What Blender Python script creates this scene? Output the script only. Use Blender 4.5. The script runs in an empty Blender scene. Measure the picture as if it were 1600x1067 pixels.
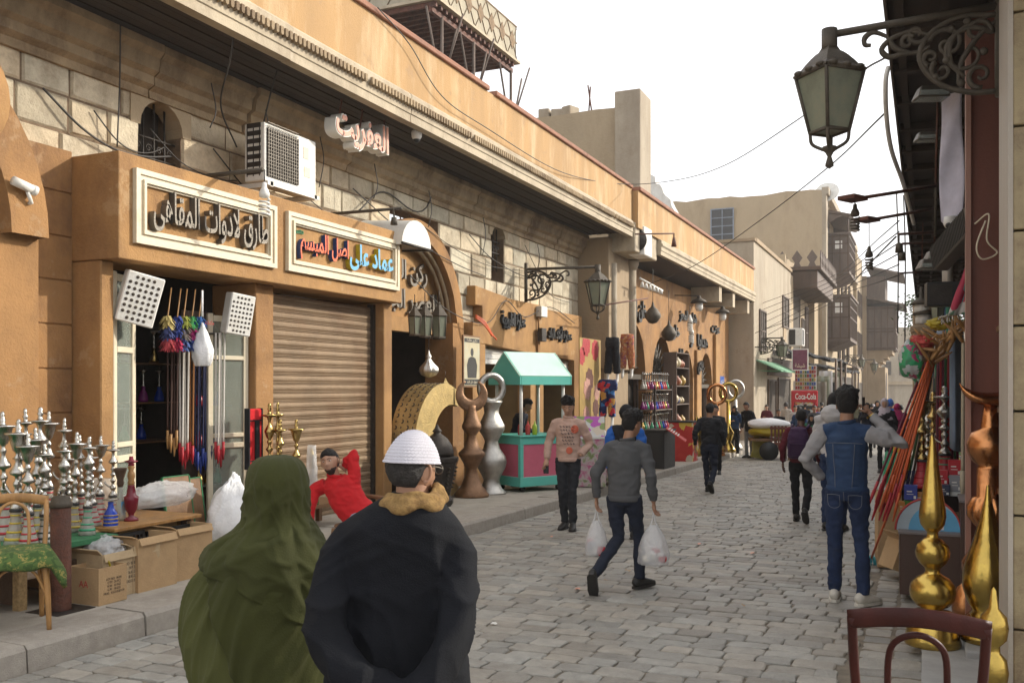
import bpy,math,random
from mathutils import Vector,Matrix,noise as NZ
rnd=random.Random(7)
C=bpy.context.scene
COL=C.collection
# camera
TH=math.radians(24.0)
F,CX,HY,HC=1450.0,800.0,605.0,1.62
FW=Vector((-math.sin(TH),math.cos(TH),0));RT=Vector((math.cos(TH),math.sin(TH),0))
cam=bpy.data.cameras.new('Camera');camo=bpy.data.objects.new('Camera',cam);COL.objects.link(camo)
camo.location=(0,0,HC);camo.rotation_euler=(math.pi/2,0,TH)
cam.sensor_width=36;cam.lens=F/1600*36;cam.shift_y=(HY-533.5)/1600
cam.clip_end=600;cam.clip_start=0.05
C.camera=camo
# world + sun
SUN_EL,SUN_AZ=math.radians(25),math.radians(40)
W=bpy.data.worlds.new('World');C.world=W;W.use_nodes=True
nt=W.node_tree;nt.nodes.clear()
sky=nt.nodes.new('ShaderNodeTexSky');sky.sky_type='NISHITA';sky.sun_disc=False
sky.sun_elevation=SUN_EL;sky.sun_rotation=math.pi/2-SUN_AZ
sky.dust_density=6;sky.air_density=1.6;sky.ozone_density=1.0
hsv=nt.nodes.new('ShaderNodeHueSaturation');hsv.inputs['Saturation'].default_value=0.22
mx=nt.nodes.new('ShaderNodeMix');mx.data_type='RGBA';mx.inputs[0].default_value=0.6
mx.inputs[7].default_value=(8.2,8.25,8.5,1)
bg=nt.nodes.new('ShaderNodeBackground');bg.inputs['Strength'].default_value=0.20
out=nt.nodes.new('ShaderNodeOutputWorld')
nt.links.new(sky.outputs[0],hsv.inputs['Color']);nt.links.new(hsv.outputs[0],mx.inputs[6])
nt.links.new(mx.outputs[2],bg.inputs['Color']);nt.links.new(bg.outputs[0],out.inputs['Surface'])
sl=bpy.data.lights.new('Sun','SUN');sl.energy=3.8;sl.angle=math.radians(1.2);sl.color=(1,.93,.80)
so=bpy.data.objects.new('Sun',sl);COL.objects.link(so)
sd=Vector((math.cos(SUN_EL)*math.cos(SUN_AZ),math.cos(SUN_EL)*math.sin(SUN_AZ),math.sin(SUN_EL)))
so.rotation_euler=sd.to_track_quat('Z','Y').to_euler();so.location=(10,10,30)
vs=C.view_settings;vs.view_transform='Standard';vs.look='None';vs.exposure=0.14;vs.gamma=1;vs.use_curve_mapping=False
C.cycles.use_denoising=True
C.cycles.max_bounces=8;C.cycles.transparent_max_bounces=16;C.cycles.sample_clamp_indirect=6
# picture geometry -> place
def ray(px,py):return FW+RT*((px-CX)/F)+Vector((0,0,(HY-py)/F))
def at(px,py,Y):return Vector((0,0,HC))+ray(px,py)*Y
def on_x(px,py,x):
 r=ray(px,py);return Vector((0,0,HC))+r*(x/r.x)
def on_y(px,py,y):
 r=ray(px,py);return Vector((0,0,HC))+r*(y/r.y)
def gz(x,y):return-0.018*(FW.x*x+FW.y*y)
def on_g(px,py,h=0.0):
 Y=(HC-h)/((py-HY)/F-0.018);return Vector((0,0,HC))+ray(px,py)*Y
def kx(y):
 return-(4.86+.03*min(y,10)+.0115*max(0,y-10))
PH=0.15
# materials
def mat(name,col,rough=.65,metal=0.,var=.18,sc=5.,bump=.15,bsc=60.,col2=None,streak=1.,spec=.5,trans=0.,alpha=1.,ior=1.45,stain=None,stain_sc=1.2,stain_amt=.5,coat=0,attr=None,sheen=0,chip=None):
 m=bpy.data.materials.new(name);m.use_nodes=True
 n=m.node_tree;b=n.nodes['Principled BSDF'];L=n.links.new
 tc=n.nodes.new('ShaderNodeTexCoord');mp=n.nodes.new('ShaderNodeMapping')
 mp.inputs['Scale'].default_value=(1,1,streak);L(tc.outputs['Object'],mp.inputs[0])
 nz=n.nodes.new('ShaderNodeTexNoise');nz.inputs['Scale'].default_value=sc;nz.inputs['Detail'].default_value=6;nz.inputs['Roughness'].default_value=.65
 L(mp.outputs[0],nz.inputs['Vector'])
 cr=n.nodes.new('ShaderNodeValToRGB');e=cr.color_ramp.elements
 e[0].position,e[1].position=.3,.7
 c1=[min(1,max(0,c*(1-var)))for c in col];c2=col2 or[min(1,c*(1+var))for c in col]
 e[0].color=(*c1,1);e[1].color=(*c2[:3],1);L(nz.outputs[0],cr.inputs[0])
 src=cr.outputs[0]
 if stain:
  n2=n.nodes.new('ShaderNodeTexNoise');n2 .inputs['Scale'].default_value=stain_sc;n2 .inputs['Detail'].default_value=8;n2 .inputs['Roughness'].default_value=.7
  L(mp.outputs[0],n2 .inputs['Vector']);r2=n.nodes.new('ShaderNodeValToRGB');r2 .color_ramp.elements[0].position=.48;r2 .color_ramp.elements[1].position=.68
  r2 .color_ramp.elements[1].color=(stain_amt,)*3+(1,)
  L(n2 .outputs[0],r2 .inputs[0]);mm=n.nodes.new('ShaderNodeMix');mm.data_type='RGBA'
  L(r2 .outputs[0],mm.inputs[0]);L(src,mm.inputs[6]);mm.inputs[7].default_value=(*stain,1);src=mm.outputs[2]
 if chip:
  n4=n.nodes.new('ShaderNodeTexNoise');n4 .inputs['Scale'].default_value=3.1;n4 .inputs['Detail'].default_value=9;n4 .inputs['Roughness'].default_value=.62;L(tc.outputs['Object'],n4 .inputs['Vector'])
  r4=n.nodes.new('ShaderNodeValToRGB');r4 .color_ramp.elements[0].position=.60;r4 .color_ramp.elements[1].position=.66;r4 .color_ramp.elements[1].color=(.6,.6,.6,1);L(n4 .outputs[0],r4 .inputs[0])
  mm=n.nodes.new('ShaderNodeMix');mm.data_type='RGBA';L(r4 .outputs[0],mm.inputs[0]);L(src,mm.inputs[6]);mm.inputs[7].default_value=(*chip,1);src=mm.outputs[2]
 if attr:
  at_=n.nodes.new('ShaderNodeAttribute');at_.attribute_name=attr
  mm=n.nodes.new('ShaderNodeMix');mm.data_type='RGBA';mm.blend_type='MULTIPLY';mm.inputs[0].default_value=1
  L(src,mm.inputs[6]);L(at_.outputs['Color'],mm.inputs[7]);src=mm.outputs[2]
 L(src,b.inputs['Base Color'])
 b.inputs['Roughness'].default_value=rough;b.inputs['Metallic'].default_value=metal
 b.inputs['Specular IOR Level'].default_value=spec;b.inputs['IOR'].default_value=ior
 b.inputs['Transmission Weight'].default_value=trans;b.inputs['Alpha'].default_value=alpha;b.inputs['Coat Weight'].default_value=coat
 b.inputs['Sheen Weight'].default_value=sheen
 if bump:
  n3=n.nodes.new('ShaderNodeTexNoise');n3 .inputs['Scale'].default_value=bsc;n3 .inputs['Detail'].default_value=5;n3 .inputs['Roughness'].default_value=.7
  L(tc.outputs['Object'],n3 .inputs['Vector']);bp=n.nodes.new('ShaderNodeBump');bp.inputs['Strength'].default_value=min(1,bump*2);bp.inputs['Distance'].default_value=.02
  L(n3 .outputs[0],bp.inputs['Height']);L(bp.outputs[0],b.inputs['Normal'])
  mr=n.nodes.new('ShaderNodeMapRange');mr.inputs[3].default_value=max(.03,rough-.1);mr.inputs[4].default_value=min(1,rough+.12)
  L(nz.outputs[0],mr.inputs[0]);L(mr.outputs[0],b.inputs['Roughness'])
 return m
def fabric(name,pairs,sc=8.,rough=.85,voro=True,step=True):
 """printed cloth or print: cells coloured from a ramp"""
 m=bpy.data.materials.new(name);m.use_nodes=True;n=m.node_tree;b=n.nodes['Principled BSDF'];L=n.links.new
 tc=n.nodes.new('ShaderNodeTexCoord');v=n.nodes.new('ShaderNodeTexVoronoi' if voro else 'ShaderNodeTexNoise');v.inputs['Scale'].default_value=sc
 nz=n.nodes.new('ShaderNodeTexNoise');nz.inputs['Scale'].default_value=sc*.8
 mx_=n.nodes.new('ShaderNodeMix');mx_.data_type='VECTOR';mx_.inputs[0].default_value=.12
 L(tc.outputs['Object'],nz.inputs['Vector']);L(tc.outputs['Object'],mx_.inputs[4]);L(nz.outputs['Color'],mx_.inputs[5]);L(mx_.outputs[1],v.inputs['Vector'])
 cr=n.nodes.new('ShaderNodeValToRGB');cr.color_ramp.interpolation='CONSTANT' if step else 'LINEAR'
 el=cr.color_ramp.elements
 while len(el)<len(pairs):el.new(.5)
 for e,(p,c)in zip(el,pairs):e.position=p;e.color=(*c,1)
 if voro:
  sp=n.nodes.new('ShaderNodeSeparateColor');L(v.outputs['Color'],sp.inputs[0]);L(sp.outputs[0],cr.inputs[0])
 else:L(v.outputs[0],cr.inputs[0])
 L(cr.outputs[0],b.inputs['Base Color']);b.inputs['Roughness'].default_value=rough
 return m
def glass(name,col,alpha=.35,rough=.08):
 return mat(name,col,rough,0,.1,6,.05,30,alpha=alpha,spec=.8)
K={}
K['plaster']=mat('orange_plaster',(.375,.208,.080),.85,0,.17,2.2,.3,35,stain=(.22,.115,.05),stain_sc=1.3,streak=.6,stain_amt=.85,chip=(.44,.29,.15))
K['plaster2']=mat('ochre_and_shade_plaster',(.33,.175,.068),.85,0,.18,2.0,.3,35,stain=(.17,.09,.045),stain_sc=1.3,streak=.7,stain_amt=.85,chip=(.38,.25,.14))
K['parapet']=mat('parapet_plaster',(.42,.255,.112),.85,0,.14,1.5,.2,40,stain=(.58,.43,.26),stain_sc=2.6,streak=.18,stain_amt=.8,chip=(.34,.22,.12))
K['coping']=mat('terracotta_coping',(.28,.13,.08),.8,0,.2,4,.2,30)
K['stone']=mat('limestone',(.58,.495,.36),.9,0,.2,3.5,.55,28,stain=(.24,.165,.10),stain_sc=2.2,stain_amt=.65,attr='tint')
K['mortar']=mat('brown_mortar',(.20,.14,.09),.95,0,.3,8,.4,60)
K['stonedk']=mat('weathered_cornice',(.33,.245,.15),.9,0,.3,3,.4,25,stain=(.12,.075,.045),stain_sc=1.6,streak=.6,stain_amt=.8)
K['cream']=mat('cream_fascia',(.44,.365,.26),.8,0,.14,2,.2,40,stain=(.26,.2,.135),stain_sc=1.8,streak=.5,stain_amt=.75,chip=(.50,.43,.32))
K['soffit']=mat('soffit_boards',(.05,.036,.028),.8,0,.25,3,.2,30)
K['void']=mat('interior_shade',(.06,.047,.035),.9,0,.3,3,.1)  # near-black colour stands in for the shade inside rooms and openings
K['tan']=mat('tan_render',(.405,.315,.205),.9,0,.16,.5,.4,8,stain=(.25,.185,.115),stain_sc=.5,streak=.4,stain_amt=.8,chip=(.36,.28,.19))
K['tan2']=mat('pale_render',(.375,.315,.235),.9,0,.15,.7,.3,12,stain=(.24,.185,.13),stain_sc=.6,streak=.4,stain_amt=.75,chip=(.29,.23,.16))
K['tan3']=mat('brown_render',(.35,.26,.165),.9,0,.18,.8,.3,12,stain=(.22,.16,.1),stain_sc=.7,streak=.4,stain_amt=.6)
K['wood']=mat('dark_wood',(.085,.05,.03),.6,0,.35,4,.25,30,streak=.2)
K['woodg']=mat('weathered_wood',(.13,.095,.075),.75,0,.25,3,.25,25,streak=.25)
K['woodm']=mat('brown_wood',(.19,.10,.045),.5,0,.3,5,.2,40,streak=.2)
K['bent']=mat('honey_bentwood',(.36,.19,.065),.42,0,.35,12,.15,60,streak=.3)
K['rust']=mat('rusty_paint',(.13,.05,.03),.65,.1,.4,8,.4,60,stain=(.06,.035,.03),stain_sc=5,stain_amt=.8)
K['redwood']=mat('oxblood_panel',(.14,.045,.028),.6,0,.18,3,.15,40,streak=.2)
K['iron']=mat('dark_iron',(.05,.042,.036),.5,.5,.3,10,.2,60)
K['dusty']=mat('dusty_bronze_paint',(.075,.06,.043),.6,.2,.3,9,.2,50,stain=(.14,.115,.085),stain_sc=6,stain_amt=.55)
K['steel']=mat('letter_metal',(.16,.14,.115),.45,.6,.2,6,.15,50)
K['white']=mat('white_paint',(.72,.70,.65),.55,0,.08,4,.1,40,stain=(.5,.45,.37),stain_sc=3,stain_amt=.5)
K['frame']=mat('cream_frame_paint',(.66,.58,.43),.55,0,.12,5,.1,40,stain=(.42,.33,.22),stain_sc=5,stain_amt=.6)
K['chrome']=mat('chrome',(.46,.44,.40),.14,1,.12,12,.12,90)
K['silver']=mat('brushed_silver',(.52,.50,.46),.32,.95,.2,10,.25,60)
K['brass']=mat('brass',(.45,.32,.12),.2,1,.2,8,.1,40)
K['gold']=mat('polished_brass',(.50,.345,.085),.17,1,.22,5,.10,16,stain=(.33,.21,.06),stain_sc=4,stain_amt=.5)
K['oldgold']=mat('dull_gilt',(.46,.34,.15),.45,.75,.25,6,.3,40)
K['copper']=mat('hammered_copper',(.52,.225,.085),.2,1,.3,6,.10,22,stain=(.28,.11,.05),stain_sc=5,stain_amt=.5)
K['oldcopper']=mat('aged_copper',(.25,.145,.085),.45,.75,.35,6,.25,40)
K['black']=mat('black_plastic',(.02,.02,.02),.45,0,.2,6,.1)
K['card']=mat('cardboard',(.44,.29,.15),.85,0,.1,5,.12,60,stain=(.32,.2,.1),stain_sc=4,stain_amt=.5)
K['card2']=mat('pale_cardboard',(.46,.34,.20),.85,0,.1,5,.12,60,stain=(.33,.23,.13),stain_sc=4,stain_amt=.5)
K['ink']=mat('box_print',(.10,.07,.05),.8,0,.2,5,0)
K['redink']=mat('red_print',(.45,.06,.05),.8,0,.2,5,0)
K['green']=mat('green_felt',(.04,.16,.07),.9,0,.3,10,.2)
K['kerb']=mat('kerb_granite',(.37,.33,.28),.8,0,.15,14,.3,120,stain=(.25,.215,.17),stain_sc=2.5,stain_amt=.6)
K['slab']=mat('pavement_slab',(.40,.36,.30),.85,0,.12,6,.25,90,stain=(.28,.24,.19),stain_sc=1.8,stain_amt=.6)
K['slab2']=mat('grey_slab',(.33,.325,.31),.8,0,.15,5,.2,80,stain=(.22,.21,.2),stain_sc=2,stain_amt=.5)
K['sett']=mat('basalt_sett',(.335,.315,.275),.47,0,.2,9,.4,38,stain=(.27,.245,.21),stain_sc=3.2,stain_amt=.65,attr='tint',spec=.5)
K['dirt']=mat('joint_dirt',(.22,.185,.14),.95,0,.3,8,.5,50)
K['plastic']=mat('clear_plastic_bag',(.80,.80,.80),.25,0,.08,8,.5,18,alpha=.46,spec=.6)
K['whitebag']=mat('white_plastic_bag',(.86,.86,.86),.35,0,.05,8,.35,25)
K['glassc']=glass('clear_glass',(.55,.60,.55),.34)
K['pane']=glass('shop_glass',(.38,.42,.36),.32)
K['lampglass']=mat('dusty_lamp_glass',(.19,.205,.15),.35,0,.3,4,.1,30,stain=(.2,.17,.11),stain_sc=4,stain_amt=.7)
K['mirror']=mat('dark_window',(.03,.03,.03),.12,0,.2,2,.05)
K['cable']=mat('cable',(.045,.04,.036),.6,0,.2,5,0)
K['teal']=mat('mint_paint',(.12,.50,.41),.45,0,.06,4,.05,stain=(.16,.46,.38),stain_sc=3,stain_amt=.4)
K['tealp']=mat('pale_mint_paint',(.52,.74,.62),.5,0,.06,4,.05)
K['pink']=mat('rose_panel',(.56,.13,.19),.5,0,.08,4,.05)
# mesh builder
LOC={}
class MB:
 def __init__(s):s.v,s.f,s.m,s.s,s.t=[],[],[],[],[]
 def add(s,vs,fs,mi=0,sm=False,tint=1.):
  o=len(s.v);s.v+=[tuple(v)for v in vs]
  for f in fs:s.f.append(tuple(i+o for i in f));s.m.append(mi);s.s.append(sm);s.t.append(tint)
  return s
 def box(s,x0,x1,y0,y1,z0,z1,mi=0,M=None,tint=1.):
  vs=[Vector((x,y,z))for z in(z0,z1)for y in(y0,y1)for x in(x0,x1)]
  if M is not None:vs=[M@v for v in vs]
  return s.add(vs,[(0,2,3,1),(4,5,7,6),(0,1,5,4),(2,6,7,3),(0,4,6,2),(1,3,7,5)],mi,False,tint)
 def tube(s,pts,r,n=8,mi=0,sm=True,closed=False,asp=None):
  pts=[Vector(p)for p in pts];k=len(pts)
  rs=r if isinstance(r,(list,tuple))else[r]*k
  vs,prev=[],None
  for i,p in enumerate(pts):
   a=pts[(i-1)%k]if(closed or i>0)else p;b=pts[(i+1)%k]if(closed or i<k-1)else p
   d=(b-a)
   if d.length<1e-9:d=Vector((0,0,1))
   d.normalize()
   if prev is None:
    up=Vector((0,0,1))if abs(d.z)<.9 else Vector((0,1,0))
    u=up.cross(d).normalized()
   else:
    u=prev-d*prev.dot(d)
    u=u.normalized()if u.length>1e-6 else prev
   prev=u;w=d.cross(u)
   ax,ay=(rs[i],rs[i])if not isinstance(rs[i],(tuple,list))else rs[i]
   for j in range(n):
    a_=2*math.pi*j/n;vs.append(p+u*math.cos(a_)*ax+w*math.sin(a_)*ay)
  fs=[]
  for i in range(k if closed else k-1):
   for j in range(n):
    a_,b_=i*n+j,i*n+(j+1)%n;c_,d_=((i+1)%k)*n+(j+1)%n,((i+1)%k)*n+j
    fs.append((a_,b_,c_,d_))
  if not closed:fs+=[tuple(range(n-1,-1,-1)),tuple(range((k-1)*n,k*n))]
  return s.add(vs,fs,mi,sm)
 def lathe(s,prof,c=(0,0,0),n=18,mi=0,sm=True,flute=0,fd=.0,M=None,frange=None):
  vs,k=[],len(prof)
  for i,(r,z)in enumerate(prof):
   for j in range(n):
    a=2*math.pi*j/n;rr=r
    if flute and(frange is None or frange[0]<=z<=frange[1]):rr=r*(1-fd+fd*abs(math.sin(a*flute/2)))
    p=Vector((rr*math.cos(a),rr*math.sin(a),z))
    vs.append((M@p if M is not None else p)+Vector(c))
  fs=[(i*n+j,i*n+(j+1)%n,(i+1)*n+(j+1)%n,(i+1)*n+j)for i in range(k-1)for j in range(n)]
  if prof[0][0]>1e-4:fs.append(tuple(range(n-1,-1,-1)))
  if prof[-1][0]>1e-4:fs.append(tuple(range((k-1)*n,k*n)))
  return s.add(vs,fs,mi,sm)
 def ell(s,c,r,n=12,k=8,mi=0,M=None):
  prof=[(max(1e-5,math.sin(math.pi*i/k)),-math.cos(math.pi*i/k))for i in range(k+1)]
  S=Matrix.Diagonal((*r,1));M2=S if M is None else M@S
  return s.lathe(prof,c,n,mi,True,M=M2)
 def prism(s,poly,fn,d0,d1,mi=0):
  """poly 2-D points (counter-clockwise), fn(u,v,d)->xyz, closed prism between d0 and d1"""
  n=len(poly);vs=[fn(u,v,d0)for u,v in poly]+[fn(u,v,d1)for u,v in poly]
  fs=[tuple(range(n-1,-1,-1)),tuple(range(n,2*n))]+[(i,(i+1)%n,n+(i+1)%n,n+i)for i in range(n)]
  return s.add(vs,fs,mi)
 def strip(s,A,B,mi=0,sm=False):
  n=len(A);return s.add(list(A)+list(B),[(i,i+1,n+i+1,n+i)for i in range(n-1)],mi,sm)
 def grid(s,fn,nu,nv,mi=0,sm=True,wrap=False):
  vs=[fn(i/(nu if wrap else nu-1),j/(nv-1))for j in range(nv)for i in range(nu)]
  fs=[(j*nu+i,j*nu+(i+1)%nu,(j+1)*nu+(i+1)%nu,(j+1)*nu+i)for j in range(nv-1)for i in range(nu if wrap else nu-1)]
  return s.add(vs,fs,mi,sm)
 def mesh(s,name):
  me=bpy.data.meshes.new(name);me.from_pydata(s.v,[],s.f)
  me.polygons.foreach_set('material_index',s.m);me.polygons.foreach_set('use_smooth',s.s)
  if any(t!=1. for t in s.t):
   a=me.color_attributes.new('tint','FLOAT_COLOR','CORNER');buf=[]
   for f,t in zip(s.f,s.t):
    tc=t if isinstance(t,tuple)else(t,t,t)
    buf+=[*tc,1.]*len(f)
   a.data.foreach_set('color',buf)
  return me
 def build(s,name,mats,parent=None,loc=None,rot=0.,world=False,bev=0,seg=1):
  if not isinstance(mats,(list,tuple)):mats=[mats]
  if world:
   q=parent
   while q is not None and q.parent is not None:q=q.parent
   l,r=LOC[q.name]if q is not None else(Vector(loc),rot)
   R=Matrix.Rotation(-r,4,'Z');s.v=[tuple(R@(Vector(v)-l))for v in s.v]
  me=s.mesh(name)
  for m in mats:me.materials.append(K[m]if isinstance(m,str)else m)
  o=bpy.data.objects.new(name,me);COL.objects.link(o)
  if parent is not None:o.parent=parent
  if loc is not None and parent is None:o.location=loc;o.rotation_euler=(0,0,rot);LOC[o.name]=(Vector(loc),rot)
  if bev:
   b=o.modifiers.new('Bevel','BEVEL');b.width=bev;b.segments=seg;b.limit_method='ANGLE';b.angle_limit=math.radians(40)
  return o
def tag(o,label,cat=None,group=None,kind=None):
 if label:o['label']=label
 if cat:o['category']=cat
 if group:o['group']=group
 if kind:o['kind']=kind
 return o
def T(name,label,cat,loc,rot=0.,group=None):
 o=bpy.data.objects.new(name,None);COL.objects.link(o);o.empty_display_size=.1
 o.location=loc;o.rotation_euler=(0,0,rot);LOC[o.name]=(Vector(loc),rot)
 return tag(o,label,cat,group)
def clone(o,loc,rot=0.,label=None,group=None,scale=None,parent=None):
 c=o.copy();COL.objects.link(c)
 if parent is not None:c.parent=parent
 else:
  c.location=loc;c.rotation_euler=(0,0,rot)
  if label:c['label']=label
  if group:c['group']=group
  if scale:c.scale=(scale,)*3 if not isinstance(scale,tuple)else scale
  LOC[c.name]=(Vector(loc),rot)
 for ch in list(o.children):clone(ch,None,parent=c)
 return c
def RZ(a):return Matrix.Rotation(a,4,'Z')
def TR(x,y,z):return Matrix.Translation((x,y,z))
def bez(pts,n=8):
 """Catmull-Rom through pts"""
 P=[Vector(p)for p in pts];P=[P[0]*2-P[1]]+P+[P[-1]*2-P[-2]];o=[]
 for i in range(1,len(P)-2):
  for k in range(n):
   t=k/n;a,b,c,d=P[i-1:i+3]
   o.append(.5*((2*b)+(c-a)*t+(2*a-5*b+4*c-d)*t*t+(3*b-a-3*c+d)*t**3))
 return o+[P[-2]]
# Arabic lettering (joined forms from the built-in font)
AR={'ا':(0xFE8D,0xFE8E),'أ':(0xFE83,0xFE84),'ب':(0xFE8F,0xFE90,0xFE91,0xFE92),'ة':(0xFE93,0xFE94),'ت':(0xFE95,0xFE96,0xFE97,0xFE98),'ج':(0xFE9D,0xFE9E,0xFE9F,0xFEA0),'ح':(0xFEA1,0xFEA2,0xFEA3,0xFEA4),'خ':(0xFEA5,0xFEA6,0xFEA7,0xFEA8),'د':(0xFEA9,0xFEAA),'ر':(0xFEAD,0xFEAE),'ز':(0xFEAF,0xFEB0),'س':(0xFEB1,0xFEB2,0xFEB3,0xFEB4),'ش':(0xFEB5,0xFEB6,0xFEB7,0xFEB8),'ص':(0xFEB9,0xFEBA,0xFEBB,0xFEBC),'ط':(0xFEC1,0xFEC2,0xFEC3,0xFEC4),'ع':(0xFEC9,0xFECA,0xFECB,0xFECC),'غ':(0xFECD,0xFECE,0xFECF,0xFED0),'ف':(0xFED1,0xFED2,0xFED3,0xFED4),'ق':(0xFED5,0xFED6,0xFED7,0xFED8),'ك':(0xFED9,0xFEDA,0xFEDB,0xFEDC),'ل':(0xFEDD,0xFEDE,0xFEDF,0xFEE0),'م':(0xFEE1,0xFEE2,0xFEE3,0xFEE4),'ن':(0xFEE5,0xFEE6,0xFEE7,0xFEE8),'ه':(0xFEE9,0xFEEA,0xFEEB,0xFEEC),'و':(0xFEED,0xFEEE),'ى':(0xFEEF,0xFEF0),'ي':(0xFEF1,0xFEF2,0xFEF3,0xFEF4)}
def shape(s):
 o,i=[],0
 while i<len(s):
  c=s[i]
  if c not in AR:o.append(c);i+=1;continue
  join_r=i>0 and s[i-1]in AR and len(AR[s[i-1]])==4
  if c=='ل' and i+1<len(s)and s[i+1]in 'اأ':
   base=0xFEFB if s[i+1]=='ا' else 0xFEF7
   o.append(chr(base+(1 if join_r else 0)));i+=2;continue
  nxt=i+1<len(s)and s[i+1]in AR;f=AR[c]
  if len(f)==4:k=(3 if nxt else 1)if join_r else(2 if nxt else 0)
  else:k=1 if join_r else 0
  o.append(chr(f[k]));i+=1
 return ''.join(reversed(o))
def text_mesh(s,width,height,depth,bold=0.,arabic=True):
 """lettering centred on the origin in the x-y plane, front at z = depth"""
 c=bpy.data.curves.new('lettering','FONT');c.body=shape(s)if arabic else s;c.align_x='CENTER';c.extrude=.5;c.offset=bold;c.resolution_u=3
 o=bpy.data.objects.new('lettering',c);COL.objects.link(o)
 me=bpy.data.meshes.new_from_object(o.evaluated_get(bpy.context.evaluated_depsgraph_get()))
 bpy.data.objects.remove(o);bpy.data.curves.remove(c)
 xs=[v.co.x for v in me.vertices];ys=[v.co.y for v in me.vertices]
 x0,x1,y0,y1=min(xs),max(xs),min(ys),max(ys);h=height if height else width*(y1-y0)/(x1-x0)
 for v in me.vertices:v.co=((v.co.x-(x0+x1)/2)*width/(x1-x0),(v.co.y-(y0+y1)/2)*h/(y1-y0),(v.co.z+.5)*depth)
 return me
def letters(name,s,width,height,depth,m,M,parent=None,bold=.01,arabic=True,side=None,loc=None):
 """M places the lettering: columns = right, up, out"""
 me=text_mesh(s,width,height,depth,bold,arabic)
 base=M
 if parent is not None:
  q=parent
  while q.parent is not None:q=q.parent
  l,r=LOC[q.name];base=RZ(-r)@Matrix.Translation(-l)@M
 elif loc is not None:base=Matrix.Translation(-Vector(loc))@M
 me.transform(base);me.materials.clear();me.materials.append(K[m]if isinstance(m,str)else m)
 if side:
  me.materials.append(K[side]if isinstance(side,str)else side);nrm=(M.to_3x3()@Vector((0,0,1)))
  for p in me.polygons:p.material_index=0 if abs(p.normal.dot(base.to_3x3()@Vector((0,0,1))))>.8 else 1
 o=bpy.data.objects.new(name,me);COL.objects.link(o)
 if parent is not None:o.parent=parent
 elif loc is not None:o.location=loc;LOC[o.name]=(Vector(loc),0)
 return o
def face_px(p):
 return Matrix(((0,0,1,p[0]),(1,0,0,p[1]),(0,1,0,p[2]),(0,0,0,1)))
def face_my(p,a=0.):
 return Matrix.Translation(p)@RZ(a)@Matrix(((1,0,0,0),(0,0,-1,0),(0,1,0,0),(0,0,0,1)))
def poly_arc(cx,cy,r,a0,a1,n):return[(cx+r*math.cos(a0+(a1-a0)*i/n),cy+r*math.sin(a0+(a1-a0)*i/n))for i in range(n+1)]
def arch_pts(y0,y1,zs,h,n=10,pointed=False):
 """outline of an arch head from (y1,zs) over to (y0,zs)"""
 m,r=(y0+y1)/2,(y1-y0)/2;o=[]
 for i in range(n+1):
  a=math.pi*i/n
  if pointed:
   u=math.cos(a);o.append((m+r*u,zs+h*(1-abs(u)**2.1)**.62 if abs(u)<1 else zs))
  else:o.append((m+r*math.cos(a),zs+h*math.sin(a)))
 return o
# GROUND
XR=-0.42
b=MB()
def gq(x0,x1,y0,y1,dz):return[(x,y,gz(x,y)+dz)for x,y in((x0,y0),(x1,y0),(x1,y1),(x0,y1))]
b.add(gq(-90,70,-20,240,-.016),[(0,1,2,3)])
tag(b.build('ground','dirt',loc=(0,0,0)),None,kind='structure')
b=MB();rs=random.Random(3)
def sett(b,x0,x1,y0,y1,rs,dz=0.):
 """one worn stone: uneven corners, a low domed top, sloping sides"""
 j=lambda a:rs.uniform(-a,a)
 c=[(x0+j(.008),y0+j(.007)),(x1+j(.008),y0+j(.007)),(x1+j(.008),y1+j(.007)),(x0+j(.008),y1+j(.007))]
 mxx,myy=sum(p[0]for p in c)/4,sum(p[1]for p in c)/4
 P=[]
 for i in range(4):
  a,q=c[i],c[(i+1)%4]
  P.append((a[0]*.90+q[0]*.10,a[1]*.90+q[1]*.10));P.append((a[0]*.5+q[0]*.5+j(.008),a[1]*.5+q[1]*.5+j(.008)));P.append((a[0]*.10+q[0]*.90,a[1]*.10+q[1]*.90))
 tx,ty,h=j(.022),j(.035),j(.004)+dz
 top=lambda x,y,e:(x,y,gz(x,y)+h+(x-mxx)*tx+(y-myy)*ty-e)
 ins=lambda f:[(mxx+(x-mxx)*f,myy+(y-myy)*f)for x,y in P]
 r0=[(x,y,gz(x,y)-.045)for x,y in P];r1=[top(x,y,.009)for x,y in P];r2=[top(x,y,.0015+rs.uniform(0,.003))for x,y in ins(.93)]
 n=12;vs=r0+r1+r2+[top(mxx,myy,-.001)]
 fs=[(k*n+i,k*n+(i+1)%n,(k+1)*n+(i+1)%n,(k+1)*n+i)for k in range(2)for i in range(n)]+[(2*n+i,2*n+(i+1)%n,3*n)for i in range(n)]
 t=rs.uniform(.74,1.16);w=rs.uniform(-.03,.04)
 b.add(vs,fs,0,False,(t*(1+w),t,t*(1-w)))
y=1.2
while y<46:
 d=rs.uniform(.150,.188);x=kx(y)+.03+rs.uniform(-.2,0);xe=XR+rs.uniform(-.05,.03)
 while x<xe-.12:
  w=rs.uniform(.19,.31);x1=min(x+w,xe)
  if x1-x<.12:break
  sett(b,max(x,kx(y)+.02),x1-.009,y,y+d-.009,rs);x=x1
 y+=d
y=1.2
while y<30:
 d=rs.uniform(.16,.26)
 for i in range(2):sett(b,XR+.03+i*.2,XR+.03+i*.2+.178,y+i*.05,y+i*.05+d-.022,rs,-.008)
 y+=d
b.build('road','sett',loc=(0,0,0));tag(bpy.data.objects['road'],None,kind='structure')
b=MB();b.add([(kx(46),45.9,gz(-5,46)),(0,45.9,gz(0,46)),(1,140,gz(1,140)),(-9,140,gz(-9,140))],[(0,1,2,3)])
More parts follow.
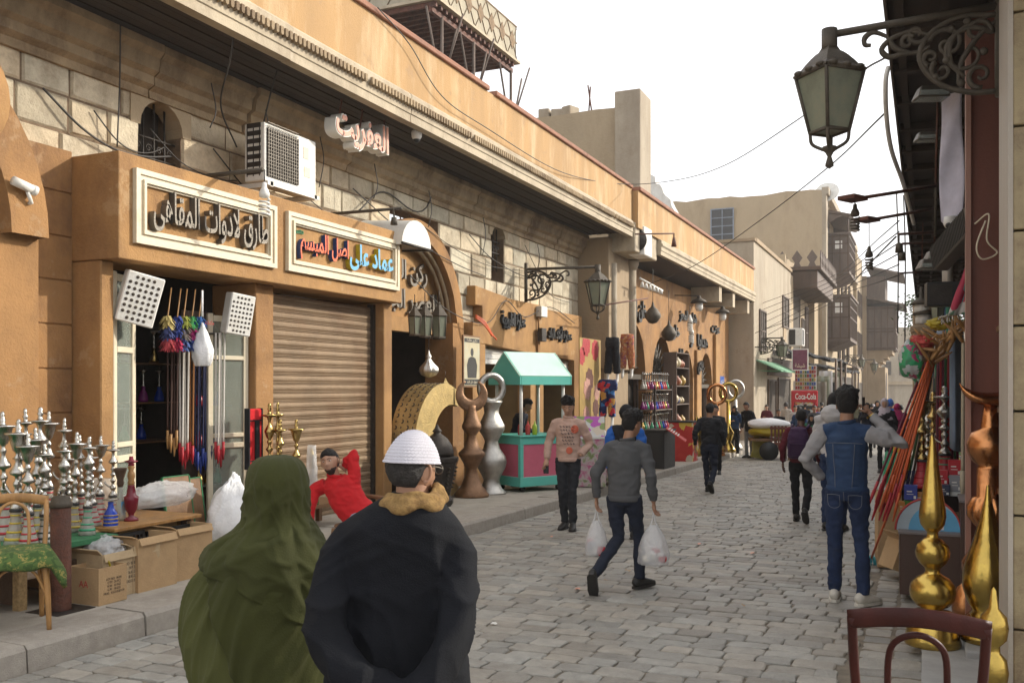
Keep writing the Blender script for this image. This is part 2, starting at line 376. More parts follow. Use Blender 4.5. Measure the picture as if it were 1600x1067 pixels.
tag(b.build('far_road','sett',loc=(0,0,0)),None,kind='structure')
b=MB();y=1.2;rs=random.Random(5)
while y<60:
 L=rs.uniform(.95,1.5);y1=y+L-.015
 o=rs.uniform(-.006,.006)
 P=[]
 for yy in(y,y1):
  k=kx(yy)+o;g=gz(k,yy)
  P+=[(k,yy,g-.06),(k-.012,yy,g+PH-.028),(k-.035,yy,g+PH+o),(k-.40,yy,g+PH+o+.004),(k-.40,yy,g-.06)]
 t=rs.uniform(.86,1.08)
 b.add(P,[(0,5,6,1),(1,6,7,2),(2,7,8,3),(3,8,9,4),(4,3,2,1,0),(5,6,7,8,9)],0,False)
 y+=L
y=1.0
while y<60:
 L=rs.uniform(1.1,1.7);n=2;y1=min(60,y+L-.008)
 for i in range(n):
  f0,f1=i/n,(i+1)/n
  c=[]
  for yy,ff in((y,f0),(y,f1),(y1,f1),(y1,f0)):
   xa,xb=kx(yy)-.405,-7.9;xx=xa+(xb-xa)*ff;c.append((xx,yy))
  z=rs.uniform(-.003,.003)
  b.add([(x-(.004 if k in(0,3)else-.004),y_,gz(x,y_)+PH+z)for k,(x,y_)in enumerate(c)],[(0,3,2,1)],1)
 y+=L
tag(b.build('pavement',['kerb','slab'],loc=(0,0,0)),None,kind='structure')
b=MB()
for(x0,x1,y0,y1,dz)in((-.02,3,1,40,.05),):
 y=y0
 while y<y1:
  L=rs.uniform(.5,.8);x=x0
  for k in range(4):
   w=.55;h=dz+rs.uniform(-.004,.004)
   vs=gq(x,x+w-.012,y,y+L-.012,h)+gq(x,x+w-.012,y,y+L-.012,-.05)
   b.add(vs,[(0,1,2,3),(0,4,5,1),(3,7,4,0),(1,5,6,2)]);x+=w
  y+=L
tag(b.build('pavement_slabs','slab2',loc=(0,0,0)),None,kind='structure')
# LEFT MARKET BUILDING
WX=-7.65
def stone_wall(b,x,y0,y1,z0,z1,holes=(),arches=(),rh=.37,seed=1,out=1):
 """coursed blocks with raised-looking brown joints; holes (ya,yb,za,zb) and arches (fn z-> (ya,yb) or None) stay open"""
 rs=random.Random(seed);z=z0
 while z<z1-.02:
  h=min(rs.uniform(rh*.9,rh*1.12),z1-z);zt=z+h
  cuts=[(a,c)for a,c,e,f in holes if zt>e and z<f]
  for fn in arches:
   q=fn(z+.02),fn(zt-.02);q=[k for k in q if k]
   if q:cuts.append((min(k[0]for k in q),max(k[1]for k in q)))
  cuts.sort();segs,yy=[],y0
  for a,c in cuts:
   if a>yy:segs.append((yy,a))
   yy=max(yy,c)
  if yy<y1:segs.append((yy,y1))
  for a,c in segs:
   b.box(x-.35,x-.012,a,c,z,zt,1)
   y=a
   while y<c-.01:
    w=rs.uniform(.42,.85);ye=min(y+w,c)
    if c-ye<.2:ye=c
    t=rs.uniform(.72,1.12);wv=rs.uniform(-.05,.05);d=x+rs.uniform(0,.02)
    g0=.011;m1,m2=.012+rs.random()*.012,.012+rs.random()*.012
    A=[(x-.012,y+g0,z+g0),(x-.012,ye-g0,z+g0),(x-.012,ye-g0,zt-g0),(x-.012,y+g0,zt-g0)]
    B=[(d,y+g0+m1,z+g0+m2),(d,ye-g0-m2,z+g0+m1),(d,ye-g0-m1,zt-g0-m2),(d,y+g0+m2,zt-g0-m1)]
    b.add(A+B,[(4,5,6,7),(0,1,5,4),(1,2,6,5),(2,3,7,6),(3,0,4,7)],0,False,(t*(1+wv),t,t*(1-wv)))
    y=ye
  z=zt
MBD=T('market_building','long sunlit stone market building with deep dark eaves and an orange parapet','building',(WX,2,0))
AM,AW,AZ,AHT=13.28,1.62,2.75,1.6
def arch_hole(z):
 if z<AZ:return(AM-AW,AM+AW)
 u=(z-AZ)/AHT
 if u>=1:return None
 w=AW*(1-u**1.6)**(1/2.1);return(AM-w,AM+w)
b=MB()
stone_wall(b,WX,1,21.1,2.2,5.0,holes=[(7.41,8.03,3.3,4.62),(16.2,16.8,3.9,4.74),(6.6,11.6,2.1,2.9)],arches=[arch_hole],seed=4)
stone_wall(b,WX,1,21.1,-.5,2.2,holes=[(6.5,11.7,-1,3),(15.3,20.7,-1,3)],arches=[arch_hole],seed=5)
b.build('stone_wall',['stone','mortar'],MBD,world=True)
b=MB()
prof=[(0,4.72),(.05,4.72),(.07,4.80),(.15,4.84),(.15,4.93),(.22,4.97),(.24,5.1),(.30,5.16),(.30,5.24)]
ys=[1,3.3,5.05,5.3,7.5,9.0,11.2,13.0,15.2,17.7,19.4,21.1]
for a,c in zip(ys,ys[1:]):
 j=rs.uniform(-.03,.03);e=.012
 if abs(a-5.05)<.1:continue
 A=[(WX+max(0.002,px_+j if px_>.06 else px_+.002),a+e,z)for px_,z in prof];B=[(x,c-e,z)for x,_,z in A]
 b.strip(A,B);b.add(A+[(WX-.02,a+e,5.24)],[tuple(range(len(A)+1))]);b.add(B+[(WX-.02,c-e,5.24)],[tuple(range(len(A),-1,-1))])
b.build('cornice','stonedk',MBD,world=True)
CXF=-6.35
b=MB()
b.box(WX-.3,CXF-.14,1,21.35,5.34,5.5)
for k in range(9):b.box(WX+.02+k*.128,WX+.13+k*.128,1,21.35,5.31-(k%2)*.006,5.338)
b.build('eaves_soffit','soffit',MBD,world=True)
b=MB()
fp=[(-.13,5.20),(0,5.20),(0,5.30),(.015,5.31),(.015,5.40),(.05,5.44),(.05,5.475),(.02,5.49),(.02,5.56),(-.02,5.60),(-.13,5.60)]
A=[(CXF+u,1,z)for u,z in fp]
yy=[1+.0001]+[3.2,5.9,8.3,10.9,13.5,16.1,18.7,21.35]
for a,c in zip(yy,yy[1:]):
 j=rs.uniform(-.008,.008);A=[(x+j,a+.004,z+j*.5)for x,_,z in[(CXF+u,0,z)for u,z in fp]];B=[(x,c-.004,z)for x,_,z in A]
 b.strip(A,B);b.add(A,[tuple(range(len(A)))]);b.add(B,[tuple(range(len(A)-1,-1,-1))])
fas=b.build('fascia','cream',MBD,world=True)
b=MB()
n=int(20.2/.078)
for k in range(n):
 y=1.1+k*.078
 if rs.random()<.05:continue
 P=[(y,5.475),(y+.046,5.475),(y+.046,5.41)]+[(y+.023+.023*math.cos(math.pi*q/4),5.41-.025*math.sin(math.pi*q/4))for q in range(1,4)]+[(y,5.41)]
 b.prism([(u,v)for u,v in reversed(P)],lambda u,v,d:(CXF+d,u,v),.012,.075)
b.build('scallop_trim','stonedk',fas,world=True)
b=MB();b.box(CXF-.16,CXF-.03,1,21.35,5.6,6.34);b.build('parapet','parapet',MBD,world=True)
b=MB()
for a,c in((1,7.2),(7.21,13.36),(13.62,18.0),(18.01,21.3)):b.box(CXF-.21,CXF+.02,a,c,6.342,6.42)
b.build('coping','coping',MBD,world=True,bev=.01)
def arched_window(par,y0,y1,z0,zs,h,x=WX,name='window',bars=4,scroll=True):
 b=MB();o=arch_pts(y0,y1,zs,h)
 pts=[(y0,z0),(y1,z0)]+o
 b.box(x-.40,x-.345,y0-.1,y1+.1,z0-.1,zs+h+.12)  # dark panel added behind the opening to stop sky light showing through
 w=b.build(name,'void',par,world=True)
 b=MB();R=.012
 for k in range(1,bars):yk=y0+(y1-y0)*k/bars;zt=zs+h*math.sqrt(max(0,1-((yk-(y0+y1)/2)/((y1-y0)/2))**2));b.tube([(x-.1,yk,z0),(x-.1,yk,zt)],R,6)
 for zz in(zs-.08,zs-.3):b.tube([(x-.1,y0,zz),(x-.1,y1,zz)],R,6)
 if scroll:
  for k in range(bars):
   yk=y0+(y1-y0)*(k+.5)/bars
   b.tube([(x-.1,yk+.05*math.cos(a*.7)*(1-a/14),zs-.19+.05*math.sin(a*.7)*(1-a/14))for a in range(14)],.008,5)
 b.build('grille','iron',w,world=True)
 return w
arched_window(MBD,7.41,8.03,3.3,4.42,.31)
arched_window(MBD,16.2,16.8,3.9,4.56,.2)
for y0,y1,zs,h,zt in((7.41,8.03,4.42,.31,4.9),(16.2,16.8,4.56,.2,4.9)):
 b=MB();o=arch_pts(y0,y1,zs,h)
 b.prism([(y1,zs),(y1+.13,zs),(y1+.13,zt),(y0-.13,zt),(y0-.13,zs),(y0,zs)]+o[::-1][1:-1],lambda u,v,d:(WX+d,u,v),-.22,.024);b.build('window_head','tan',MBD,world=True)
# arched doorway
b=MB();N=22
def arch_outline(w,ht,n=N):
 o=[]
 for i in range(n+1):
  t=i/n*2-1;z=(1-abs(t)**2.1)**(1/1.6)*ht if abs(t)<1 else 0
  o.append((AM-t*w,AZ+z))
 return o
A0=arch_outline(AW+.02,AHT+.02);A1=arch_outline(AW-.24,AHT-.26)
f=.06
b.strip([(WX+f,u,v)for u,v in A1],[(WX+f,u,v)for u,v in A0]);b.strip([(WX+f,u,v)for u,v in A0],[(WX-.1,u,v)for u,v in A0]);b.strip([(WX-.5,u,v)for u,v in A1],[(WX+f,u,v)for u,v in A1])
ar=b.build('arch','plaster2',MBD,world=True)
b=MB();A2=arch_outline(AW-.3,AHT-.34);A3=arch_outline(AW-.36,AHT-.4)
for q,xx in((A2,-.06),(A3,-.13)):b.tube([(WX+xx,u,v)for u,v in q],.035,6)
b.build('arch_moulding','stonedk',ar,world=True)
b=MB()
for s in(-1,1):
 b=MB();y0,y1=sorted((AM+s*(AW+.02),AM+s*(AW-.40)));b.box(WX-.5,WX+f-.004,y0,y1,-.4,AZ);b.build('door_jamb','plaster2',MBD,world=True)
b=MB();A4=[(AM+AW-.26,AZ-.0)]+arch_outline(AW-.26,AHT-.28)+[(AM-AW+.26,AZ)]
b.prism([(AM-AW+.2,AZ+.02),(AM+AW-.2,AZ+.02)]+arch_outline(AW-.25,AHT-.27),lambda u,v,d:(WX+d,u,v),-.34,-.26)
b.box(WX-.3,WX-.12,AM-AW+.4,AM+AW-.4,AZ-.22,AZ+.018)
ty=b.build('tympanum','plaster',MBD,world=True)
letters('lettering','ركن المعز',1.5,.42,.07,'steel',face_px((WX-.262,AM+.0,3.52)),ty,.02)
letters('lettering','العصر الجديد',2.1,.42,.07,'steel',face_px((WX-.262,AM+.05,3.03)),ty,.02)
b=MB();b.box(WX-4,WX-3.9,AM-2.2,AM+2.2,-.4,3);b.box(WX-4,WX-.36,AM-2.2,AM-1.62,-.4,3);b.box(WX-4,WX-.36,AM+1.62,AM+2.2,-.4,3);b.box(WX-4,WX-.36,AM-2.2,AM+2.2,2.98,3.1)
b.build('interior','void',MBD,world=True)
# left neighbouring frontage (only its end is seen)
NB=T('arched_shop','ochre plaster shop front with a rounded arch at the left edge','shop front',(-7.3,5.2,0))
b=MB();b.box(-7.62,-7.30,4.6,5.92,-.4,3.02);b.box(-7.6,-7.34,4.6,5.9,3.022,3.1)
b.build('pilaster','plaster2',NB,world=True,bev=.02)
b=MB();A0=poly_arc(4.15,2.95,1.75,0,math.pi*.62,16);A1=poly_arc(4.15,2.95,1.38,0,math.pi*.62,16)
for q0,q1,x in((A0,A1,-7.16),):b.strip([(x,u,v)for u,v in q1],[(x,u,v)for u,v in q0])
b.strip([(-7.16,u,v)for u,v in A0],[(-7.62,u,v)for u,v in A0]);b.strip([(-7.62,u,v)for u,v in A1],[(-7.16,u,v)for u,v in A1])
b.build('arch','plaster2',NB,world=True)
b=MB();b.lathe([(.0001,-.12),(.5,-.12),(.55,-.05),(.5,.06),(.3,.1),(.0001,.11)],(0,0,0),24,M=Matrix.Translation((-7.2,5.0,4.05))@Matrix.Rotation(math.pi/2,4,'Y'))
b.build('round_boss','plaster',NB,world=True)
b=MB()
for k in range(10):b.box(-7.62,-7.50,5.93,6.44,-.3+k*.42,-.3+k*.42+.405)
b.box(-7.64,-7.515,5.93,6.44,-.3,3.85)
b.build('rusticated_strip','plaster2',NB,world=True,bev=.008)
# ORANGE SHOP FRONT WITH THE TWO FRAMED SIGNS
SF=T('sign_shop','orange plaster shop front with two cream framed signs above a doorway and a shutter','shop front',(-7.14,9,0))
FX=-6.9
b=MB();b.box(WX+.004,FX,6.44,11.59,2.83,3.84);b.build('fascia','plaster',SF,world=True,bev=.012,seg=2)
b=MB()
b.box(WX-.1,-7.14,6.452,6.61,-.3,2.828);b.build('pillar','plaster',SF,world=True,bev=.012)
b=MB();b.box(WX-.1,-7.10,8.63,8.96,-.3,2.828);b.build('pillar','plaster2',SF,world=True,bev=.012)
b=MB();b.box(WX-.1,-7.06,11.36,11.585,-.3,2.828);b.build('pillar','plaster',SF,world=True,bev=.012)
def sign_frame(y0,y1,z0,z1):
 b=MB()
 for(o,w,d)in((0,.05,.05),(.05,.045,.032),(.095,.03,.055),(.125,.02,.03)):
  a0,a1,c0,c1=y0+o,y1-o,z0+o,z1-o
  O=[(a0,c0),(a1,c0),(a1,c1),(a0,c1)];I=[(a0+w,c0+w),(a1-w,c0+w),(a1-w,c1-w),(a0+w,c1-w)]
  for k in range(4):
   k2=(k+1)%4;p=[O[k],O[k2],I[k2],I[k]]
   b.add([(FX+d,u,v)for u,v in p]+[(FX-.002,u,v)for u,v in p],[(0,1,2,3),(1,0,4,5),(3,2,6,7)])
 return b.build('sign_frame','frame',SF,world=True)
f1=sign_frame(6.61,8.71,2.995,3.71);f2=sign_frame(8.92,11.45,2.995,3.70)
K['orange']=mat('orange_letter',(.70,.12,.03),.4,0,.08,5,.05);K['blue']=mat('blue_letter',(.13,.40,.62),.4,0,.08,5,.05)
K['yellow']=mat('yellow_edge',(.42,.32,.02),.5,0,.1,5,.05);K['navy']=mat('navy_edge',(.03,.05,.14),.5,0,.1,5,.05)
letters('lettering','طارق لادوات المقاهى',1.72,.42,.075,'steel',face_px((FX+.002,7.66,3.35)),f1,.010)
letters('lettering','عماد على',1.08,.36,.07,'blue',face_px((FX+.002,10.70,3.33)),f2,.03,side='yellow')
letters('lettering','اصل المبسم',1.02,.36,.06,'orange',face_px((FX+.002,9.64,3.34)),f2,.02,side='navy')
letters('lettering','معسل',.19,.12,.012,mat('green_script',(.05,.2,.08),.6),face_px((FX+.002,9.16,3.50)),f2,.0)
K['shutter']=mat('tan_shutter',(.255,.175,.105),.5,.2,.18,3,.35,55,stain=(.17,.09,.045),stain_sc=1.1,stain_amt=.7)
b=MB();SX=-7.26;P=.111;pr=[]
for k in range(26):
 z=-.12+k*P;pr+=[(SX,z),(SX+.012,z+.006),(SX+.012,z+.014),(SX,z+.018),(SX+.013,z+.024),(SX+.013,z+.03),(SX+.001,z+.034),(SX+.014,z+.052),(SX+.016,z+.075),(SX+.010,z+.098),(SX,z+.104)]
b.strip([(x,8.96,z)for x,z in pr],[(x,11.36,z)for x,z in pr][:])
b.f=[tuple(reversed(f))for f in b.f]
sh=b.build('shutter','shutter',SF,world=True)
for yy_ in(8.96,11.30):b=MB();b.box(-7.3,-7.2,yy_,yy_+.06,-.1,2.8);b.build('shutter_rail','iron',sh,world=True)
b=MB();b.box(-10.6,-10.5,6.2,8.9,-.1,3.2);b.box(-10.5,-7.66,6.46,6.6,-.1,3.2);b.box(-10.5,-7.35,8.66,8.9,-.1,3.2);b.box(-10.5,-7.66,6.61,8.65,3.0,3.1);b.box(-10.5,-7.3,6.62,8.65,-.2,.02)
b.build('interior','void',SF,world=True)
def glazed_leaf(name,p0,p1,z0,z1,rails,par):
 """a cream framed glass leaf between two ground points"""
 p0,p1=Vector(p0),Vector(p1);d=(p1-p0);L=d.length;M=Matrix.Translation(p0 .to_3d())@RZ(math.atan2(d.y,d.x));b=MB();w=.065
 b.box(0,w,-.02,.02,z0,z1,0,M);b.box(L-w,L,-.02,.02,z0,z1,0,M)
 for zr,h in rails:b.box(w+.001,L-w-.001,-.025,.025,zr,zr+h,0,M)
 o=b.build(name,'frame',par,world=True,bev=.006)
 b=MB();b.box(w,L-w,-.004,.004,z0+.03,z1-.03,0,M);b.build('pane','pane',o,world=True)
 return o
glazed_leaf('glass_door',(-7.2,6.64),(-7.34,7.05),.05,2.75,[(.06,.1),(.88,.07),(1.03,.05),(1.96,.06),(2.66,.07)],SF)
glazed_leaf('glass_door',(-7.34,8.10),(-7.2,8.61),.05,2.45,[(.06,.1),(.93,.06),(1.05,.05),(1.93,.05),(2.36,.07)],SF)
# SPICE SHOP FRONT (two doors, black letters)
SP=T('spice_shop','orange plaster front with two open doors and black raised lettering beyond the arch','shop front',(-7.5,18,0))
SX2=-7.46
b=MB()
P=[(15.02,2.42),(15.55,2.42),(17.70,2.32),(17.70,-.4),(18.42,-.4),(18.42,2.30),(20.32,2.24),(20.32,-.4),(20.85,-.4),(20.85,3.30),(18.2,3.30),(18.2,3.36),(16.7,3.36),(16.2,3.40),(15.12,3.47),(15.12,3.12),(15.42,3.12),(15.42,2.80),(15.02,2.80)]
b.prism(P,lambda u,v,d:(SX2+d,u,v),-.3,0);b.box(SX2-.3,SX2-.002,15.02,15.55,-.4,2.418)
b.build('facade','plaster',SP,world=True,bev=.01)
b=MB();b.box(SX2-3.4,SX2-3.3,15.3,20.7,-.4,2.6);b.box(SX2-3.3,SX2-.3,17.85,18.1,-.4,2.5);b.box(SX2-3.3,SX2-.302,15.3,15.42,-.4,2.5);b.box(SX2-3.3,SX2-.302,15.3,20.8,2.5,2.6);b.box(SX2-3.3,SX2-.302,20.5,20.6,-.4,2.5)
b.build('interior',mat('ochre_interior',(.30,.20,.085),.85,0,.2,2,.1),SP,world=True)
for y0,y1,zt in((15.56,17.69,2.42),(18.43,20.31,2.30)):
 b=MB();b.box(SX2-.2,SX2-.165,y0,y1,zt-.36,zt-.07)
 for k in range(3):b.box(SX2-.164,SX2-.15,y0,y1,zt-.35+k*.1,zt-.28+k*.1)
 b.build('rolled_shutter','white',SP,world=True)
b=MB();b.box(SX2+.0,SX2+.05,18.0,18.11,-.2,2.7);b.tube([(SX2+.04,18.05,2.7),(SX2+.04,18.02,3.2)],.02);b.build('conduit','plaster2',SP,world=True)
b=MB();b.box(SX2+.002,SX2+.13,17.98,18.32,3.1,3.32);b.build('junction_box','white',SP,world=True,bev=.01)
b=MB();b.box(SX2+.052,SX2+.16,17.94,18.2,2.58,2.86);b.build('meter_box','iron',SP,world=True,bev=.01)
letters('lettering','عطارة القليوبية',1.15,.36,.06,'black',face_px((SX2+.001,16.75,2.92)),SP,.035)
letters('lettering','عطارة أولاد البلد',1.45,.36,.06,'black',face_px((SX2+.001,19.3,2.80)),SP,.035)
# PIER between the two buildings
PR=T('stone_pier','tan plastered pier with a white engaged column between the two market buildings','pier',(-7.2,22.2,0))
b=MB();b.box(-8,-6.87,21.1,23.2,2.05,5.2);b.box(-8,-7.0,21.2,23.1,-.5,2.048);b.build('pier_block','tan3',PR,world=True,bev=.02)
b=MB();b.box(-6.98,-6.30,21.36,23.3,4.86,5.55);b.build('corbel','cream',PR,world=True,bev=.02)
b=MB();b.tube([(-6.86,22.9,2.1),(-6.86,22.9,4.6)],.13,12);b.tube([(-6.86,21.4,2.1),(-6.86,21.4,4.6)],.09,12);b.lathe([(.13,4.6),(.2,4.75),(.2,4.85)],(-6.86,22.9,0),12)
b.build('engaged_column','tan2',PR,world=True)
# SECOND MARKET BUILDING
B2=T('arcaded_market_building','orange market building with four grilled arches and a parapet beyond the pier','building',(-7.3,30,0))
W2=-7.25
doors=[(23.4,25.6,2.0,1.35),(26.3,28.6,1.9,1.25),(29.7,31.5,1.75,1.1),(32.6,34.6,1.75,1.1)]
b=MB()
def facade_with_arches(b,x,y0,y1,z0,z1,ds,th=.35):
 P=[(y0,z0)]
 for a,c,zs,h in ds:P+=[(a,z0)]+list(reversed(arch_pts(a,c,zs,h,12,True)))[0:]+[(c,z0)]
 P+=[(y1,z0),(y1,z1),(y0,z1)]
 b.prism(P,lambda u,v,d:(x+d,u,v),-th,0)
facade_with_arches(b,W2,23.2,35.8,-.8,4.9,doors)
b.box(-7.6,W2-.04,35.8,38.0,-.9,4.9)
b.build('facade','plaster2',B2,world=True)  # darker plaster colour stands in for the shade under the eaves
for y0,y1,z1,d in((31.7,32.4,2.9,.10),(34.75,35.5,3.6,.12),(28.75,29.5,2.7,.12)):b=MB();b.box(W2-.02,W2+d,y0,y1,-.8,z1);b.build('pilaster','plaster',B2,world=True,bev=.02)
for a,c,zs,h in doors:
 b=MB();b.box(W2-.7,W2-.36,a-.1,c+.1,-.8,zs+h);dr=b.build('doorway','void',B2,world=True)
 b=MB();m,r=(a+c)/2,(c-a)/2
 for k in range(11):
  an=math.pi*(k+.5)/11
  ex=(m+r*.93*math.cos(an),zs+h*.9*math.sin(an))
  b.tube([(W2-.2,m+.1*math.cos(an),zs+.1*math.sin(an)),(W2-.2,m+.5*r*math.cos(an+.15),zs+.5*h*math.sin(an+.15)),(W2-.2,*ex)],.022,5)
  b.tube([(W2-.2,m+r*(.3+.3*math.cos(q*.8))*math.cos(an),zs+h*(.5+.2*math.sin(q*.8))*math.sin(an))for q in range(8)],.014,5)
 b.box(W2-.26,W2-.1,a,c,zs-.16,zs-.02)
 b.build('fan_grille','dusty',dr,world=True)
 for yy_ in(a+.02,c-.14):b=MB();b.box(W2-.3,W2-.2,yy_,yy_+.12,-.8,zs-.162);b.build('door_post','woodg',dr,world=True)
C2=-6.2
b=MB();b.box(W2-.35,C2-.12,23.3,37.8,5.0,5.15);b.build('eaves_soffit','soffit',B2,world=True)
b=MB();A=[(C2+u,23.32,z-.18)for u,z in fp];B=[(x,37.8,z)for x,_,z in A];b.strip(A,B);b.add(A,[tuple(range(len(A)))]);b.add(B,[tuple(range(len(A)-1,-1,-1))])
b.build('fascia','cream',B2,world=True)
b=MB();b.box(C2-.2,C2-.04,21.4,37.7,5.42,6.30);b.box(C2-1.2,C2-.201,37.5,37.7,5.42,6.3);b.build('parapet','parapet',B2,world=True)
b=MB();b.box(C2-.26,C2+.02,21.4,37.72,6.302,6.39);b.build('coping','coping',B2,world=True,bev=.01)
for y in(31.2,33.6,36.6):b=MB();b.box(W2,C2-.1,y,y+.42,4.5,4.998);b.build('bracket_beam','cream',B2,world=True)
K['lead']=mat('black_letter',(.03,.028,.025),.5,0,.2,6,.1)
for s,y,z,w,h in(('خان البلد',24.6,3.72,1.9,.62),('خان',28.9,3.35,1.0,.5),('شارع المعز',30.6,3.9,2.4,.5),('و',31.1,3.2,.35,.5),('هدايا',32.8,3.2,1.6,.55),('عزت',35.0,3.75,1.5,.4),('بازار',29.1,2.65,.9,.4),('هدى',31.9,2.3,.8,.5)):
 letters('lettering',s,w,h,.07,'lead',face_px((W2+(.002 if z>3 else.122),y,z)),B2,.03)
b=MB();b.box(W2-.03,W2+.01,35.9,37.3,-.8,2.0);b.build('door','plaster2',B2,world=True)
b=MB();b.box(W2-.03,W2+.03,35.95,36.75,1.55,2.05);pl=b.build('number_plate',mat('blue_enamel',(.03,.09,.35),.4),B2,world=True)
letters('lettering','شارع',.6,.25,.01,'white',face_px((W2+.031,36.35,1.8)),pl,.0)
# FAR BUILDINGS ON THE LEFT
def opening(par,name,x0,x1,y0,y1,z0,z1,m='void',facing='x',frame=True,bars=0,fm='woodg'):
 b=MB();b.box(x0,x1,y0,y1,z0,z1);o=b.build(name,m,par,world=True)
 if frame:
  b=MB();w=.07
  if facing=='x':
   X0,X1=x1-.01,x1+.05
   for r in((y0-w,y0,z0-w,z1+w),(y1,y1+w,z0-w,z1+w),(y0,y1,z1,z1+w),(y0,y1,z0-w,z0)):b.box(X0,X1,*r)
   for k in range(1,bars):b.box(X0,X1-.02,y0+(y1-y0)*k/bars-.025,y0+(y1-y0)*k/bars+.025,z0,z1)
   if bars:b.box(X0,X1-.025,y0,y1,(z0+z1)/2-.03,(z0+z1)/2+.03)
  else:
   Y0,Y1=y0-.05,y0+.01
   for r in((x0-w,x0,z0-w,z1+w),(x1,x1+w,z0-w,z1+w),(x0,x1,z1,z1+w),(x0,x1,z0-w,z0)):b.box(r[0],r[1],Y0,Y1,r[2],r[3])
   for k in range(1,bars):b.box(x0+(x1-x0)*k/bars-.025,x0+(x1-x0)*k/bars+.025,Y0+.02,Y1,z0,z1)
   if bars:
    for q in range(1,bars+2):b.box(x0,x1,Y0+.025,Y1,z0+(z1-z0)*q/(bars+2)-.025,z0+(z1-z0)*q/(bars+2)+.025)
  b.build('frame',fm,o,world=True)
 return o
def rough_block(b,x0,x1,y0,y1,z0,z1,seed=1,amp=.06,n=10):
 """a rendered block with a slightly uneven top edge"""
 rs=random.Random(seed);nx=max(2,int((x1-x0)/.7));ny=max(2,int((y1-y0)/.7))
 top=[(x0+(x1-x0)*i/nx,y0)for i in range(nx)]+[(x1,y0+(y1-y0)*i/ny)for i in range(ny)]+[(x1-(x1-x0)*i/nx,y1)for i in range(nx)]+[(x0,y1-(y1-y0)*i/ny)for i in range(ny)]
 T_=[(x,y,z1+rs.uniform(-amp,amp))for x,y in top];B_=[(x,y,z0)for x,y in top];m=len(top)
 c=((x0+x1)/2,(y0+y1)/2,z1)
 b.add(B_+T_+[c],[(i,(i+1)%m,m+(i+1)%m,m+i)for i in range(m)]+[(m+i,m+(i+1)%m,2*m)for i in range(m)])
H3=T('pale_house','pale grey rendered house with a flat roof edge right after the orange buildings','house',(-6.3,43,-.8))
b=MB();rough_block(b,-14,-6.3,38.05,49.4,-1.2,7.5,2,.02);b.build('wall','tan2',H3,world=True)
b=MB();b.box(-14,-6.24,37.98,38.2,7.5,7.62);b.box(-6.5,-6.22,38.2,49.4,7.5,7.66);b.build('roof_edge','tan3',H3,world=True)
opening(H3,'window',-6.36,-6.28,46.2,48.2,4.6,6.0,bars=2);opening(H3,'window',-6.36,-6.28,39.4,40.9,3.2,4.8,bars=3)
b=MB();b.box(-6.33,-6.26,46.4,47.4,3.3,4.5);b.build('shutter','tan3',H3,world=True)
opening(H3,'shop_opening',-6.5,-6.27,41.6,43.8,-1,1.9,frame=True,fm='wood');opening(H3,'shop_opening',-6.5,-6.27,44.6,48.6,-1,2.0,fm='wood')
b=MB();b.box(-6.32,-6.22,41.5,49.2,2.15,2.9);b.build('shop_sign_board','woodg',H3,world=True)
b=MB();b.add([(-6.28,38.6,2.75),(-6.28,44,2.75),(-5.3,44,2.3),(-5.3,38.6,2.3),(-6.28,38.6,2.7),(-6.28,44,2.7),(-5.3,44,2.25),(-5.3,38.6,2.25)],[(0,1,2,3),(7,6,5,4),(2,6,7,3),(0,3,7,4),(1,5,6,2)])
for k in range(12):b.box(-6.27,-5.31,38.62+k*.45,38.66+k*.45,2.3,2.31)
b.build('awning',mat('green_awning',(.16,.32,.20),.8,0,.2,4,.1),H3,world=True)
b=MB()
for k in range(14):
 y=38.5+k*.42
 b.tube([(-5.6,y+.2*math.cos(a*.75)*(1-a/12),3.0+.18*math.sin(a*.75)*(1-a/12))for a in range(11)],.02,5)
b.tube([(-5.6,38.2,3.24),(-5.6,44.4,3.24)],.025,5);b.tube([(-5.6,38.2,2.8),(-5.6,44.4,2.8)],.025,5);b.tube([(-6.3,38.3,3.24),(-5.6,38.3,3.24)],.025,5)
b.build('scroll_rail','iron',H3,world=True)
H4=T('hooded_balcony_house','weathered house with a crenellated wooden hood above a recessed balcony','house',(-6.3,55,-.9))
b=MB();rough_block(b,-14,-6.6,49.45,61.9,-1.3,8.4,5,.12);b.box(-6.7,-6.3,49.45,50.3,-1.3,7.4);b.box(-6.62,-6.2,59.5,61.9,-1.3,7.3);b.build('wall','tan',H4,world=True)
b=MB();b.box(-7.4,-5.1,50.4,59.3,6.75,7.7);b.box(-7.4,-4.9,50.2,59.5,7.7,7.9)
b.build('hood','wood',H4,world=True,bev=.03)
b=MB()
for k in range(11):
 y=50.6+k*.84;P=[(y-.22,7.9),(y+.22,7.9),(y+.12,8.1),(y+.3,8.35),(y,8.75),(y-.3,8.35),(y-.12,8.1)]
 b.prism(P,lambda u,v,d:(-4.98+d,u,v),0,.06)
for k in range(3):
 x=-5.35-k*.75;P=[(x-.2,7.9),(x+.2,7.9),(x+.11,8.1),(x+.27,8.35),(x,8.75),(x-.27,8.35),(x-.11,8.1)]
 b.prism(P,lambda u,v,d:(u,50.22+d,v),.06,0)
b.build('crenellation','woodg',H4,world=True)
opening(H4,'balcony_recess',-6.7,-6.57,50.8,55.2,3.4,6.7,fm='woodg');opening(H4,'window',-6.7,-6.57,56.3,57.6,3.3,5.6,bars=2);opening(H4,'shutter',-6.7,-6.55,58.0,59.2,3.4,6.4,m='woodg',bars=3)
opening(H4,'shop_opening',-6.8,-6.55,50.8,58.5,-1.2,1.9,fm='wood')
H5=T('tall_tan_house','tall tan house with a blank end wall and two wooden bay windows over the street','house',(-6,75,-1))
b=MB();rough_block(b,-22,-6.0,62,90,-1.5,14.2,9,.1);b.build('wall','tan',H5,world=True)
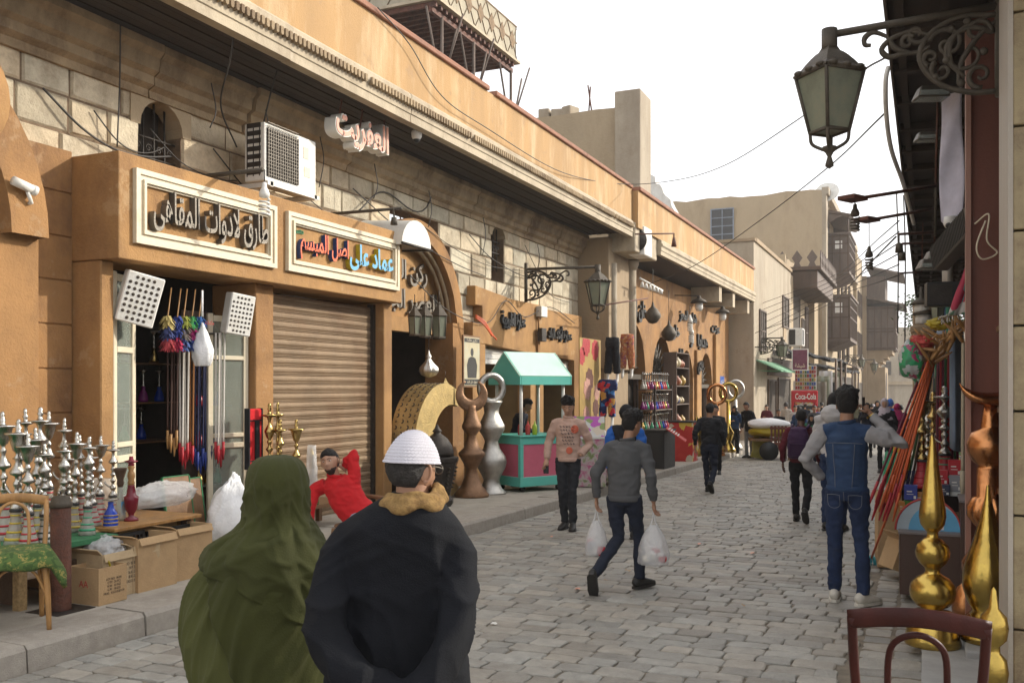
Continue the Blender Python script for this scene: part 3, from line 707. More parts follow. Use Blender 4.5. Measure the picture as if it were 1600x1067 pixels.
b=MB();b.box(-6.02,-5.75,62.02,63.2,-1.5,14.1);b.box(-6.02,-5.6,62.0,90,13.9,14.35);b.build('corner_pier','tan2',H5,world=True)
o=opening(H5,'window',-13.0,-11.6,61.9,62.06,11.2,13.4,m='mirror',facing='y',bars=2,fm=mat('blue_grey_lattice',(.22,.25,.30),.7))
for(z0,z1,y0,y1,xo)in((8.9,11.6,64.2,69.5,-4.55),(4.5,7.5,63.6,70,-4.45)):
 b=MB();b.box(-6.1,xo,y0,y1,z0+.25,z1);b.box(-6.1,xo+.12,y0-.1,y1+.1,z1,z1+.14);b.box(-6.1,xo+.05,y0-.05,y1+.05,z0+.12,z0+.249)
 b.add([(-6.1,y0,z0+.12),(xo,y0,z0+.12),(xo,y1,z0+.12),(-6.1,y1,z0+.12),(-6.1,y0+.3,z0-.35),(-5.6,y0+.3,z0-.35),(-5.6,y1-.3,z0-.35),(-6.1,y1-.3,z0-.35)],[(7,6,5,4),(1,5,6,2),(0,4,5,1),(2,6,7,3)])
 bay=b.build('bay_window','woodg',H5,world=True)
 b=MB();zm=z0+(z1-z0)*.55
 for k in range(4):b.box(-6.05+k*(xo+6)/3-.04,-6.05+k*(xo+6)/3+.04,y0-.05,y0-.001,z0+.25,z1)
 for k in range(8):b.box(xo+.001,xo+.05,y0+k*(y1-y0)/7-.05,y0+k*(y1-y0)/7+.05,z0+.25,z1)
 for zz in(zm,z1-.12,z0+.3,(zm+z1)/2):b.box(-6,xo+.03,y0-.045,y0-.002,zz-.04,zz+.04);b.box(xo+.002,xo+.045,y0,y1,zz-.04,zz+.04)
 b.build('lattice','wood',bay,world=True)
 b=MB();c=(-6+xo)/2+.1;b.box(c-.22,c+.22,y0-.03,y0-.0015,zm+.3,z1-.4);b.build('pane','white',bay,world=True)
b=MB();b.add([(-6,63.6,13.0),(-4.5,63.6,12.6),(-4.5,70.2,12.6),(-6,70.2,13.0),(-6,63.6,13.25),(-4.3,63.4,12.75),(-4.3,70.4,12.75),(-6,70.2,13.25)],[(0,3,2,1),(4,5,6,7),(0,1,5,4),(1,2,6,5),(2,3,7,6)])
P=[(-6,13.0)]+[(-6+1.4*k/8,13.0-.25-.75*(1-k/8)**2*(1 if k%2 else.9))for k in range(9)]+[(-4.5,12.62)]
b.prism(P[::-1],lambda u,v,d:(u,63.62+d,v),.08,0);b.prism(P[::-1],lambda u,v,d:(u,70.1+d,v),.08,0)
b.tube([(-4.6,64.3,11.7),(-4.6,64.3,12.7)],.06,6);b.build('roof_hood','woodg',H5,world=True)
for y in(64.6,73,76.5,80,84):opening(H5,'window',-6.1,-5.95,y,y+1.2,8.2 if y>70 else 12,10.2 if y>70 else 12.9,bars=2)
opening(H5,'window',-6.1,-5.95,62.9+.4,63.9+.2,9.7,12.4,bars=2)
b=MB()
for y in(63.6,71.5,79):
 for k in range(3):b.box(-5.98,-5.7+.06*k,y,y+1.4,8.0-.3*k+.002*k,8.25-.3*k)
b.box(-6.0,-5.55,71,90,10.9,11.4);b.box(-6,-5.7,71,90,7.1,7.35);b.build('string_course','tan2',H5,world=True)
for y in(73.5,77.5,82):opening(H5,'window',-6.1,-5.9,y,y+1.3,3.8,6.2,bars=2)
opening(H5,'shop_opening',-6.4,-5.95,64,70,-1.4,2.2,fm='wood');opening(H5,'shop_opening',-6.4,-5.95,72,79,-1.4,2.4,fm='wood');opening(H5,'shop_opening',-6.4,-5.95,81,88,-1.4,2.4,fm='wood')
b=MB();b.box(-6.0,-4.9,74,80,2.9,3.1);b.add([(-6,73.6,3.7),(-6,80.5,3.7),(-4.6,80.5,3.12),(-4.6,73.6,3.12),(-6,73.6,3.6),(-6,80.5,3.6),(-4.6,80.5,3.02),(-4.6,73.6,3.02)],[(0,1,2,3),(7,6,5,4),(2,6,7,3),(0,3,7,4)]);b.build('canopy','woodg',H5,world=True)
tr=at(1300,305,66)
sd_=T('satellite_dish','pale satellite dish on the roof edge of the tall tan house','satellite dish',(tr.x+.25,63.5,13.35))
b=MB();b.lathe([(.0001,.0),(.3,.03),(.6,.13),(.75,.22),(.74,.25),(.58,.16),(.0001,.03)],(0,-.1,.8),20,M=Matrix.Rotation(math.radians(62),4,'X'));b.build('dish','white',sd_)
b=MB();b.tube([(0,0,0),(0,0,.8)],.04,6);b.tube([(0,-.1,.6),(.15,-.9,1.0)],.02,5);b.build('mount','iron',sd_)
H6=T('ruined_facade_house','tan street house with a broken roofline between the tall house and the oriel','house',(-5.8,95,-1.5))
b=MB();rough_block(b,-16,-5.7,90.1,97.9,-1.8,13.6,12,.7);b.build('wall','tan',H6,world=True)
for y in(91,93.4,95.8):
 for z in(4.5,8.3):opening(H6,'window',-5.8,-5.66,y,y+1.1,z,z+2.2,bars=2)
opening(H6,'shop_opening',-6,-5.66,91,97,-1.7,2,fm='wood')
H7=T('oriel_tower_house','stone house with a tall dark wooden oriel under two spreading roofs','house',(-4.5,102,-1.6))
b=MB();b.box(-16,-5.3,98,112,-2,12.6);b.box(-5.4,-3.6,98.5,106,-2,3.6);b.build('wall','tan3',H7,world=True)
b=MB()
for k in range(4):b.box(-5.3,-4.2+k*.42,98.6-k*.05,105.4,3.6+k*.42,4.02+k*.42)
b.build('corbel','tan3',H7,world=True)
b=MB();b.box(-5.3,-2.7,98.3,105.6,5.28,9.6);b.box(-5.3,-3.6,98.6,105,9.9,12.6)
ol=b.build('oriel','woodg',H7,world=True)
b=MB()
for k in range(5):b.box(-5.2+k*.6,-5.12+k*.6,98.22,98.299,5.3,9.6)
for zz in(5.4,7.0,7.3,9.3):b.box(-5.3,-2.64,98.2,98.298,zz,zz+.14);b.box(-2.699,-2.62,98.3,105.6,zz,zz+.14)
for k in range(9):b.box(-2.698,-2.63,98.4+k*.88,98.5+k*.88,5.3,9.6)
b.build('lattice','wood',ol,world=True)
b=MB()
for z,xo,y0 in((9.65,-1.7,97.4),(12.65,-1.9,97.2)):
 b.add([(-5.3,y0,z+.9),(xo,y0,z),(xo,106.5,z),(-5.3,106.5,z+.9),(-5.3,y0,z+.7),(xo,y0,z-.16),(xo,106.5,z-.16),(-5.3,106.5,z+.7)],[(0,1,2,3),(7,6,5,4),(1,5,6,2),(0,4,5,1)])
b.build('roof','woodg',H7,world=True)
b=MB();b.prism(arch_pts(99.2,103,1.6,1.5,10,True)+[(99.2,-1.9),(103,-1.9)],lambda u,v,d:(-3.6+d,u,v),-.05,.03);b.build('archway','void',H7,world=True)
H8=T('far_tan_building','pale tan building closing the far end of the street','building',(0,150,-2))
b=MB();rough_block(b,-9,2.5,150,160,-3,8.0,3,.3);rough_block(b,-5,6,165,175,-3,11.5,4,.2);b.build('wall','tan2',H8,world=True)
for k in range(5):opening(H8,'window',-7.5+k*2,-6.7+k*2,149.9,150.1,3.5,5.4,facing='y',bars=2)
b=MB();b.box(-9,2.6,149.6,149.99,2.0,2.5);b.build('ledge','tan',H8,world=True)
# ROOFTOPS ABOVE THE LEFT ROW
RB=T('rooftop_room','plain tan rooftop block with a corner pilaster behind the parapet','rooftop block',(-8.2,26,5.5))
b=MB();rough_block(b,-9.7,-6.95,23.0,23.85,5.2,8.85,7,.03);rough_block(b,-10.6,-9.69,23.3,27,5.2,8.2,8,.05);b.build('wall','tan',RB,world=True)
b=MB();b.box(-7.3,-6.62,22.88,23.9,5.2,9.22);b.build('pilaster','tan2',RB,world=True,bev=.02)
for k,(x,s)in enumerate(((-9.75,.34),(-9.42,.3),(-9.05,.36),(-8.7,.3))):
 b=MB();b.box(-s/2,s/2,-.2,.2,0,.24+.05*(k%2));o=b.build('loose_block','tan2',loc=(x,23.4,8.84 if x>-9.7 else 8.6),rot=(-.2,.1,.3,-.35)[k],bev=.02)
 tag(o,('leftmost pale stone block lying on the rooftop room','small squared block second from the left on the rooftop room','largest loose block, second from the right on the rooftop room','rightmost tilted block on the rooftop room')[k],'stone block','loose blocks on the rooftop')
for x,z,t in((-8.15,.75,.05),(-8.05,.8,-.12)):
 b=MB();b.tube([(0,0,0),(t,0,z)],.02,5);tag(b.build('rebar','rust',loc=(x,23.3,8.82)),'bent rusty rod, the '+('left' if t>0 else 'right')+' of two sticking up from the rooftop room','steel rod','rods on the rooftop')
RL=T('rooftop_loft','timber loft on thin raking stilts with a patterned lattice wall above the roof','rooftop loft',(-13,22.5,6))
lx0,lx1,ly0,ly1,lz=-17,-11,20.1,25.0,11.1
K['reed']=mat('reed_panel',(.38,.335,.25),.9,0,.2,5,.3,40,streak=.1);K['reedk']=mat('dark_lattice',(.22,.15,.09),.9,0,.3,8,.2)
b=MB();b.box(lx1-.05,lx1,ly0,ly1,lz+.1,lz+1.15);b.box(lx0,lx1-.05,ly0,ly0+.05,lz+.1,lz+1.15);b.box(lx0,lx0+.05,ly0,ly1,lz+.1,lz+1.15);b.box(lx0,lx1,ly1-.05,ly1,lz+.1,lz+1.15)
pn=b.build('lattice_wall','reed',RL,world=True)
b=MB()
for k in range(7):
 yc=ly0+.4+k*.7
 b.prism([(yc-.2,lz+.62),(yc,lz+.36),(yc+.2,lz+.62),(yc,lz+.9)],lambda u,v,d:(lx1+d,u,v),.002,.02)
 for q in(lz+.12,lz+.62,lz+1.1):b.box(lx1+.001,lx1+.018,yc-.35,yc+.35,q,q+.035)
 b.tube([(lx1+.012,yc-.35,lz+.14),(lx1+.012,yc+.35,lz+1.1)],.012,4);b.tube([(lx1+.012,yc+.35,lz+.14),(lx1+.012,yc-.35,lz+1.1)],.012,4)
for k in range(9):
 xc=lx1-.4-k*.66
 b.prism([(xc-.2,lz+.62),(xc,lz+.36),(xc+.2,lz+.62),(xc,lz+.9)],lambda u,v,d:(u,ly0-d,v),.002,.02)
 b.tube([(xc-.33,ly0-.012,lz+.14),(xc+.33,ly0-.012,lz+1.1)],.012,4);b.box(xc-.33,xc+.33,ly0-.018,ly0-.001,lz+.1,lz+.14)
b.build('diamond_pattern','reedk',pn,world=True)
b=MB();b.box(lx0-.1,lx1+.1,ly0-.1,ly1+.1,lz+.03,lz+.1);b.build('platform_edge','cream',RL,world=True)
b=MB()
for k in range(18):b.box(lx0,lx1,ly0+k*.275,ly0+k*.275+.08,lz-.1,lz+.028)
for k in range(5):b.box(lx0+.2+k*1.4,lx0+.3+k*1.4,ly0,ly1,lz-.22,lz-.102)
b.build('floor_joists','rust',RL,world=True)
for x in(lx1-.1,lx1-1.9,lx1-3.7):
 for y in(ly0+.5,ly0+2.3,ly1-.15):
  b=MB();b.tube([(x,y,5.6),(x,y,lz-.2)],.045,6);b.tube([(x,y,9.0),(x,y+.8,lz-.2)],.03,5);b.tube([(x,y,9.0),(x,y-.8,lz-.2)],.03,5);b.tube([(x,y,9.2),(x+.6,y,lz-.2)],.025,5);b.tube([(x,y,6.2),(x,y-1.2,9.2)],.025,5)
  b.build('stilt','woodg',RL,world=True)
rp=T('rubble_roof','whitish crumbling roof slope behind the second parapet','roof ruin',(-9,35,5.5))
b=MB();rs=random.Random(4)
a0,a1,a2=at(1006,262,36),at(1066,342,36),at(1066,400,36)
def rubfn(u,v):
 x=a0 .x+(a1 .x-a0 .x)*u;z=a0 .z+(a1 .z-a0 .z)*u**1.25
 q=NZ.noise((u*7,v*5,2))*.22
 return(x+NZ.noise((u*9,v*9,7))*.15,a0 .y+v*3,max(5.2,z*(1-(v if v>.0 else 0)*.0)+q-v*.6))
b.grid(rubfn,26,8,0,False);b.grid(lambda u,v:(rubfn(u,0)[0],a0 .y,5.2+(rubfn(u,0)[2]-5.2)*v),26,6,0,False)
b.build('rubble_slope','white',rp,world=True)
for k in range(5):
 q=at(1100+k*14,375+(k%2)*5,39);s=.35+.1*(k%3)
 b=MB();b.ell((0,0,0),(s,.3,.2+.06*(k%2)),7,5);o=b.build('rubble_heap','tan2',loc=(q.x,q.y+.8,7.66),rot=k*.7)
 tag(o,'heap of pale rubble on the roof edge of the pale grey house','rubble','rubble on the pale house roof')
# RIGHT-HAND BUILDING
RBD=T('canopied_shop','dark shop building opposite the stone market, with a low black-brown wooden canopy','building',(1.5,18,0))
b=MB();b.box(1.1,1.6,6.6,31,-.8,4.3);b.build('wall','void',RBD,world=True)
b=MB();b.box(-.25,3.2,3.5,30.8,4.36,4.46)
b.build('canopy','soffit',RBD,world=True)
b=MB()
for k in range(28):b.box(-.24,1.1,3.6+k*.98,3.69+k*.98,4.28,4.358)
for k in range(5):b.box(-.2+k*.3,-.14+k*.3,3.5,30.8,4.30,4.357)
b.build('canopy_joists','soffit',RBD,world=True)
b=MB();b.box(-.27,-.252,3.5,30.8,4.30,4.47);b.build('canopy_edge','woodg',RBD,world=True)
b=MB();b.box(.295,1.1,7.3,7.42,-.1,4.28);b.build('panel','redwood',RBD,world=True)
b=MB();b.box(.262,.294,7.26,7.46,-.1,4.28);b.build('panel_edge',mat('pinkish_trim',(.30,.16,.12),.6,0,.15,5,.1,streak=.2),RBD,world=True)
b=MB();b.box(-.35,.6,30.9,32.5,-.8,4.2);b.box(-.42,.6,30.85,32.6,3.3,3.5);b.build('stone_pier','tan3',RBD,world=True,bev=.03)
b=MB()
for z in(.9,1.45,2.0):b.box(.45,.75,6.4,7.25,z,z+.035)
b.box(.72,.76,6.4,7.25,0,2.6);b.build('shelf','woodm',RBD,world=True)
RP=T('stone_doorway_pillar','mottled stone pillar with a pale edge at the right border','pillar',(.8,5.9,-.1))
b=MB()
K['mottle']=mat('mottled_marble',(.30,.235,.13),.5,0,.25,3,.2,30,stain=(.14,.085,.05),stain_sc=4.5,stain_amt=.8)
zz=[-.3,.35,.95,1.5,1.95,2.45,3.0,3.6,4.27]
for z0,z1 in zip(zz,zz[1:]):b.box(.425,1.4,5.54,6.18,z0,z1-.012)
b.build('shaft','mottle',RP,world=True,bev=.006)
b=MB();b.box(.40,.424,5.545,6.2,-.3,4.27);b.build('pale_edge',mat('pale_edge_board',(.42,.37,.31),.6,0,.15,3,.25,30,streak=.15,stain=(.3,.22,.17),stain_sc=3),RP,world=True)
TR_=T('street_tree','leafy green tree showing past the far end of the dark canopy','tree',(.75,42,-.75))
b=MB();b.tube([(0,0,0),(.05,0,1.6),(-.1,.1,3.2),(.1,0,4.6)],[.2,.16,.12,.05],8)
rs=random.Random(11);tips=[]
for k in range(10):
 a=rs.uniform(0,6.28);r=rs.uniform(.5,1.3);z=rs.uniform(3.2,6.0);tips.append(Vector((r*math.cos(a),r*math.sin(a),z)));b.tube([(0,.05,z-1.2),(r*.4*math.cos(a),r*.4*math.sin(a),z-.5),tuple(tips[-1])],[.05,.035,.012],5)
b.build('trunk','wood',TR_)
b=MB()
for k in range(4200):
 c=rs.choice(tips)+Vector((rs.gauss(0,.32),rs.gauss(0,.32),rs.gauss(0,.3)));s=rs.uniform(.05,.1);n=Vector((rs.gauss(0,1),rs.gauss(0,1),rs.gauss(0,1))).normalized();u=n.orthogonal().normalized();w=n.cross(u)
 b.add([c-u*s,c+w*s*.45,c+u*s,c-w*s*.45],[(0,1,2,3)],0,False,rs.uniform(.6,1.3))
b.build('crown',mat('leaf',(.06,.095,.03),.55,0,.25,3,0,attr='tint'),TR_)
# OVERHEAD CABLES
def cable(pts,lab,r=.008,n=8,m='cable',g='cables strung over the street'):
 P=bez(pts,n);b=MB();b.tube(P,r,5);tag(b.build('cable',m,loc=P[0],world=True),lab,'cable',g)
cable([on_x(590,12,-6.3),on_x(640,70,-6.3),on_x(690,150,-6.3),on_x(760,200,-6.3),on_x(880,270,-6.3),on_x(978,288,-6.3),at(1065,280,20),at(1140,255,17),at(1250,185,12),at(1338,118,8),at(1384,90,7)],'thin black cable looping down the first orange parapet and over the street to the canopy',.008)
cable([on_x(1012,445,-6.2),at(1085,415,20),at(1180,350,17),at(1290,265,12),at(1385,175,7.5)],'taut dark wire crossing from the arcaded building up to the dark canopy',.008)
cable([on_x(1180,520,-6.1),at(1290,478,33),at(1400,370,12)],'lower slack wire from the pale house to the dark canopy',.012)
for k in range(6):cable([at(1180+4*k,478+k*9,40),at(1300,432+k*7,34),at(1405,345+k*17,14)],'one of the thin parallel wires fanning over the far street',.010,6,g='thin wires fanning over the far street')
for x,y0,y1 in((1401,300,520),(1412,305,560)):
 p=at(x,y0,18);cable([p,p+Vector((.03,0,-1.2)),p+Vector((.02,0,(y0-y1)/F*18))],('left' if x<1405 else 'right')+' loose cord hanging from the dark canopy edge',.014)
cable([on_x(372,0,-6.45),on_x(360,90,-6.6),on_x(345,165,-7.2),on_x(370,230,-7.5)],'loose cord dangling under the eaves above the air conditioner',.01)
cable([on_x(470,0,-6.6),on_x(430,120,-6.9),on_x(410,200,-7.3)],'second slack cord under the eaves beside the hanging neon sign',.01)
cable([on_x(188,40,-7.3),on_x(187,130,-7.45),on_x(183,230,-7.5)],'thin cord hanging on the stone wall left of the small arched window',.008)
cable([on_x(640,430,-7.3),on_x(700,485,-7.4),on_x(760,505,-7.4),on_x(790,470,-7.4),on_x(820,495,-7.4),on_x(860,480,-7.4),on_x(898,505,-7.4)],'black cable drooping across the spice shop front',.009)
cable([on_x(560,330,-7.5),on_x(600,300,-7.6),on_x(660,330,-7.58),on_x(720,260,-7.58),on_x(880,350,-7.58)],'cable run along the stone wall over the arch',.012)
rs=random.Random(19)
for k in range(9):
 x0=60+k*95+rs.uniform(-20,20);x1=x0+rs.uniform(90,230);yb=lambda x:165+(x-100)*.34
 p0,p1=on_x(x0,yb(x0)-rs.uniform(0,30),WX+.05),on_x(min(x1,890),yb(min(x1,890))+rs.uniform(0,45),WX+.06);m=p0 .lerp(p1,.5)+Vector((.04,0,-rs.uniform(.12,.45)))
 cable([p0,p0 .lerp(m,.5)+Vector((.02,0,-.08)),m,m.lerp(p1,.5)+Vector((.02,0,-.04)),p1],'thin cable sagging along the stone wall under the eaves',rs.uniform(.006,.012),6,'cable','cables sagging along the stone wall')
for k in range(7):
 p0=on_x(330+k*85,130+k*42,-7.2);cable([p0,p0+Vector((.03,.04,-.3)),p0+Vector((0,-.02,-.5-.08*(k%3)))],'loose cable end dangling from the eaves',.007,5,'cable','cable ends dangling from the eaves')
# PEOPLE
def cloth(name,col,rough=.85,var=.14,bsc=220,bump=.12,sc=6,sheen=.02,**k):return mat(name,col,rough,0,var,sc,bump,bsc,sheen=sheen,spec=.25,**k)
SK=[mat('skin_light',(.43,.245,.16),.5,0,.08,12,.08,120),mat('skin_tan',(.33,.175,.105),.5,0,.08,12,.08,120),mat('skin_dark',(.12,.062,.04),.45,0,.1,12,.08,120)]
HB=mat('black_hair',(.012,.010,.009),.55,0,.3,30,.5,150);HG=mat('grizzled_hair',(.045,.04,.037),.6,0,.5,60,.5,180)
STB=mat('short_beard',(.035,.021,.015),.7,0,.4,60,.4,150)
EYE=mat('eye_dark',(.03,.022,.018),.2,0,.2,5,0);EYW=mat('eye_white',(.55,.52,.48),.3,0,.05,5,0)
LIP=mat('lip',(.22,.095,.07),.5,0,.1,12,0)
SHOE=mat('dark_shoe',(.025,.023,.021),.5,0,.3,12,.15);SHOEW=mat('white_trainer',(.58,.55,.48),.6,0,.15,12,.15)
def sst(a,b_,x):t=min(1,max(0,(x-a)/(b_-a)));return t*t*(3-2*t)
def head_pt(u,v,off=0.):
 """u longitude 0..1 (0.25 = face), v latitude 0..1 -> point about the head centre, face to +y; head is about .23 tall"""
 a=2*math.pi*u;p=math.pi*(v-.5);cx,cy,cz=math.cos(a)*math.cos(p),math.sin(a)*math.cos(p),math.sin(p)
 x,y,z=.076*cx,.096*cy,.118*cz
 lo=sst(.02,-.11,z);fr=max(0,cy)
 x*=1-.30*lo;y=y*(1-.16*lo)+.016*lo
 if cy<0:y*=1-.32*sst(-.01,-.10,z)+.04
 if fr>0:
  f2=fr**1.5
  y-=.006*f2*sst(.05,.0,abs(z-.015))
  nose=math.exp(-(x/.013)**2)*(sst(.028,-.022,z)if z>-.022 else sst(-.042,-.024,z));y+=.024*nose*(1 if fr>.5 else 0)
  for s in(-1,1):y-=.011*math.exp(-((x-s*.031)/.014)**2-((z-.014)/.011)**2)*f2
  y+=.005*math.exp(-((z-.034)/.008)**2-(x/.05)**2)*f2
  y+=.006*math.exp(-((z+.062)/.010)**2-(x/.022)**2)*f2-.004*math.exp(-((z+.0625)/.0025)**2-(x/.022)**2)*f2
  y+=.006*math.exp(-((z+.102)/.014)**2-(x/.024)**2)*f2
 n=Vector((cx/.76,cy,cz*.9)).normalized()
 return Vector((x,y,z))+n*off
def hair_fn(style,th,seed=0):
 def f(u,v):
  q=head_pt(u,v);cy=math.sin(2*math.pi*u)
  line=.068-.024*abs(math.cos(2*math.pi*u))if cy>.12 else(.010-.07*sst(.1,-.5,cy))
  if style=='quiff':line-=.0
  m=sst(line-.014,line+.012,q.z)
  t=th*m
  if style=='quiff':t=(.006+.012*sst(-.02,.06,q.z)+.034*sst(.045,.10,q.z)*(1+.3*cy))*m
  if style=='fade':t=(.003+th*sst(.0,.07,q.z))*m
  t+=NZ.noise(Vector((q.x*60,q.y*60,q.z*60+seed)))*t*.55
  return head_pt(u,v,t-.007*(1-m))
 return f
def beard_fn(th):
 def f(u,v):
  q=head_pt(u,v);cy=math.sin(2*math.pi*u)
  m=sst(-.048,-.066,q.z+.25*max(0,abs(q.x)-.035)*-1)*sst(-.25,.12,cy)
  if abs(q.x)<.024 and abs(q.z+.063)<.010:m=0
  return head_pt(u,v,th*m-.006*(1-m))
 return f
def hand(b,wrist,d,side,curl=.5,thumb=None,s=1.):
 """palm, four bent fingers and a thumb; d = forearm direction"""
 d=Vector(d).normalized();w=Vector(wrist);side=Vector(side);side=(side-d*side.dot(d)).normalized();nrm=d.cross(side)
 b.tube([w-d*.03*s,w+d*.005*s,w+d*.045*s,w+d*.085*s],[(.022*s,.024*s),(.028*s,.02*s),(.038*s,.016*s),(.036*s,.013*s)],10)if abs(d.z)<.9 else b.ell(w+d*.04*s,(.5,.5,.5),10,8,M=Matrix((side*.076*s,nrm*.036*s,d*.11*s)).transposed().to_4x4())
 for k,(o,L)in enumerate(((-.028,.07),(-.01,.08),(.009,.075),(.027,.058))):
  p=w+d*.08*s+side*o*s;dd=d.copy();pts=[p-d*.01*s];
  for seg in range(3):
   a=curl*(.45+.25*seg);dd=(dd*math.cos(a)+nrm*math.sin(a)).normalized();p=p+dd*L*s*(.42,.32,.26)[seg];pts.append(p)
  b.tube(pts,[.0095*s,.0092*s,.0085*s,.0065*s],7)
 p=w+d*.025*s-side*.03*s
 b.tube([p,p+(d*.6-side*.6+nrm*.35).normalized()*.035*s,p+(d*.8-side*.35+nrm*.6).normalized()*.068*s],[.013*s,.011*s,.008*s],7)
def merged(name,mb,mats,parent,vox=.012,smooth=3,amp=0.,freq=(9,9,26),seed=0.,extra=None,fn=None,label=None):
 me=mb.mesh('tmp');o=bpy.data.objects.new('tmp',me);COL.objects.link(o)
 r=o.modifiers.new('r','REMESH');r.mode='VOXEL';r.voxel_size=vox;r.use_smooth_shade=True
 if smooth:q=o.modifiers.new('s','SMOOTH');q.iterations=smooth;q.factor=.5
 m2=bpy.data.meshes.new_from_object(o.evaluated_get(bpy.context.evaluated_depsgraph_get()));bpy.data.objects.remove(o);bpy.data.meshes.remove(me)
 if amp or fn:
  ns=[v.normal.copy()for v in m2 .vertices]
  for v,n in zip(m2 .vertices,ns):
   c=v.co
   d=0.
   if amp:
    f1=NZ.noise(Vector((c.x*freq[0]+seed,c.y*freq[1],c.z*freq[2])));f2=NZ.noise(Vector((c.x*5+c.z*14,c.y*5+seed,c.z*10-c.x*9)))
    d=amp*(f1*1.1-abs(f2)*1.3+.3)
   if fn:d+=fn(c,n)
   v.co=c+n*d
 if extra is not None:
  b2=MB();b2 .v=[tuple(v.co)for v in m2 .vertices];b2 .f=[tuple(p.vertices)for p in m2 .polygons];b2 .m=[0]*len(b2 .f);b2 .s=[True]*len(b2 .f);b2 .t=[1.]*len(b2 .f)
  b2 .add(extra.v,extra.f,0,True);m2=b2 .mesh(name)
 for p in m2 .polygons:p.use_smooth=True
 if not isinstance(mats,(list,tuple)):mats=[mats]
 m2 .materials.clear()
 for m in mats:m2 .materials.append(K[m]if isinstance(m,str)else m)
 ob=bpy.data.objects.new(name,m2);COL.objects.link(ob);ob.parent=parent
 if label:ob['label']=label
 return ob
STAND=dict(pelvis=(0,0,.95),chest=(0,0,1.28),neck=(0,-.01,1.47),head=(0,.015,1.615),shw=.178,elR=(.25,-.03,1.14),wrR=(.25,.06,.90),elL=(-.25,-.03,1.14),wrL=(-.25,.06,.90),knR=(.10,.03,.50),anR=(.10,0,.085),knL=(-.10,.03,.50),anL=(-.10,0,.085),ftR=(.05,0),ftL=(-.05,0),hyaw=0.,hpit=0.,hroll=0.,shoff=(0,0,0))
def foot(par,an,yaw,pit,m,s=1.):
 b=MB();M=Matrix.Translation(an)@RZ(-yaw)@Matrix.Rotation(-pit,4,'X')
 rings=[(-.075,.022,.03,-.045),(-.06,.036,.045,-.035),(-.01,.042,.062,-.02),(.05,.043,.048,-.036),(.11,.047,.036,-.048),(.16,.044,.028,-.056),(.195,.030,.020,-.063),(.21,.012,.01,-.068)]
 pts=[(0,y*s,z*s)for y,_,_,z in rings];b.tube(pts,[(a*s,c*s)for _,a,c,_ in rings],12)
 b.v=[(x,y,max(z,-.078*s))for x,y,z in b.v]
 P=[(-.02,-.085),(.02,-.085),(.043,-.05),(.046,.03),(.053,.11),(.04,.185),(0,.218),(-.04,.185),(-.053,.11),(-.046,.03),(-.043,-.05)]
 b.prism([(x*s,y*s)for x,y in P],lambda u,v,d:(u,v,d),-.088*s,-.066*s)
 b.v=[tuple(M@Vector(v))for v in b.v];return b.build('shoe',m,par)
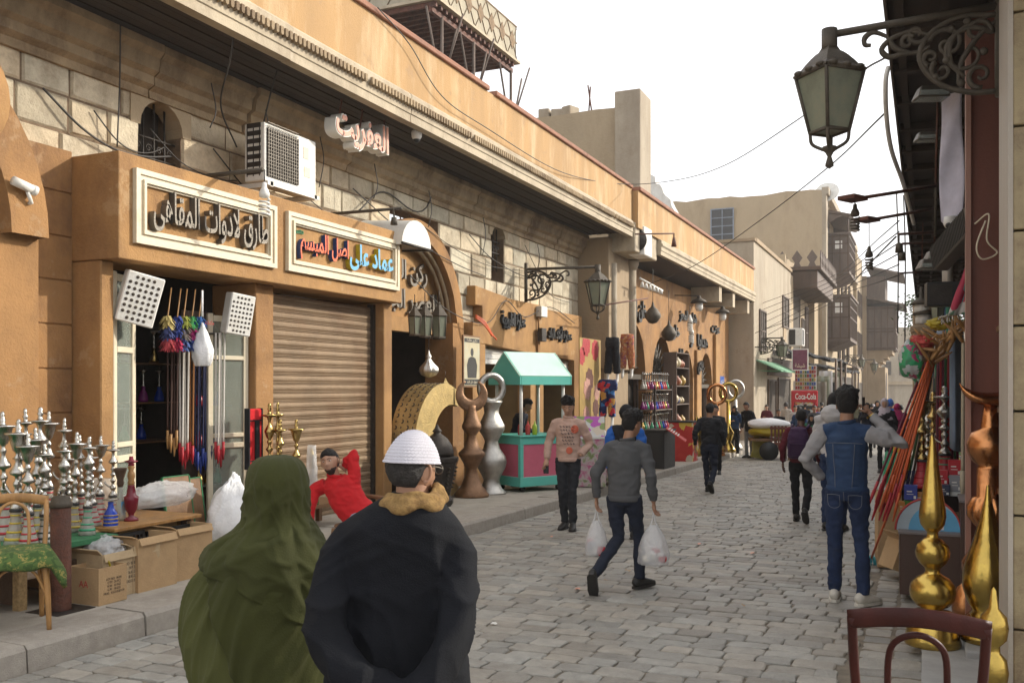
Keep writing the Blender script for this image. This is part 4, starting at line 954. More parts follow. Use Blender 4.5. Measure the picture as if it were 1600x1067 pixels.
def person(label,pos,yaw,H,shirt,pants,skin=1,hair=('short',.012),shoes=SHOE,pose=None,vox=.012,beard=0,parts=(),long=0.,loose=1.,group=None,collar=None,sleeves=None,face=True,ptight=1.,hem=.90):
 J=dict(STAND);J.update(pose or{});s=H/1.745
 V=lambda k:Vector(J[k])*s
 root=T('person',label,'person',pos,yaw,group)
 pe,ch,ne,he=V('pelvis'),V('chest'),V('neck'),V('head')
 up=(ne-pe).normalized();sx=Vector((1,0,0));so_=V('shoff')
 shR=ne+Vector((J['shw']*s,0,-.078*s))+so_;shL=ne+Vector((-J['shw']*s,0,-.078*s))-so_
 hipR,hipL=pe+Vector((.09,0,-.03))*s,pe+Vector((-.09,0,-.03))*s
 sk=SK[skin]
 b=MB();t=lambda pts,rs,n=10:b.tube(pts,[((r[0]*s,r[1]*s)if isinstance(r,tuple)else r*s)for r in rs],n)
 t([pe+Vector((0,0,-.08*s)),pe,pe.lerp(ch,.5),ch,ne+Vector((0,0,-.05*s)),ne],[(.1,.07),(.13,.09),(.115,.08),(.13,.09),(.11,.07),(.055,.055)],12)
 t([ne+Vector((0,-.005,-.04))*s,ne.lerp(he,.5),he+Vector((0,-.012,-.02))*s],[.058,.054,.05])
 for sh,el,wr in((shR,V('elR'),V('wrR')),(shL,V('elL'),V('wrL'))):t([sh.lerp(ne,.5),sh,el,wr],[.045,.043,.036,.025])
 for hp,kn,an in((hipR,V('knR'),V('anR')),(hipL,V('knL'),V('anL'))):t([hp,kn,an],[.07,.045,.035])
 ex=MB();HR=Matrix.Translation(he)@RZ(J['hyaw'])@Matrix.Rotation(J['hpit'],4,'X')@Matrix.Rotation(J['hroll'],4,'Y')@Matrix.Scale(s,4)
 nu,nv=(48,36)if vox<.015 else(28,20)
 hgrid=lambda m_,fn:m_.grid(lambda u,v:HR@fn(u,v),nu,nv,0,True,True)
 hgrid(ex,lambda u,v:head_pt(u,min(.999,max(.001,v))))
 for sg in(-1,1):ex.ell(HR@Vector((sg*.078,-.006,.004)),(1,1,1),8,6,M=(HR.to_3x3()@RZ(sg*-.35).to_3x3()@Matrix.Diagonal((.009,.019,.032))).to_4x4())
 for sg,el,wr,kk in((1,V('elR'),V('wrR'),'R'),(-1,V('elL'),V('wrL'),'L')):
  if J.get('hand'+kk,True):
   hand(ex,wr,J.get('hd'+kk,wr-el),J.get('hs'+kk,(0,1,0)),J.get('curl'+kk,.45),s=s)
 body=merged('body',b,sk,root,vox,3,extra=ex)
 if vox<.015 and face:
  b=MB()
  for sg in(-1,1):b.ell(HR@Vector((sg*.031,.0775,.0135)),(.0115*s,.0095*s,.0045*s),10,6)
  b.build('eye',EYW,root);b=MB()
  for sg in(-1,1):b.ell(HR@Vector((sg*.030,.085,.0125)),(.0060*s,.005*s,.0048*s),8,6)
  for sg in(-1,1):b.tube([HR@Vector((sg*x,y,z))for x,y,z in((.013,.0945,.030),(.030,.091,.0355),(.047,.079,.031))],[.002*s,.0026*s,.001*s],6)
  b.build('eyebrow',EYE,root)
  b=MB();b.tube([HR@Vector((x,.0955-abs(x)*.35,z))for x,z in((-.022,-.0625),(-.01,-.0605),(0,-.0615),(.01,-.0605),(.022,-.0625))],[.001*s,.003*s,.0034*s,.003*s,.001*s],6);b.build('mouth',LIP,root)
 if hair:
  b=MB();hgrid(b,hair_fn(hair[0],hair[1],hash(label)%50));b.build('hair',hair[2]if len(hair)>2 else HB,root)
 if beard:
  b=MB();hgrid(b,beard_fn(beard));b.build('beard',STB,root)
 b=MB();k=ptight
 t([pe+Vector((0,0,.05*s)),pe+Vector((0,-.005*s,-.02*s)),pe+Vector((0,0,-.10*s))],[(.148,.098),(.165,.115),(.13,.09)],14)
 for hp,kn,an in((hipR,V('knR'),V('anR')),(hipL,V('knL'),V('anL'))):
  d=(an-kn).normalized();t([hp+Vector((0,0,.02))*s,hp.lerp(kn,.35),hp.lerp(kn,.75),kn,kn.lerp(an,.4),an-d*.0*s],[.088,.086*k**.5,.068*k,.061*k,.060*k,.052*k],12)
 merged('trousers',b,pants,root,vox,1,.009*loose,(10,10,15),3.)
 b=MB();w=1+.02*loose
 bot=pe+Vector((0,0,-.04*s-long*s))
 rs_=[(.150*w+long*.10,.108*w+long*.1),(.158*w,.118*w),(.158*w,.112*w),(.166*w,.122*w),(.160,.110),(.135,.085),(.062,.062)]
 t([bot,pe+Vector((0,0,.05*s)),pe.lerp(ch,.5),ch,ch.lerp(ne,.5),ne+Vector((0,0,-.055*s)),ne+Vector((0,0,.012*s))],rs_,16)
 for sh,el,wr,kk in((shR,V('elR'),V('wrR'),'R'),(shL,V('elL'),V('wrL'),'L')):
  d=(wr-el).normalized()
  sl=MB()if sleeves else b
  if sleeves:b.ell(sh+(ne-sh)*.18,(.066*s,.066*s,.066*s),10,8);b.tube([ne+Vector((0,0,-.03*s)),sh.lerp(ne,.4),sh],[.06*s,.06*s,.058*s],10)
  (sl.tube)([sh.lerp(ne,.55 if not sleeves else.12)+Vector((0,0,-.02*s if not sleeves else 0)),sh,sh.lerp(el,.5),el,el.lerp(wr,.5),wr-d*.02*s],[q*s for q in(.07,.071,.060*w,.053*w,.049*w,.041)],12)
  if sleeves:merged('sleeve',sl,sleeves,root,vox,1,.011*loose,(12,12,16),5.)
 merged('upper_garment',b,shirt,root,vox,1,.0115*loose,(8,8,12),1.)
 b=MB()
 if collar:b.tube([ne+Vector((.066*math.cos(a)*s,.066*math.sin(a)*s,(.012+.01*math.cos(a))*s))for a in[i*math.pi/8 for i in range(16)]],[(.010*s,.020*s)]*16,8,closed=True);b.build('collar',collar,root)
 for kk in 'RL':
  yw,pt=J['ft'+kk];foot(root,V('an'+kk),yw,pt,shoes,s)
 root['_s']=s;del root['_s']
 return root,J,s,HR
def walk(stride=.28,lean=.03,arm=.16,phase=1):
 """walking pose, right foot forward when phase=1"""
 f,k=(('R','L')if phase>0 else('L','R'));sg={'R':1,'L':-1}
 p=dict(pelvis=(0,0,.93),chest=(0,lean,1.26),neck=(0,lean*1.6,1.45),head=(0,lean*2+.02,1.595))
 p['kn'+f]=(sg[f]*.10,stride*.62,.51);p['an'+f]=(sg[f]*.10,stride,.10);p['ft'+f]=(.05*sg[f],-.12)
 p['kn'+k]=(sg[k]*.10,.02,.47);p['an'+k]=(sg[k]*.10,-stride*.95,.21);p['ft'+k]=(.05*sg[k],.75)
 p['el'+k]=(sg[k]*.25,.02,1.13);p['wr'+k]=(sg[k]*.25,arm+.1,.91);p['el'+f]=(sg[f]*.25,-.10,1.14);p['wr'+f]=(sg[f]*.255,-arm*.6,.90)
 return p
def hood_scarf(root,s,HR,m,drop=.28,name='headscarf',seed=0,opening=.62):
 """a headscarf wrapped round the head, falling over the shoulders"""
 b=MB()
 def f(u,v):
  q=head_pt(u,v);cy=math.sin(2*math.pi*u);m_=1-sst(opening,opening+.16,cy)*sst(.075,.055,q.z)*sst(-.13,-.09,q.z)
  return HR@head_pt(u,v,(.016+.006*NZ.noise(q*25))*m_-.012*(1-m_))
 b.grid(f,36,24,0,True,True)
 def g(u,v):
  a=2*math.pi*u;r=.070+.13*v**.8;z=-.06-drop*v
  w=1+.05*math.sin(a*7+v*5+seed)*v
  return HR@Vector((r*1.12*w*math.cos(a),(r*.78*w)*math.sin(a)-.005,z))
 b.grid(g,40,14,0,True,True);o=b.build(name,m,root);o.modifiers.new('Solid','SOLIDIFY').thickness=.006
 return o
def gp(px,py,h=0.):return on_g(px,py,h)
def G(px,Y,h=0.):
 r=ray(px,605);p=r*Y;return Vector((p.x,p.y,gz(p.x,p.y)+h))
def Hof(top,Y,g):return HC+(HY-top)/F*Y-g.z
# the walking and standing people
navy=cloth('navy_trousers',(.018,.022,.036));blk=cloth('black_cloth',(.016,.016,.018));grey=cloth('grey_knit',(.095,.095,.097),.95,.1,260,.3);jeans=cloth('indigo_denim',(.017,.030,.075),.85,.3,240,.25,stain=(.035,.055,.12),stain_sc=5,stain_amt=.5)
denim=cloth('blue_denim',(.026,.052,.115),.85,.2,260,.25,stain=(.05,.09,.165),stain_sc=4,stain_amt=.5);greysl=cloth('light_grey_jersey',(.30,.29,.29));maroon=cloth('maroon_knit',(.085,.012,.018));white_=cloth('off_white_fleece',(.50,.48,.47));rose=cloth('dusty_pink_jersey',(.50,.335,.265));char=cloth('charcoal_jeans',(.028,.029,.033));red_=cloth('red_jersey',(.52,.018,.022));ltden=cloth('light_denim',(.27,.33,.42))
royal=cloth('royal_blue_nylon',(.02,.11,.42),.5);grn=cloth('green_cloth',(.03,.14,.08));olive=cloth('olive_cloth',(.13,.12,.07));beige=cloth('beige_jacket',(.36,.32,.27));purple=cloth('purple_nylon',(.045,.018,.055),.6);lilac=cloth('lilac_scarf',(.48,.43,.48));mag=cloth('magenta_cloth',(.28,.02,.09))
g=gp(975,922);GREY=person('man seen from behind in a grey jumper and navy trousers carrying two plastic bags',(g.x,g.y+.0,g.z),math.radians(2),Hof(641,8.25,g),grey,navy,1,('quiff',.014),SHOE,dict(pelvis=(0,0,.93),chest=(0,.02,1.26),neck=(.02,.05,1.45),head=(.05,.10,1.60),hyaw=-.65,hpit=-.1,knR=(.11,.14,.52),anR=(.12,.12,.10),ftR=(.55,-.05),knL=(-.06,.02,.50),anL=(-.20,-.36,.20),ftL=(-.1,1.05),elR=(.27,-.02,1.13),wrR=(.28,.05,.86),elL=(-.27,-.06,1.14),wrL=(-.27,-.03,.88),curlL=1.1,curlR=1.1),.009,collar=grey)
g=gp(888,826);PINK=person('man facing the camera in a printed dusty pink sweatshirt and charcoal jeans looking down',g,math.radians(192),Hof(621,12.1,g),rose,char,0,('quiff',.03),SHOE,dict(knR=(.07,.06,.50),anR=(.05,-.04,.085),knL=(-.06,.05,.50),anL=(-.07,.06,.085),hpit=-.32,elR=(.27,-.02,1.14),wrR=(.27,.14,.92),elL=(-.28,-.06,1.13),wrL=(-.17,.09,.98),handL=False,curlR=.9,ftR=(.2,0),ftL=(-.1,.0)),.010,collar=rose)
g=gp(1108,770);BLK=person('man in a black quilted jacket and dark jeans walking away up the street',g,math.radians(-4),Hof(628,17.2,g),cloth('black_quilted',(.014,.014,.017),.6),navy,1,('fade',.014),SHOE,walk(.24,.02,.1,-1),.014,loose=1.6,face=False)
g=gp(1323,942);DEN=person('man from behind in a blue denim waistcoat with grey sleeves, phone at his ear',g,math.radians(-8),Hof(610,7.58,g),denim,jeans,1,('quiff',.02),SHOEW,dict(shw=.19,knR=(.11,.03,.50),anR=(.13,.0,.085),ftR=(.5,0),knL=(-.10,.02,.50),anL=(-.11,.06,.085),ftL=(-.15,0),hpit=.0,hyaw=.15,elR=(.42,.02,1.30),wrR=(.17,.10,1.55),curlR=1.0,hdR=(-.5,.1,.6),hsR=(0,1,.2),elL=(-.33,-.05,1.17),wrL=(-.22,.13,1.0),handL=False),.009,sleeves=greysl,ptight=1.0,collar=denim)
g=G(1303,11.9);HOO=person('man from behind in an off white hooded sweatshirt and blue jeans',g,math.radians(-6),Hof(612,11.9,g),white_,jeans,2,('fade',.006),SHOE,dict(elR=(.24,.1,1.16),wrR=(.14,.28,1.10),elL=(-.225,.02,1.14),wrL=(-.20,.16,.95),knL=(-.1,.05,.5)),.014,loose=1.4,face=False)
b=MB();s_=HOO[2];b.ell((0,-.10*s_,1.47*s_),(.15*s_,.085*s_,.12*s_),14,10);b.tube([(.085*math.cos(a)*s_,(.09*math.sin(a)-.02)*s_,(1.50+.03*math.cos(a))*s_)for a in[i*math.pi/7 for i in range(14)]],.035*s_,8,closed=True);merged('hood',b,white_,HOO[0],.014,2,.01)
g=gp(1251,817);BPK=person('man from behind in a maroon jumper and black trousers wearing a purple backpack',g,math.radians(-3),Hof(636,12.55,g),maroon,blk,2,('fade',.006),SHOE,walk(.2,.01,.06,-1),.014,face=False)
s_=BPK[2];b=MB();b.tube([(0,-.20*s_,z*s_)for z in(.98,1.0,1.15,1.32,1.43,1.46)],[(.10*s_,.06*s_),(.155*s_,.095*s_),(.16*s_,.11*s_),(.155*s_,.10*s_),(.12*s_,.07*s_),(.05*s_,.03*s_)],14)
bp_=merged('backpack',b,purple,BPK[0],.012,2,.006)
b=MB()
for sg in(-1,1):b.tube([(sg*.11*s_,-.14*s_,1.43*s_),(sg*.12*s_,.0,1.475*s_),(sg*.13*s_,.13*s_,1.36*s_),(sg*.16*s_,.10*s_,1.15*s_),(sg*.16*s_,-.1*s_,1.02*s_)],.02*s_,6)
b.tube([(-.03*s_,-.2*s_,1.45*s_),(0,-.21*s_,1.50*s_),(.03*s_,-.2*s_,1.45*s_)],.008,5);b.build('strap',purple,bp_)
b=MB();b.tube([(-.11*s_,-.298*s_,1.27*s_),(0,-.312*s_,1.28*s_),(.11*s_,-.298*s_,1.27*s_)],.004,5);b.box(-.1*s_,.1*s_,-.335*s_,-.29*s_,1.03*s_,1.21*s_);b.build('pocket',cloth('dark_purple',(.03,.012,.035)),bp_,bev=.01)
g=G(978,11.2);MANB=person('man from behind in a black cap and black waistcoat with bright blue sleeves',g,math.radians(6),Hof(632,11.2,g),blk,navy,1,('short',.010),SHOE,dict(),.014,sleeves=royal,loose=1.5,face=False)
b=MB();b.grid(lambda u,v:MANB[3]@head_pt(u,.52+.48*v,.02),28,12,0,True,True);b.build('cap',blk,MANB[0])
g=G(806,16.6,PH);VEN=person('vendor in a dark navy jumper leaning in behind the mint green cart',g,math.radians(-75),Hof(619,16.6,g),cloth('dark_navy',(.014,.016,.026)),blk,1,('fade',.02),SHOE,dict(chest=(0,.06,1.27),neck=(0,.14,1.44),head=(0,.22,1.57),hpit=-.4,elR=(.26,.14,1.12),wrR=(.16,.36,1.06),elL=(-.26,.12,1.12),wrL=(-.15,.36,1.05)),.014)
g=gp(1148,712);CO1=person('woman in a blue denim jacket and black flared trousers beside the yellow sack',g,math.radians(170),Hof(634,28.5,g),denim,blk,0,None,SHOEW,dict(elR=(.22,.05,1.12),wrR=(.04,.2,1.2),hpit=-.3),.02,ptight=1.35)
hood_scarf(CO1[0],CO1[2],CO1[3],blk,.2)
g=gp(1171,715);CO2=person('man in a black jacket and pale grey trousers holding the yellow sack',g,math.radians(150),Hof(626,28.3,g),blk,cloth('pale_grey_trousers',(.24,.24,.235)),1,('short',.012),SHOE,dict(hpit=-.3,chest=(0,.05,1.27),neck=(0,.09,1.45),head=(0,.15,1.59),elL=(-.27,.05,1.12),wrL=(-.28,.22,.88)),.02,long=.1)
g=G(556,9.0,PH)
REDG=g.copy()
REDM=person('bearded man in a red sweatshirt lounging on a chair with one hand behind his head',g,math.radians(196),1.86,red_,ltden,0,('short',.011),SHOE,dict(pelvis=(-.06,0,.30),chest=(.12,-.05,.545),neck=(.225,-.08,.705),head=(.26,-.045,.845),shw=.19,shoff=(0,0,-.05),hroll=.22,hyaw=-.02,hpit=.02,elL=(.07,-.12,.92),wrL=(.16,-.15,.78),hdL=(.5,0,.3),handL=True,elR=(.44,.02,.43),wrR=(.42,.10,.18),curlR=.5,hsR=(.3,1,0),knL=(-.38,.38,.44),anL=(-.46,.50,.085),knR=(-.26,.44,.44),anR=(-.32,.62,.085)),.008,beard=.005,collar=red_)
# GOODS OUTSIDE THE LEFT SHOP
def blob(name,c,r,m,label=None,cat=None,amp=.18,f=7.,seed=0.,group=None,parent=None,flat=True,n=(36,24),neck=0):
 b=MB()
 def fn(u,v):
  a=2*math.pi*u;p=math.pi*(v-.5);d=Vector((math.cos(a)*math.cos(p),math.sin(a)*math.cos(p),math.sin(p)))
  k=1+amp*NZ.noise(d*f*.35+Vector((seed,0,0)))+amp*.7*abs(NZ.noise(d*f+Vector((0,seed,0))))+amp*.35*NZ.noise(d*f*2.6)
  z=d.z*r[2]*k
  w=1.
  if neck and d.z>0:w=1-neck*d.z**1.2
  return(d.x*r[0]*k*w,d.y*r[1]*k*w,max(z,-r[2]*.72)if flat else z)
 b.grid(fn,n[0],n[1],0,True,True);o=b.build(name,m,parent,loc=c if parent is None else None)
 if label:tag(o,label,cat,group)
 return o
TB=T('low_table','low inlaid wooden table topped with green felt and crowded with water pipes','table',(-6.3,4.4,gz(-6.3,4.4)+PH))
b=MB();b.box(-6.98,-5.84,3.2,5.40,.43,.455);b.build('tabletop','woodm',TB,world=True)
b=MB();b.box(-6.97,-5.80,3.19,5.41,.456,.468);b.box(-5.835,-5.80,3.19,5.41,.43,.4555);b.build('felt_cover','green',TB,world=True)
K['inlay']=mat('mother_of_pearl_inlay',(.36,.24,.11),.5,0,.4,40,.1)
for x in(-5.9,-6.9):
 for y in(3.3,4.62,4.86,5.34):
  b=MB();b.box(x-.035,x+.035,y-.035,y+.035,.02,.43);b.build('leg','inlay',TB,world=True,bev=.005)
b=MB();b.box(-5.9,-5.87,4.9,5.3,.02,.32);b.box(-6.9,-5.9,4.64,4.68,.05,.4);b.box(-6.4,-5.95,4.9,5.3,.1,.12);b.build('lattice_panel','wood',TB,world=True)
T2=T('low_bench','thin light wooden bench board beyond the green table holding a dark red vase','bench',(-6.2,5.9,gz(-6.2,5.9)+PH))
b=MB();b.box(-6.6,-5.86,5.43,6.40,.47,.50);b.build('board','bent',T2,world=True,bev=.004)
for x in(-5.95,-6.5):
 for y in(5.5,6.3):b=MB();b.box(x-.03,x+.03,y-.03,y+.03,.0,.47);b.build('leg','wood',T2,world=True)
def lattice_panel(lab,c,w,h,rot,lean):
 t=T('lattice_panel',lab,'lattice panel',c,rot,'dark lattice panels')
 M=Matrix.Rotation(lean,4,'Y');b=MB()
 for r in((-w/2,-w/2+.03,0,h),(w/2-.03,w/2,0,h),(-w/2,w/2,0,.03),(-w/2,w/2,h-.03,h)):b.box(-.015,.015,r[0],r[1],r[2],r[3],0,M)
 b.build('frame','black',t);b=MB()
 n=int(w/.045)
 for k in range(1,n):b.box(-.006,.006,-w/2+k*w/n-.006,-w/2+k*w/n+.006,.03,h-.03,0,M)
 for k in range(1,int(h/.06)):b.box(-.009,.005,-w/2+.03,w/2-.03,k*.06,k*.06+.012,0,M)
 b.build('lattice','iron',t);return t
gs=lambda x,y:gz(x,y)+PH
lattice_panel('smaller black lattice panel nearest the green table',(-5.86,5.62,gs(-5.8,5.6)),.30,.43,0,-.1)
lattice_panel('wide black lattice panel leaning on the thin wooden bench',(-5.86,6.06,gs(-5.8,6)),.54,.42,0,-.1)
RED=mat('red_band',(.45,.03,.04),.3,0,.1,8,0);GRB=mat('green_band',(.04,.30,.16),.3,0,.1,8,0);YEL=mat('yellow_band',(.55,.40,.05),.3,0,.1,8,0);WHB=mat('frosted_glass',(.40,.38,.32),.3,0,.15,12,.1)
BLB=mat('cobalt_glass',(.02,.06,.42),.12,0,.2,10,0);GLB=glass('grey_glass',(.45,.44,.38),.55,.1)
def hookah_stem(v):
 z0=.29
 P=[(.046,z0-.03),(.05,z0),(.036,z0+.025),(.02,z0+.05),(.036,z0+.075),(.038,z0+.09),(.02,z0+.115),(.016,z0+.14),(.03,z0+.165),(.031,z0+.18),(.016,z0+.2)]
 if v==0:P+=[(.016,.52),(.055,.535),(.062,.55),(.05,.57),(.028,.60),(.016,.63),(.026,.65),(.028,.665),(.015,.68),(.02,.70),(.04,.715),(.062,.77),(.08,.825),(.112,.836),(.112,.845),(.03,.85),(.02,.87),(.028,.89),(.015,.905),(.021,.925),(.014,.95)]
 elif v==1:P+=[(.016,.50),(.04,.52),(.05,.535),(.03,.55),(.016,.57),(.03,.59),(.032,.605),(.016,.62),(.04,.64),(.066,.68),(.07,.70),(.045,.73),(.02,.76),(.016,.79),(.03,.81),(.03,.82),(.09,.835),(.1,.845),(.03,.85),(.018,.88),(.03,.90),(.018,.915),(.024,.93),(.014,.95)]
 else:P+=[(.018,.52),(.035,.535),(.018,.55),(.018,.58),(.03,.6),(.018,.62),(.018,.66),(.055,.68),(.05,.70),(.022,.74),(.016,.80),(.026,.815),(.085,.83),(.085,.84),(.024,.845),(.018,.87),(.027,.885),(.014,.90),(.02,.92),(.013,.95)]
 return P
def make_hookah(v,band,glassm=WHB,metal='chrome'):
 t=T('water_pipe','tall silver water pipe','water pipe',(0,-50,0))
 b=MB();b.lathe(hookah_stem(v),n=16,mi=0,flute=10 if v<2 else 0,fd=.14,frange=(.70,.83)if v==0 else(.66,.72));
 b.tube([(0,0,.38),(.05,0,.39),(.085,.0,.42),(.1,0,.45)],[.012,.012,.01,.013],7);b.build('stem',metal,t)
 b=MB();P=[(.0001,0),(.085,0),(.095,.012),(.088,.04),(.075,.085),(.058,.13),(.047,.17),(.042,.21),(.044,.25),(.046,.265)]
 b.lathe(P,n=18,mi=0);g_=b.build('glass_base',glassm,t)
 b=MB()
 for z0,z1,r0,r1 in((.045,.065,.089,.084),(.10,.115,.072,.067),(.165,.178,.0495,.048),(.225,.238,.0445,.0445)):b.lathe([(r0,z0),(r1,z1)],n=18)
 b.build('colour_band',band,g_)
 b=MB();b.lathe([(.05,.255),(.053,.262),(.05,.28)],n=16);b.build('grommet','black',t)
 return t
PROT=[make_hookah(0,RED),make_hookah(1,GRB,GLB),make_hookah(2,RED),make_hookah(0,YEL,GLB),make_hookah(1,mat('dark_band',(.03,.05,.04),.3),K['silver'])]
HK=[(8,643,-6.35,0,'at the far left behind the wooden chair'),(23,655,-6.05,3,'with a yellow band above the chair back'),(45,638,-6.75,2,'tall, second from the left in the back row'),(60,636,-6.5,1,'with the tallest knob of the whole group'),(76,642,-6.85,0,'with a wide cup at the back beside the brown grooved strip'),(95,653,-6.6,2,'slim at the back in front of the plaster pillar'),(45,677,-5.95,0,'with a wide cup in front, left of the rusty post'),(70,693,-5.93,4,'with an engraved silver base right beside the rusty post'),(97,687,-6.1,1,'with green bands standing right behind the rusty post'),(115,675,-6.2,3,'with a large cup and green glass base right of the rusty post'),(129,679,-6.6,2,'thin at the back above the green felt edge'),(136,682,-5.98,1,'with red rings on a broad base at the felt front edge'),(146,700,-6.15,2,'small with a reddish patterned base near the felt corner'),(156,681,-6.45,0,'with a flat dish standing behind the clear plastic wrap'),(176,688,-6.35,2,'short and narrow, farthest to the right on the table'),(62,668,-6.25,3,'half hidden in the middle of the crowd of pipes'),(30,700,-6.6,2,'short, low in the back row at the left'),(108,705,-6.55,0,'low at the back behind the green banded pipe')]
used=set()
for px,ty,x,v,d in HK:
 p=on_x(px,ty,x);zt=.468 if p.y<5.4 else.50;s=(p.z-zt)/.95;lab='silver water pipe '+d
 if v not in used:used.add(v);o=PROT[v];o.location=(x,p.y,zt);o.rotation_euler=(.02,-.02,px*.7);o.scale=(max(.7,s*.85),max(.7,s*.85),s);o['label']=lab;o['group']='silver water pipes on the low table'
 else:cc_=clone(PROT[v],(x,p.y,zt),px*.7,lab,'silver water pipes on the low table',(max(.7,s*.85),max(.7,s*.85),s));cc_.rotation_euler=(rnd.uniform(-.035,.035),rnd.uniform(-.035,.035),px*.7)
p=on_x(173,824,-6.0);t=T('blue_glass_vase','cobalt blue banded glass pipe base under a small silver dish','vase',(-6.0,p.y,.468));b=MB();b.lathe([(.0001,0),(.055,0),(.058,.02),(.055,.13),(.03,.17),(.02,.2),(.022,.23)],n=16);v_=b.build('vase',BLB,t);b=MB()
for z in(.03,.06,.09,.12):b.lathe([(.0585,z),(.0585,z+.01)],n=16)
b.build('gold_band','oldgold',v_);b=MB();b.lathe([(.0001,.235),(.06,.245),(.065,.255),(.0001,.25)],n=16);b.build('dish','chrome',t)
p=on_x(205,818,-6.1);t=T('red_wooden_pipe','dark red turned pipe with a pale wooden neck on the bench board','water pipe',(-6.1,p.y,.50));b=MB();b.lathe([(.0001,0),(.06,0),(.055,.02),(.02,.04),(.025,.06),(.05,.1),(.058,.17),(.06,.2),(.04,.215),(.035,.25),(.028,.29),(.03,.3)],n=16);b.lathe([(.02,.46),(.03,.47),(.018,.48),(.06,.5),(.02,.51),(.015,.54)],n=14);b.build('base',mat('maroon_lacquer',(.16,.012,.025),.25,0,.15,5,0),t);b=MB();b.lathe([(.026,.3),(.03,.32),(.022,.34),(.032,.37),(.028,.4),(.018,.42),(.03,.45),(.02,.462)],n=14);b.build('neck','bent',t)
p=on_x(188,815,-6.2);t=T('clear_bottle_pipe','slim clear glass pipe with a blue tag between the blue vase and the red pipe','water pipe',(-6.2,p.y,.50));b=MB();b.lathe([(.0001,0),(.05,0),(.048,.03),(.03,.18),(.018,.24),(.02,.28)],n=14);b.build('glass',GLB,t);b=MB();b.lathe([(.02,.28),(.03,.31),(.025,.34),(.05,.42),(.055,.44),(.02,.44)],n=14);b.build('bowl','wood',t);b=MB();b.box(.03,.034,-.02,.02,.05,.16);b.build('tag','blue',t)
b=MB();rs=random.Random(2);b.grid(lambda u,v:((.10+.015*NZ.noise(Vector((u*9,v*5,0))))*math.cos(2*math.pi*u)*(1-.25*v),(.10+.015*NZ.noise(Vector((u*9,v*5,3))))*math.sin(2*math.pi*u)*(1-.25*v),v*.36),26,12,0,True,True)
p=on_x(160,800,-6.55);tag(b.build('wrapped_pipe_base',mat('wrap_film',(.70,.68,.62),.2,0,.1,9,.4,25,alpha=.4),loc=(-6.55,p.y,.468)),'clear plastic wrapped pipe base at the back of the felt table','wrapped vase')
def carton(lab,c,w,d,h,rot,m='card',flap=.12,prints=(),crumple=0.,label2=None):
 t=T('cardboard_box',lab,'box',c,rot,'cardboard boxes along the kerb');b=MB();th=.008
 for r in((-w/2,w/2,-d/2,-d/2+th),(-w/2,w/2,d/2-th,d/2),(-w/2,-w/2+th,-d/2+th,d/2-th),(w/2-th,w/2,-d/2+th,d/2-th)):b.box(*r,0,h)
 b.box(-w/2+th,w/2-th,-d/2+th,d/2-th,0,.01)
 j=random.Random(int(w*1000))
 if crumple:b.v=[(x+j.uniform(-crumple,crumple)*z/h,y+j.uniform(-crumple,crumple)*z/h,z*(1+j.uniform(-.06,.02)))for x,y,z in b.v]
 bd=b.build('body',m,t)
 if flap:
  b=MB()
  for k,(sx,sy)in enumerate(((1,0),(-1,0),(0,1),(0,-1))):
   L=(d if sx else w);a=.35+.5*j.random();R=RZ(math.atan2(sy,sx))
   M=R@Matrix.Translation(((w if sx else d)/2-.004,0,h+.003))@Matrix.Rotation(-a if k%2 else.9+a*.6,4,'Y');b.box(0,flap,-L/2+.01,L/2-.01,-.004,.004,0,M)
  b.build('flap',m,t)
 for(s,face,wd,ht,u,v,mm)in prints:
  M={'s':Matrix(((0,0,1,w/2+.001),(1,0,0,u),(0,1,0,v),(0,0,0,1))),'f':Matrix(((1,0,0,u),(0,0,-1,-d/2-.001),(0,1,0,v),(0,0,0,1)))}[face]
  me=text_mesh(s,wd,ht,.001,0,False);me.transform(M);me.materials.clear();me.materials.append(K[mm]);o=bpy.data.objects.new('print',me);COL.objects.link(o);o.parent=bd
 return t
lines="LOT NO:  06281\nQ'TY:  24 PCS\nN.W:  16 KGS\nG.W:  18 KGS\nMEAS:  41X31X28 CM"
c1=lambda px,py:(lambda q:(q.x,q.y,q.z+.002))(on_g(px,py,PH))
q=c1(148,946);carton('open cardboard box with a yellow strap, nearest to the rusty post',(q[0]-.10,q[1]+.12,q[2]),.30,.26,.27,.0,'card',.0,[(lines,'s',.19,.12,.01,.13,'ink'),('AA','f',.09,.05,.0,.15,'redink')])
q=c1(186,932);carton('greyer cardboard box with plastic poking out of its top',(q[0]-.16,q[1]+.02,q[2]),.34,.38,.34,.02,'card2',.06,[(lines,'s',.2,.16,.06,.17,'ink')])
q=c1(221,925);carton('crumpled tall cardboard box in the middle of the row',(q[0]-.14,q[1]+.06,q[2]),.26,.25,.36,-.06,'card2',.07,[(lines,'s',.13,.14,0,.2,'ink')],.015)
q=c1(262,916);carton('largest cardboard box with open flaps tied by a purple string',(q[0]-.22,q[1]-.10,q[2]),.42,.42,.42,.03,'card',.06)
q=c1(305,905);carton('cardboard box at the far end of the row beside the green edged boards',(q[0]-.26,q[1]+.06,q[2]),.42,.40,.43,-.05,'card',.06)
q=c1(186,932);blob('plastic_bag',(q[0]-.16,q[1]+.02,q[2]+.34),(.13,.15,.09),'plastic','clear plastic bag bunched in the top of the greyer box','plastic bag',.3,8,3)
b=MB();q=c1(172,938);b.tube(bez([(0,0,0),(.005,.01,.15),(-.01,.0,.28),(-.08,.01,.275),(-.18,-.02,.28)],6),[(.012,.002)]*25,6);tag(b.build('strap','yellow',loc=(q[0],q[1],q[2])),'yellow packing strap hanging over the nearest cardboard box','strap')
q=on_g(95,953,PH);BO=T('rusty_bollard','rusty red brown iron post with a grey cap standing on the pavement','bollard',q)
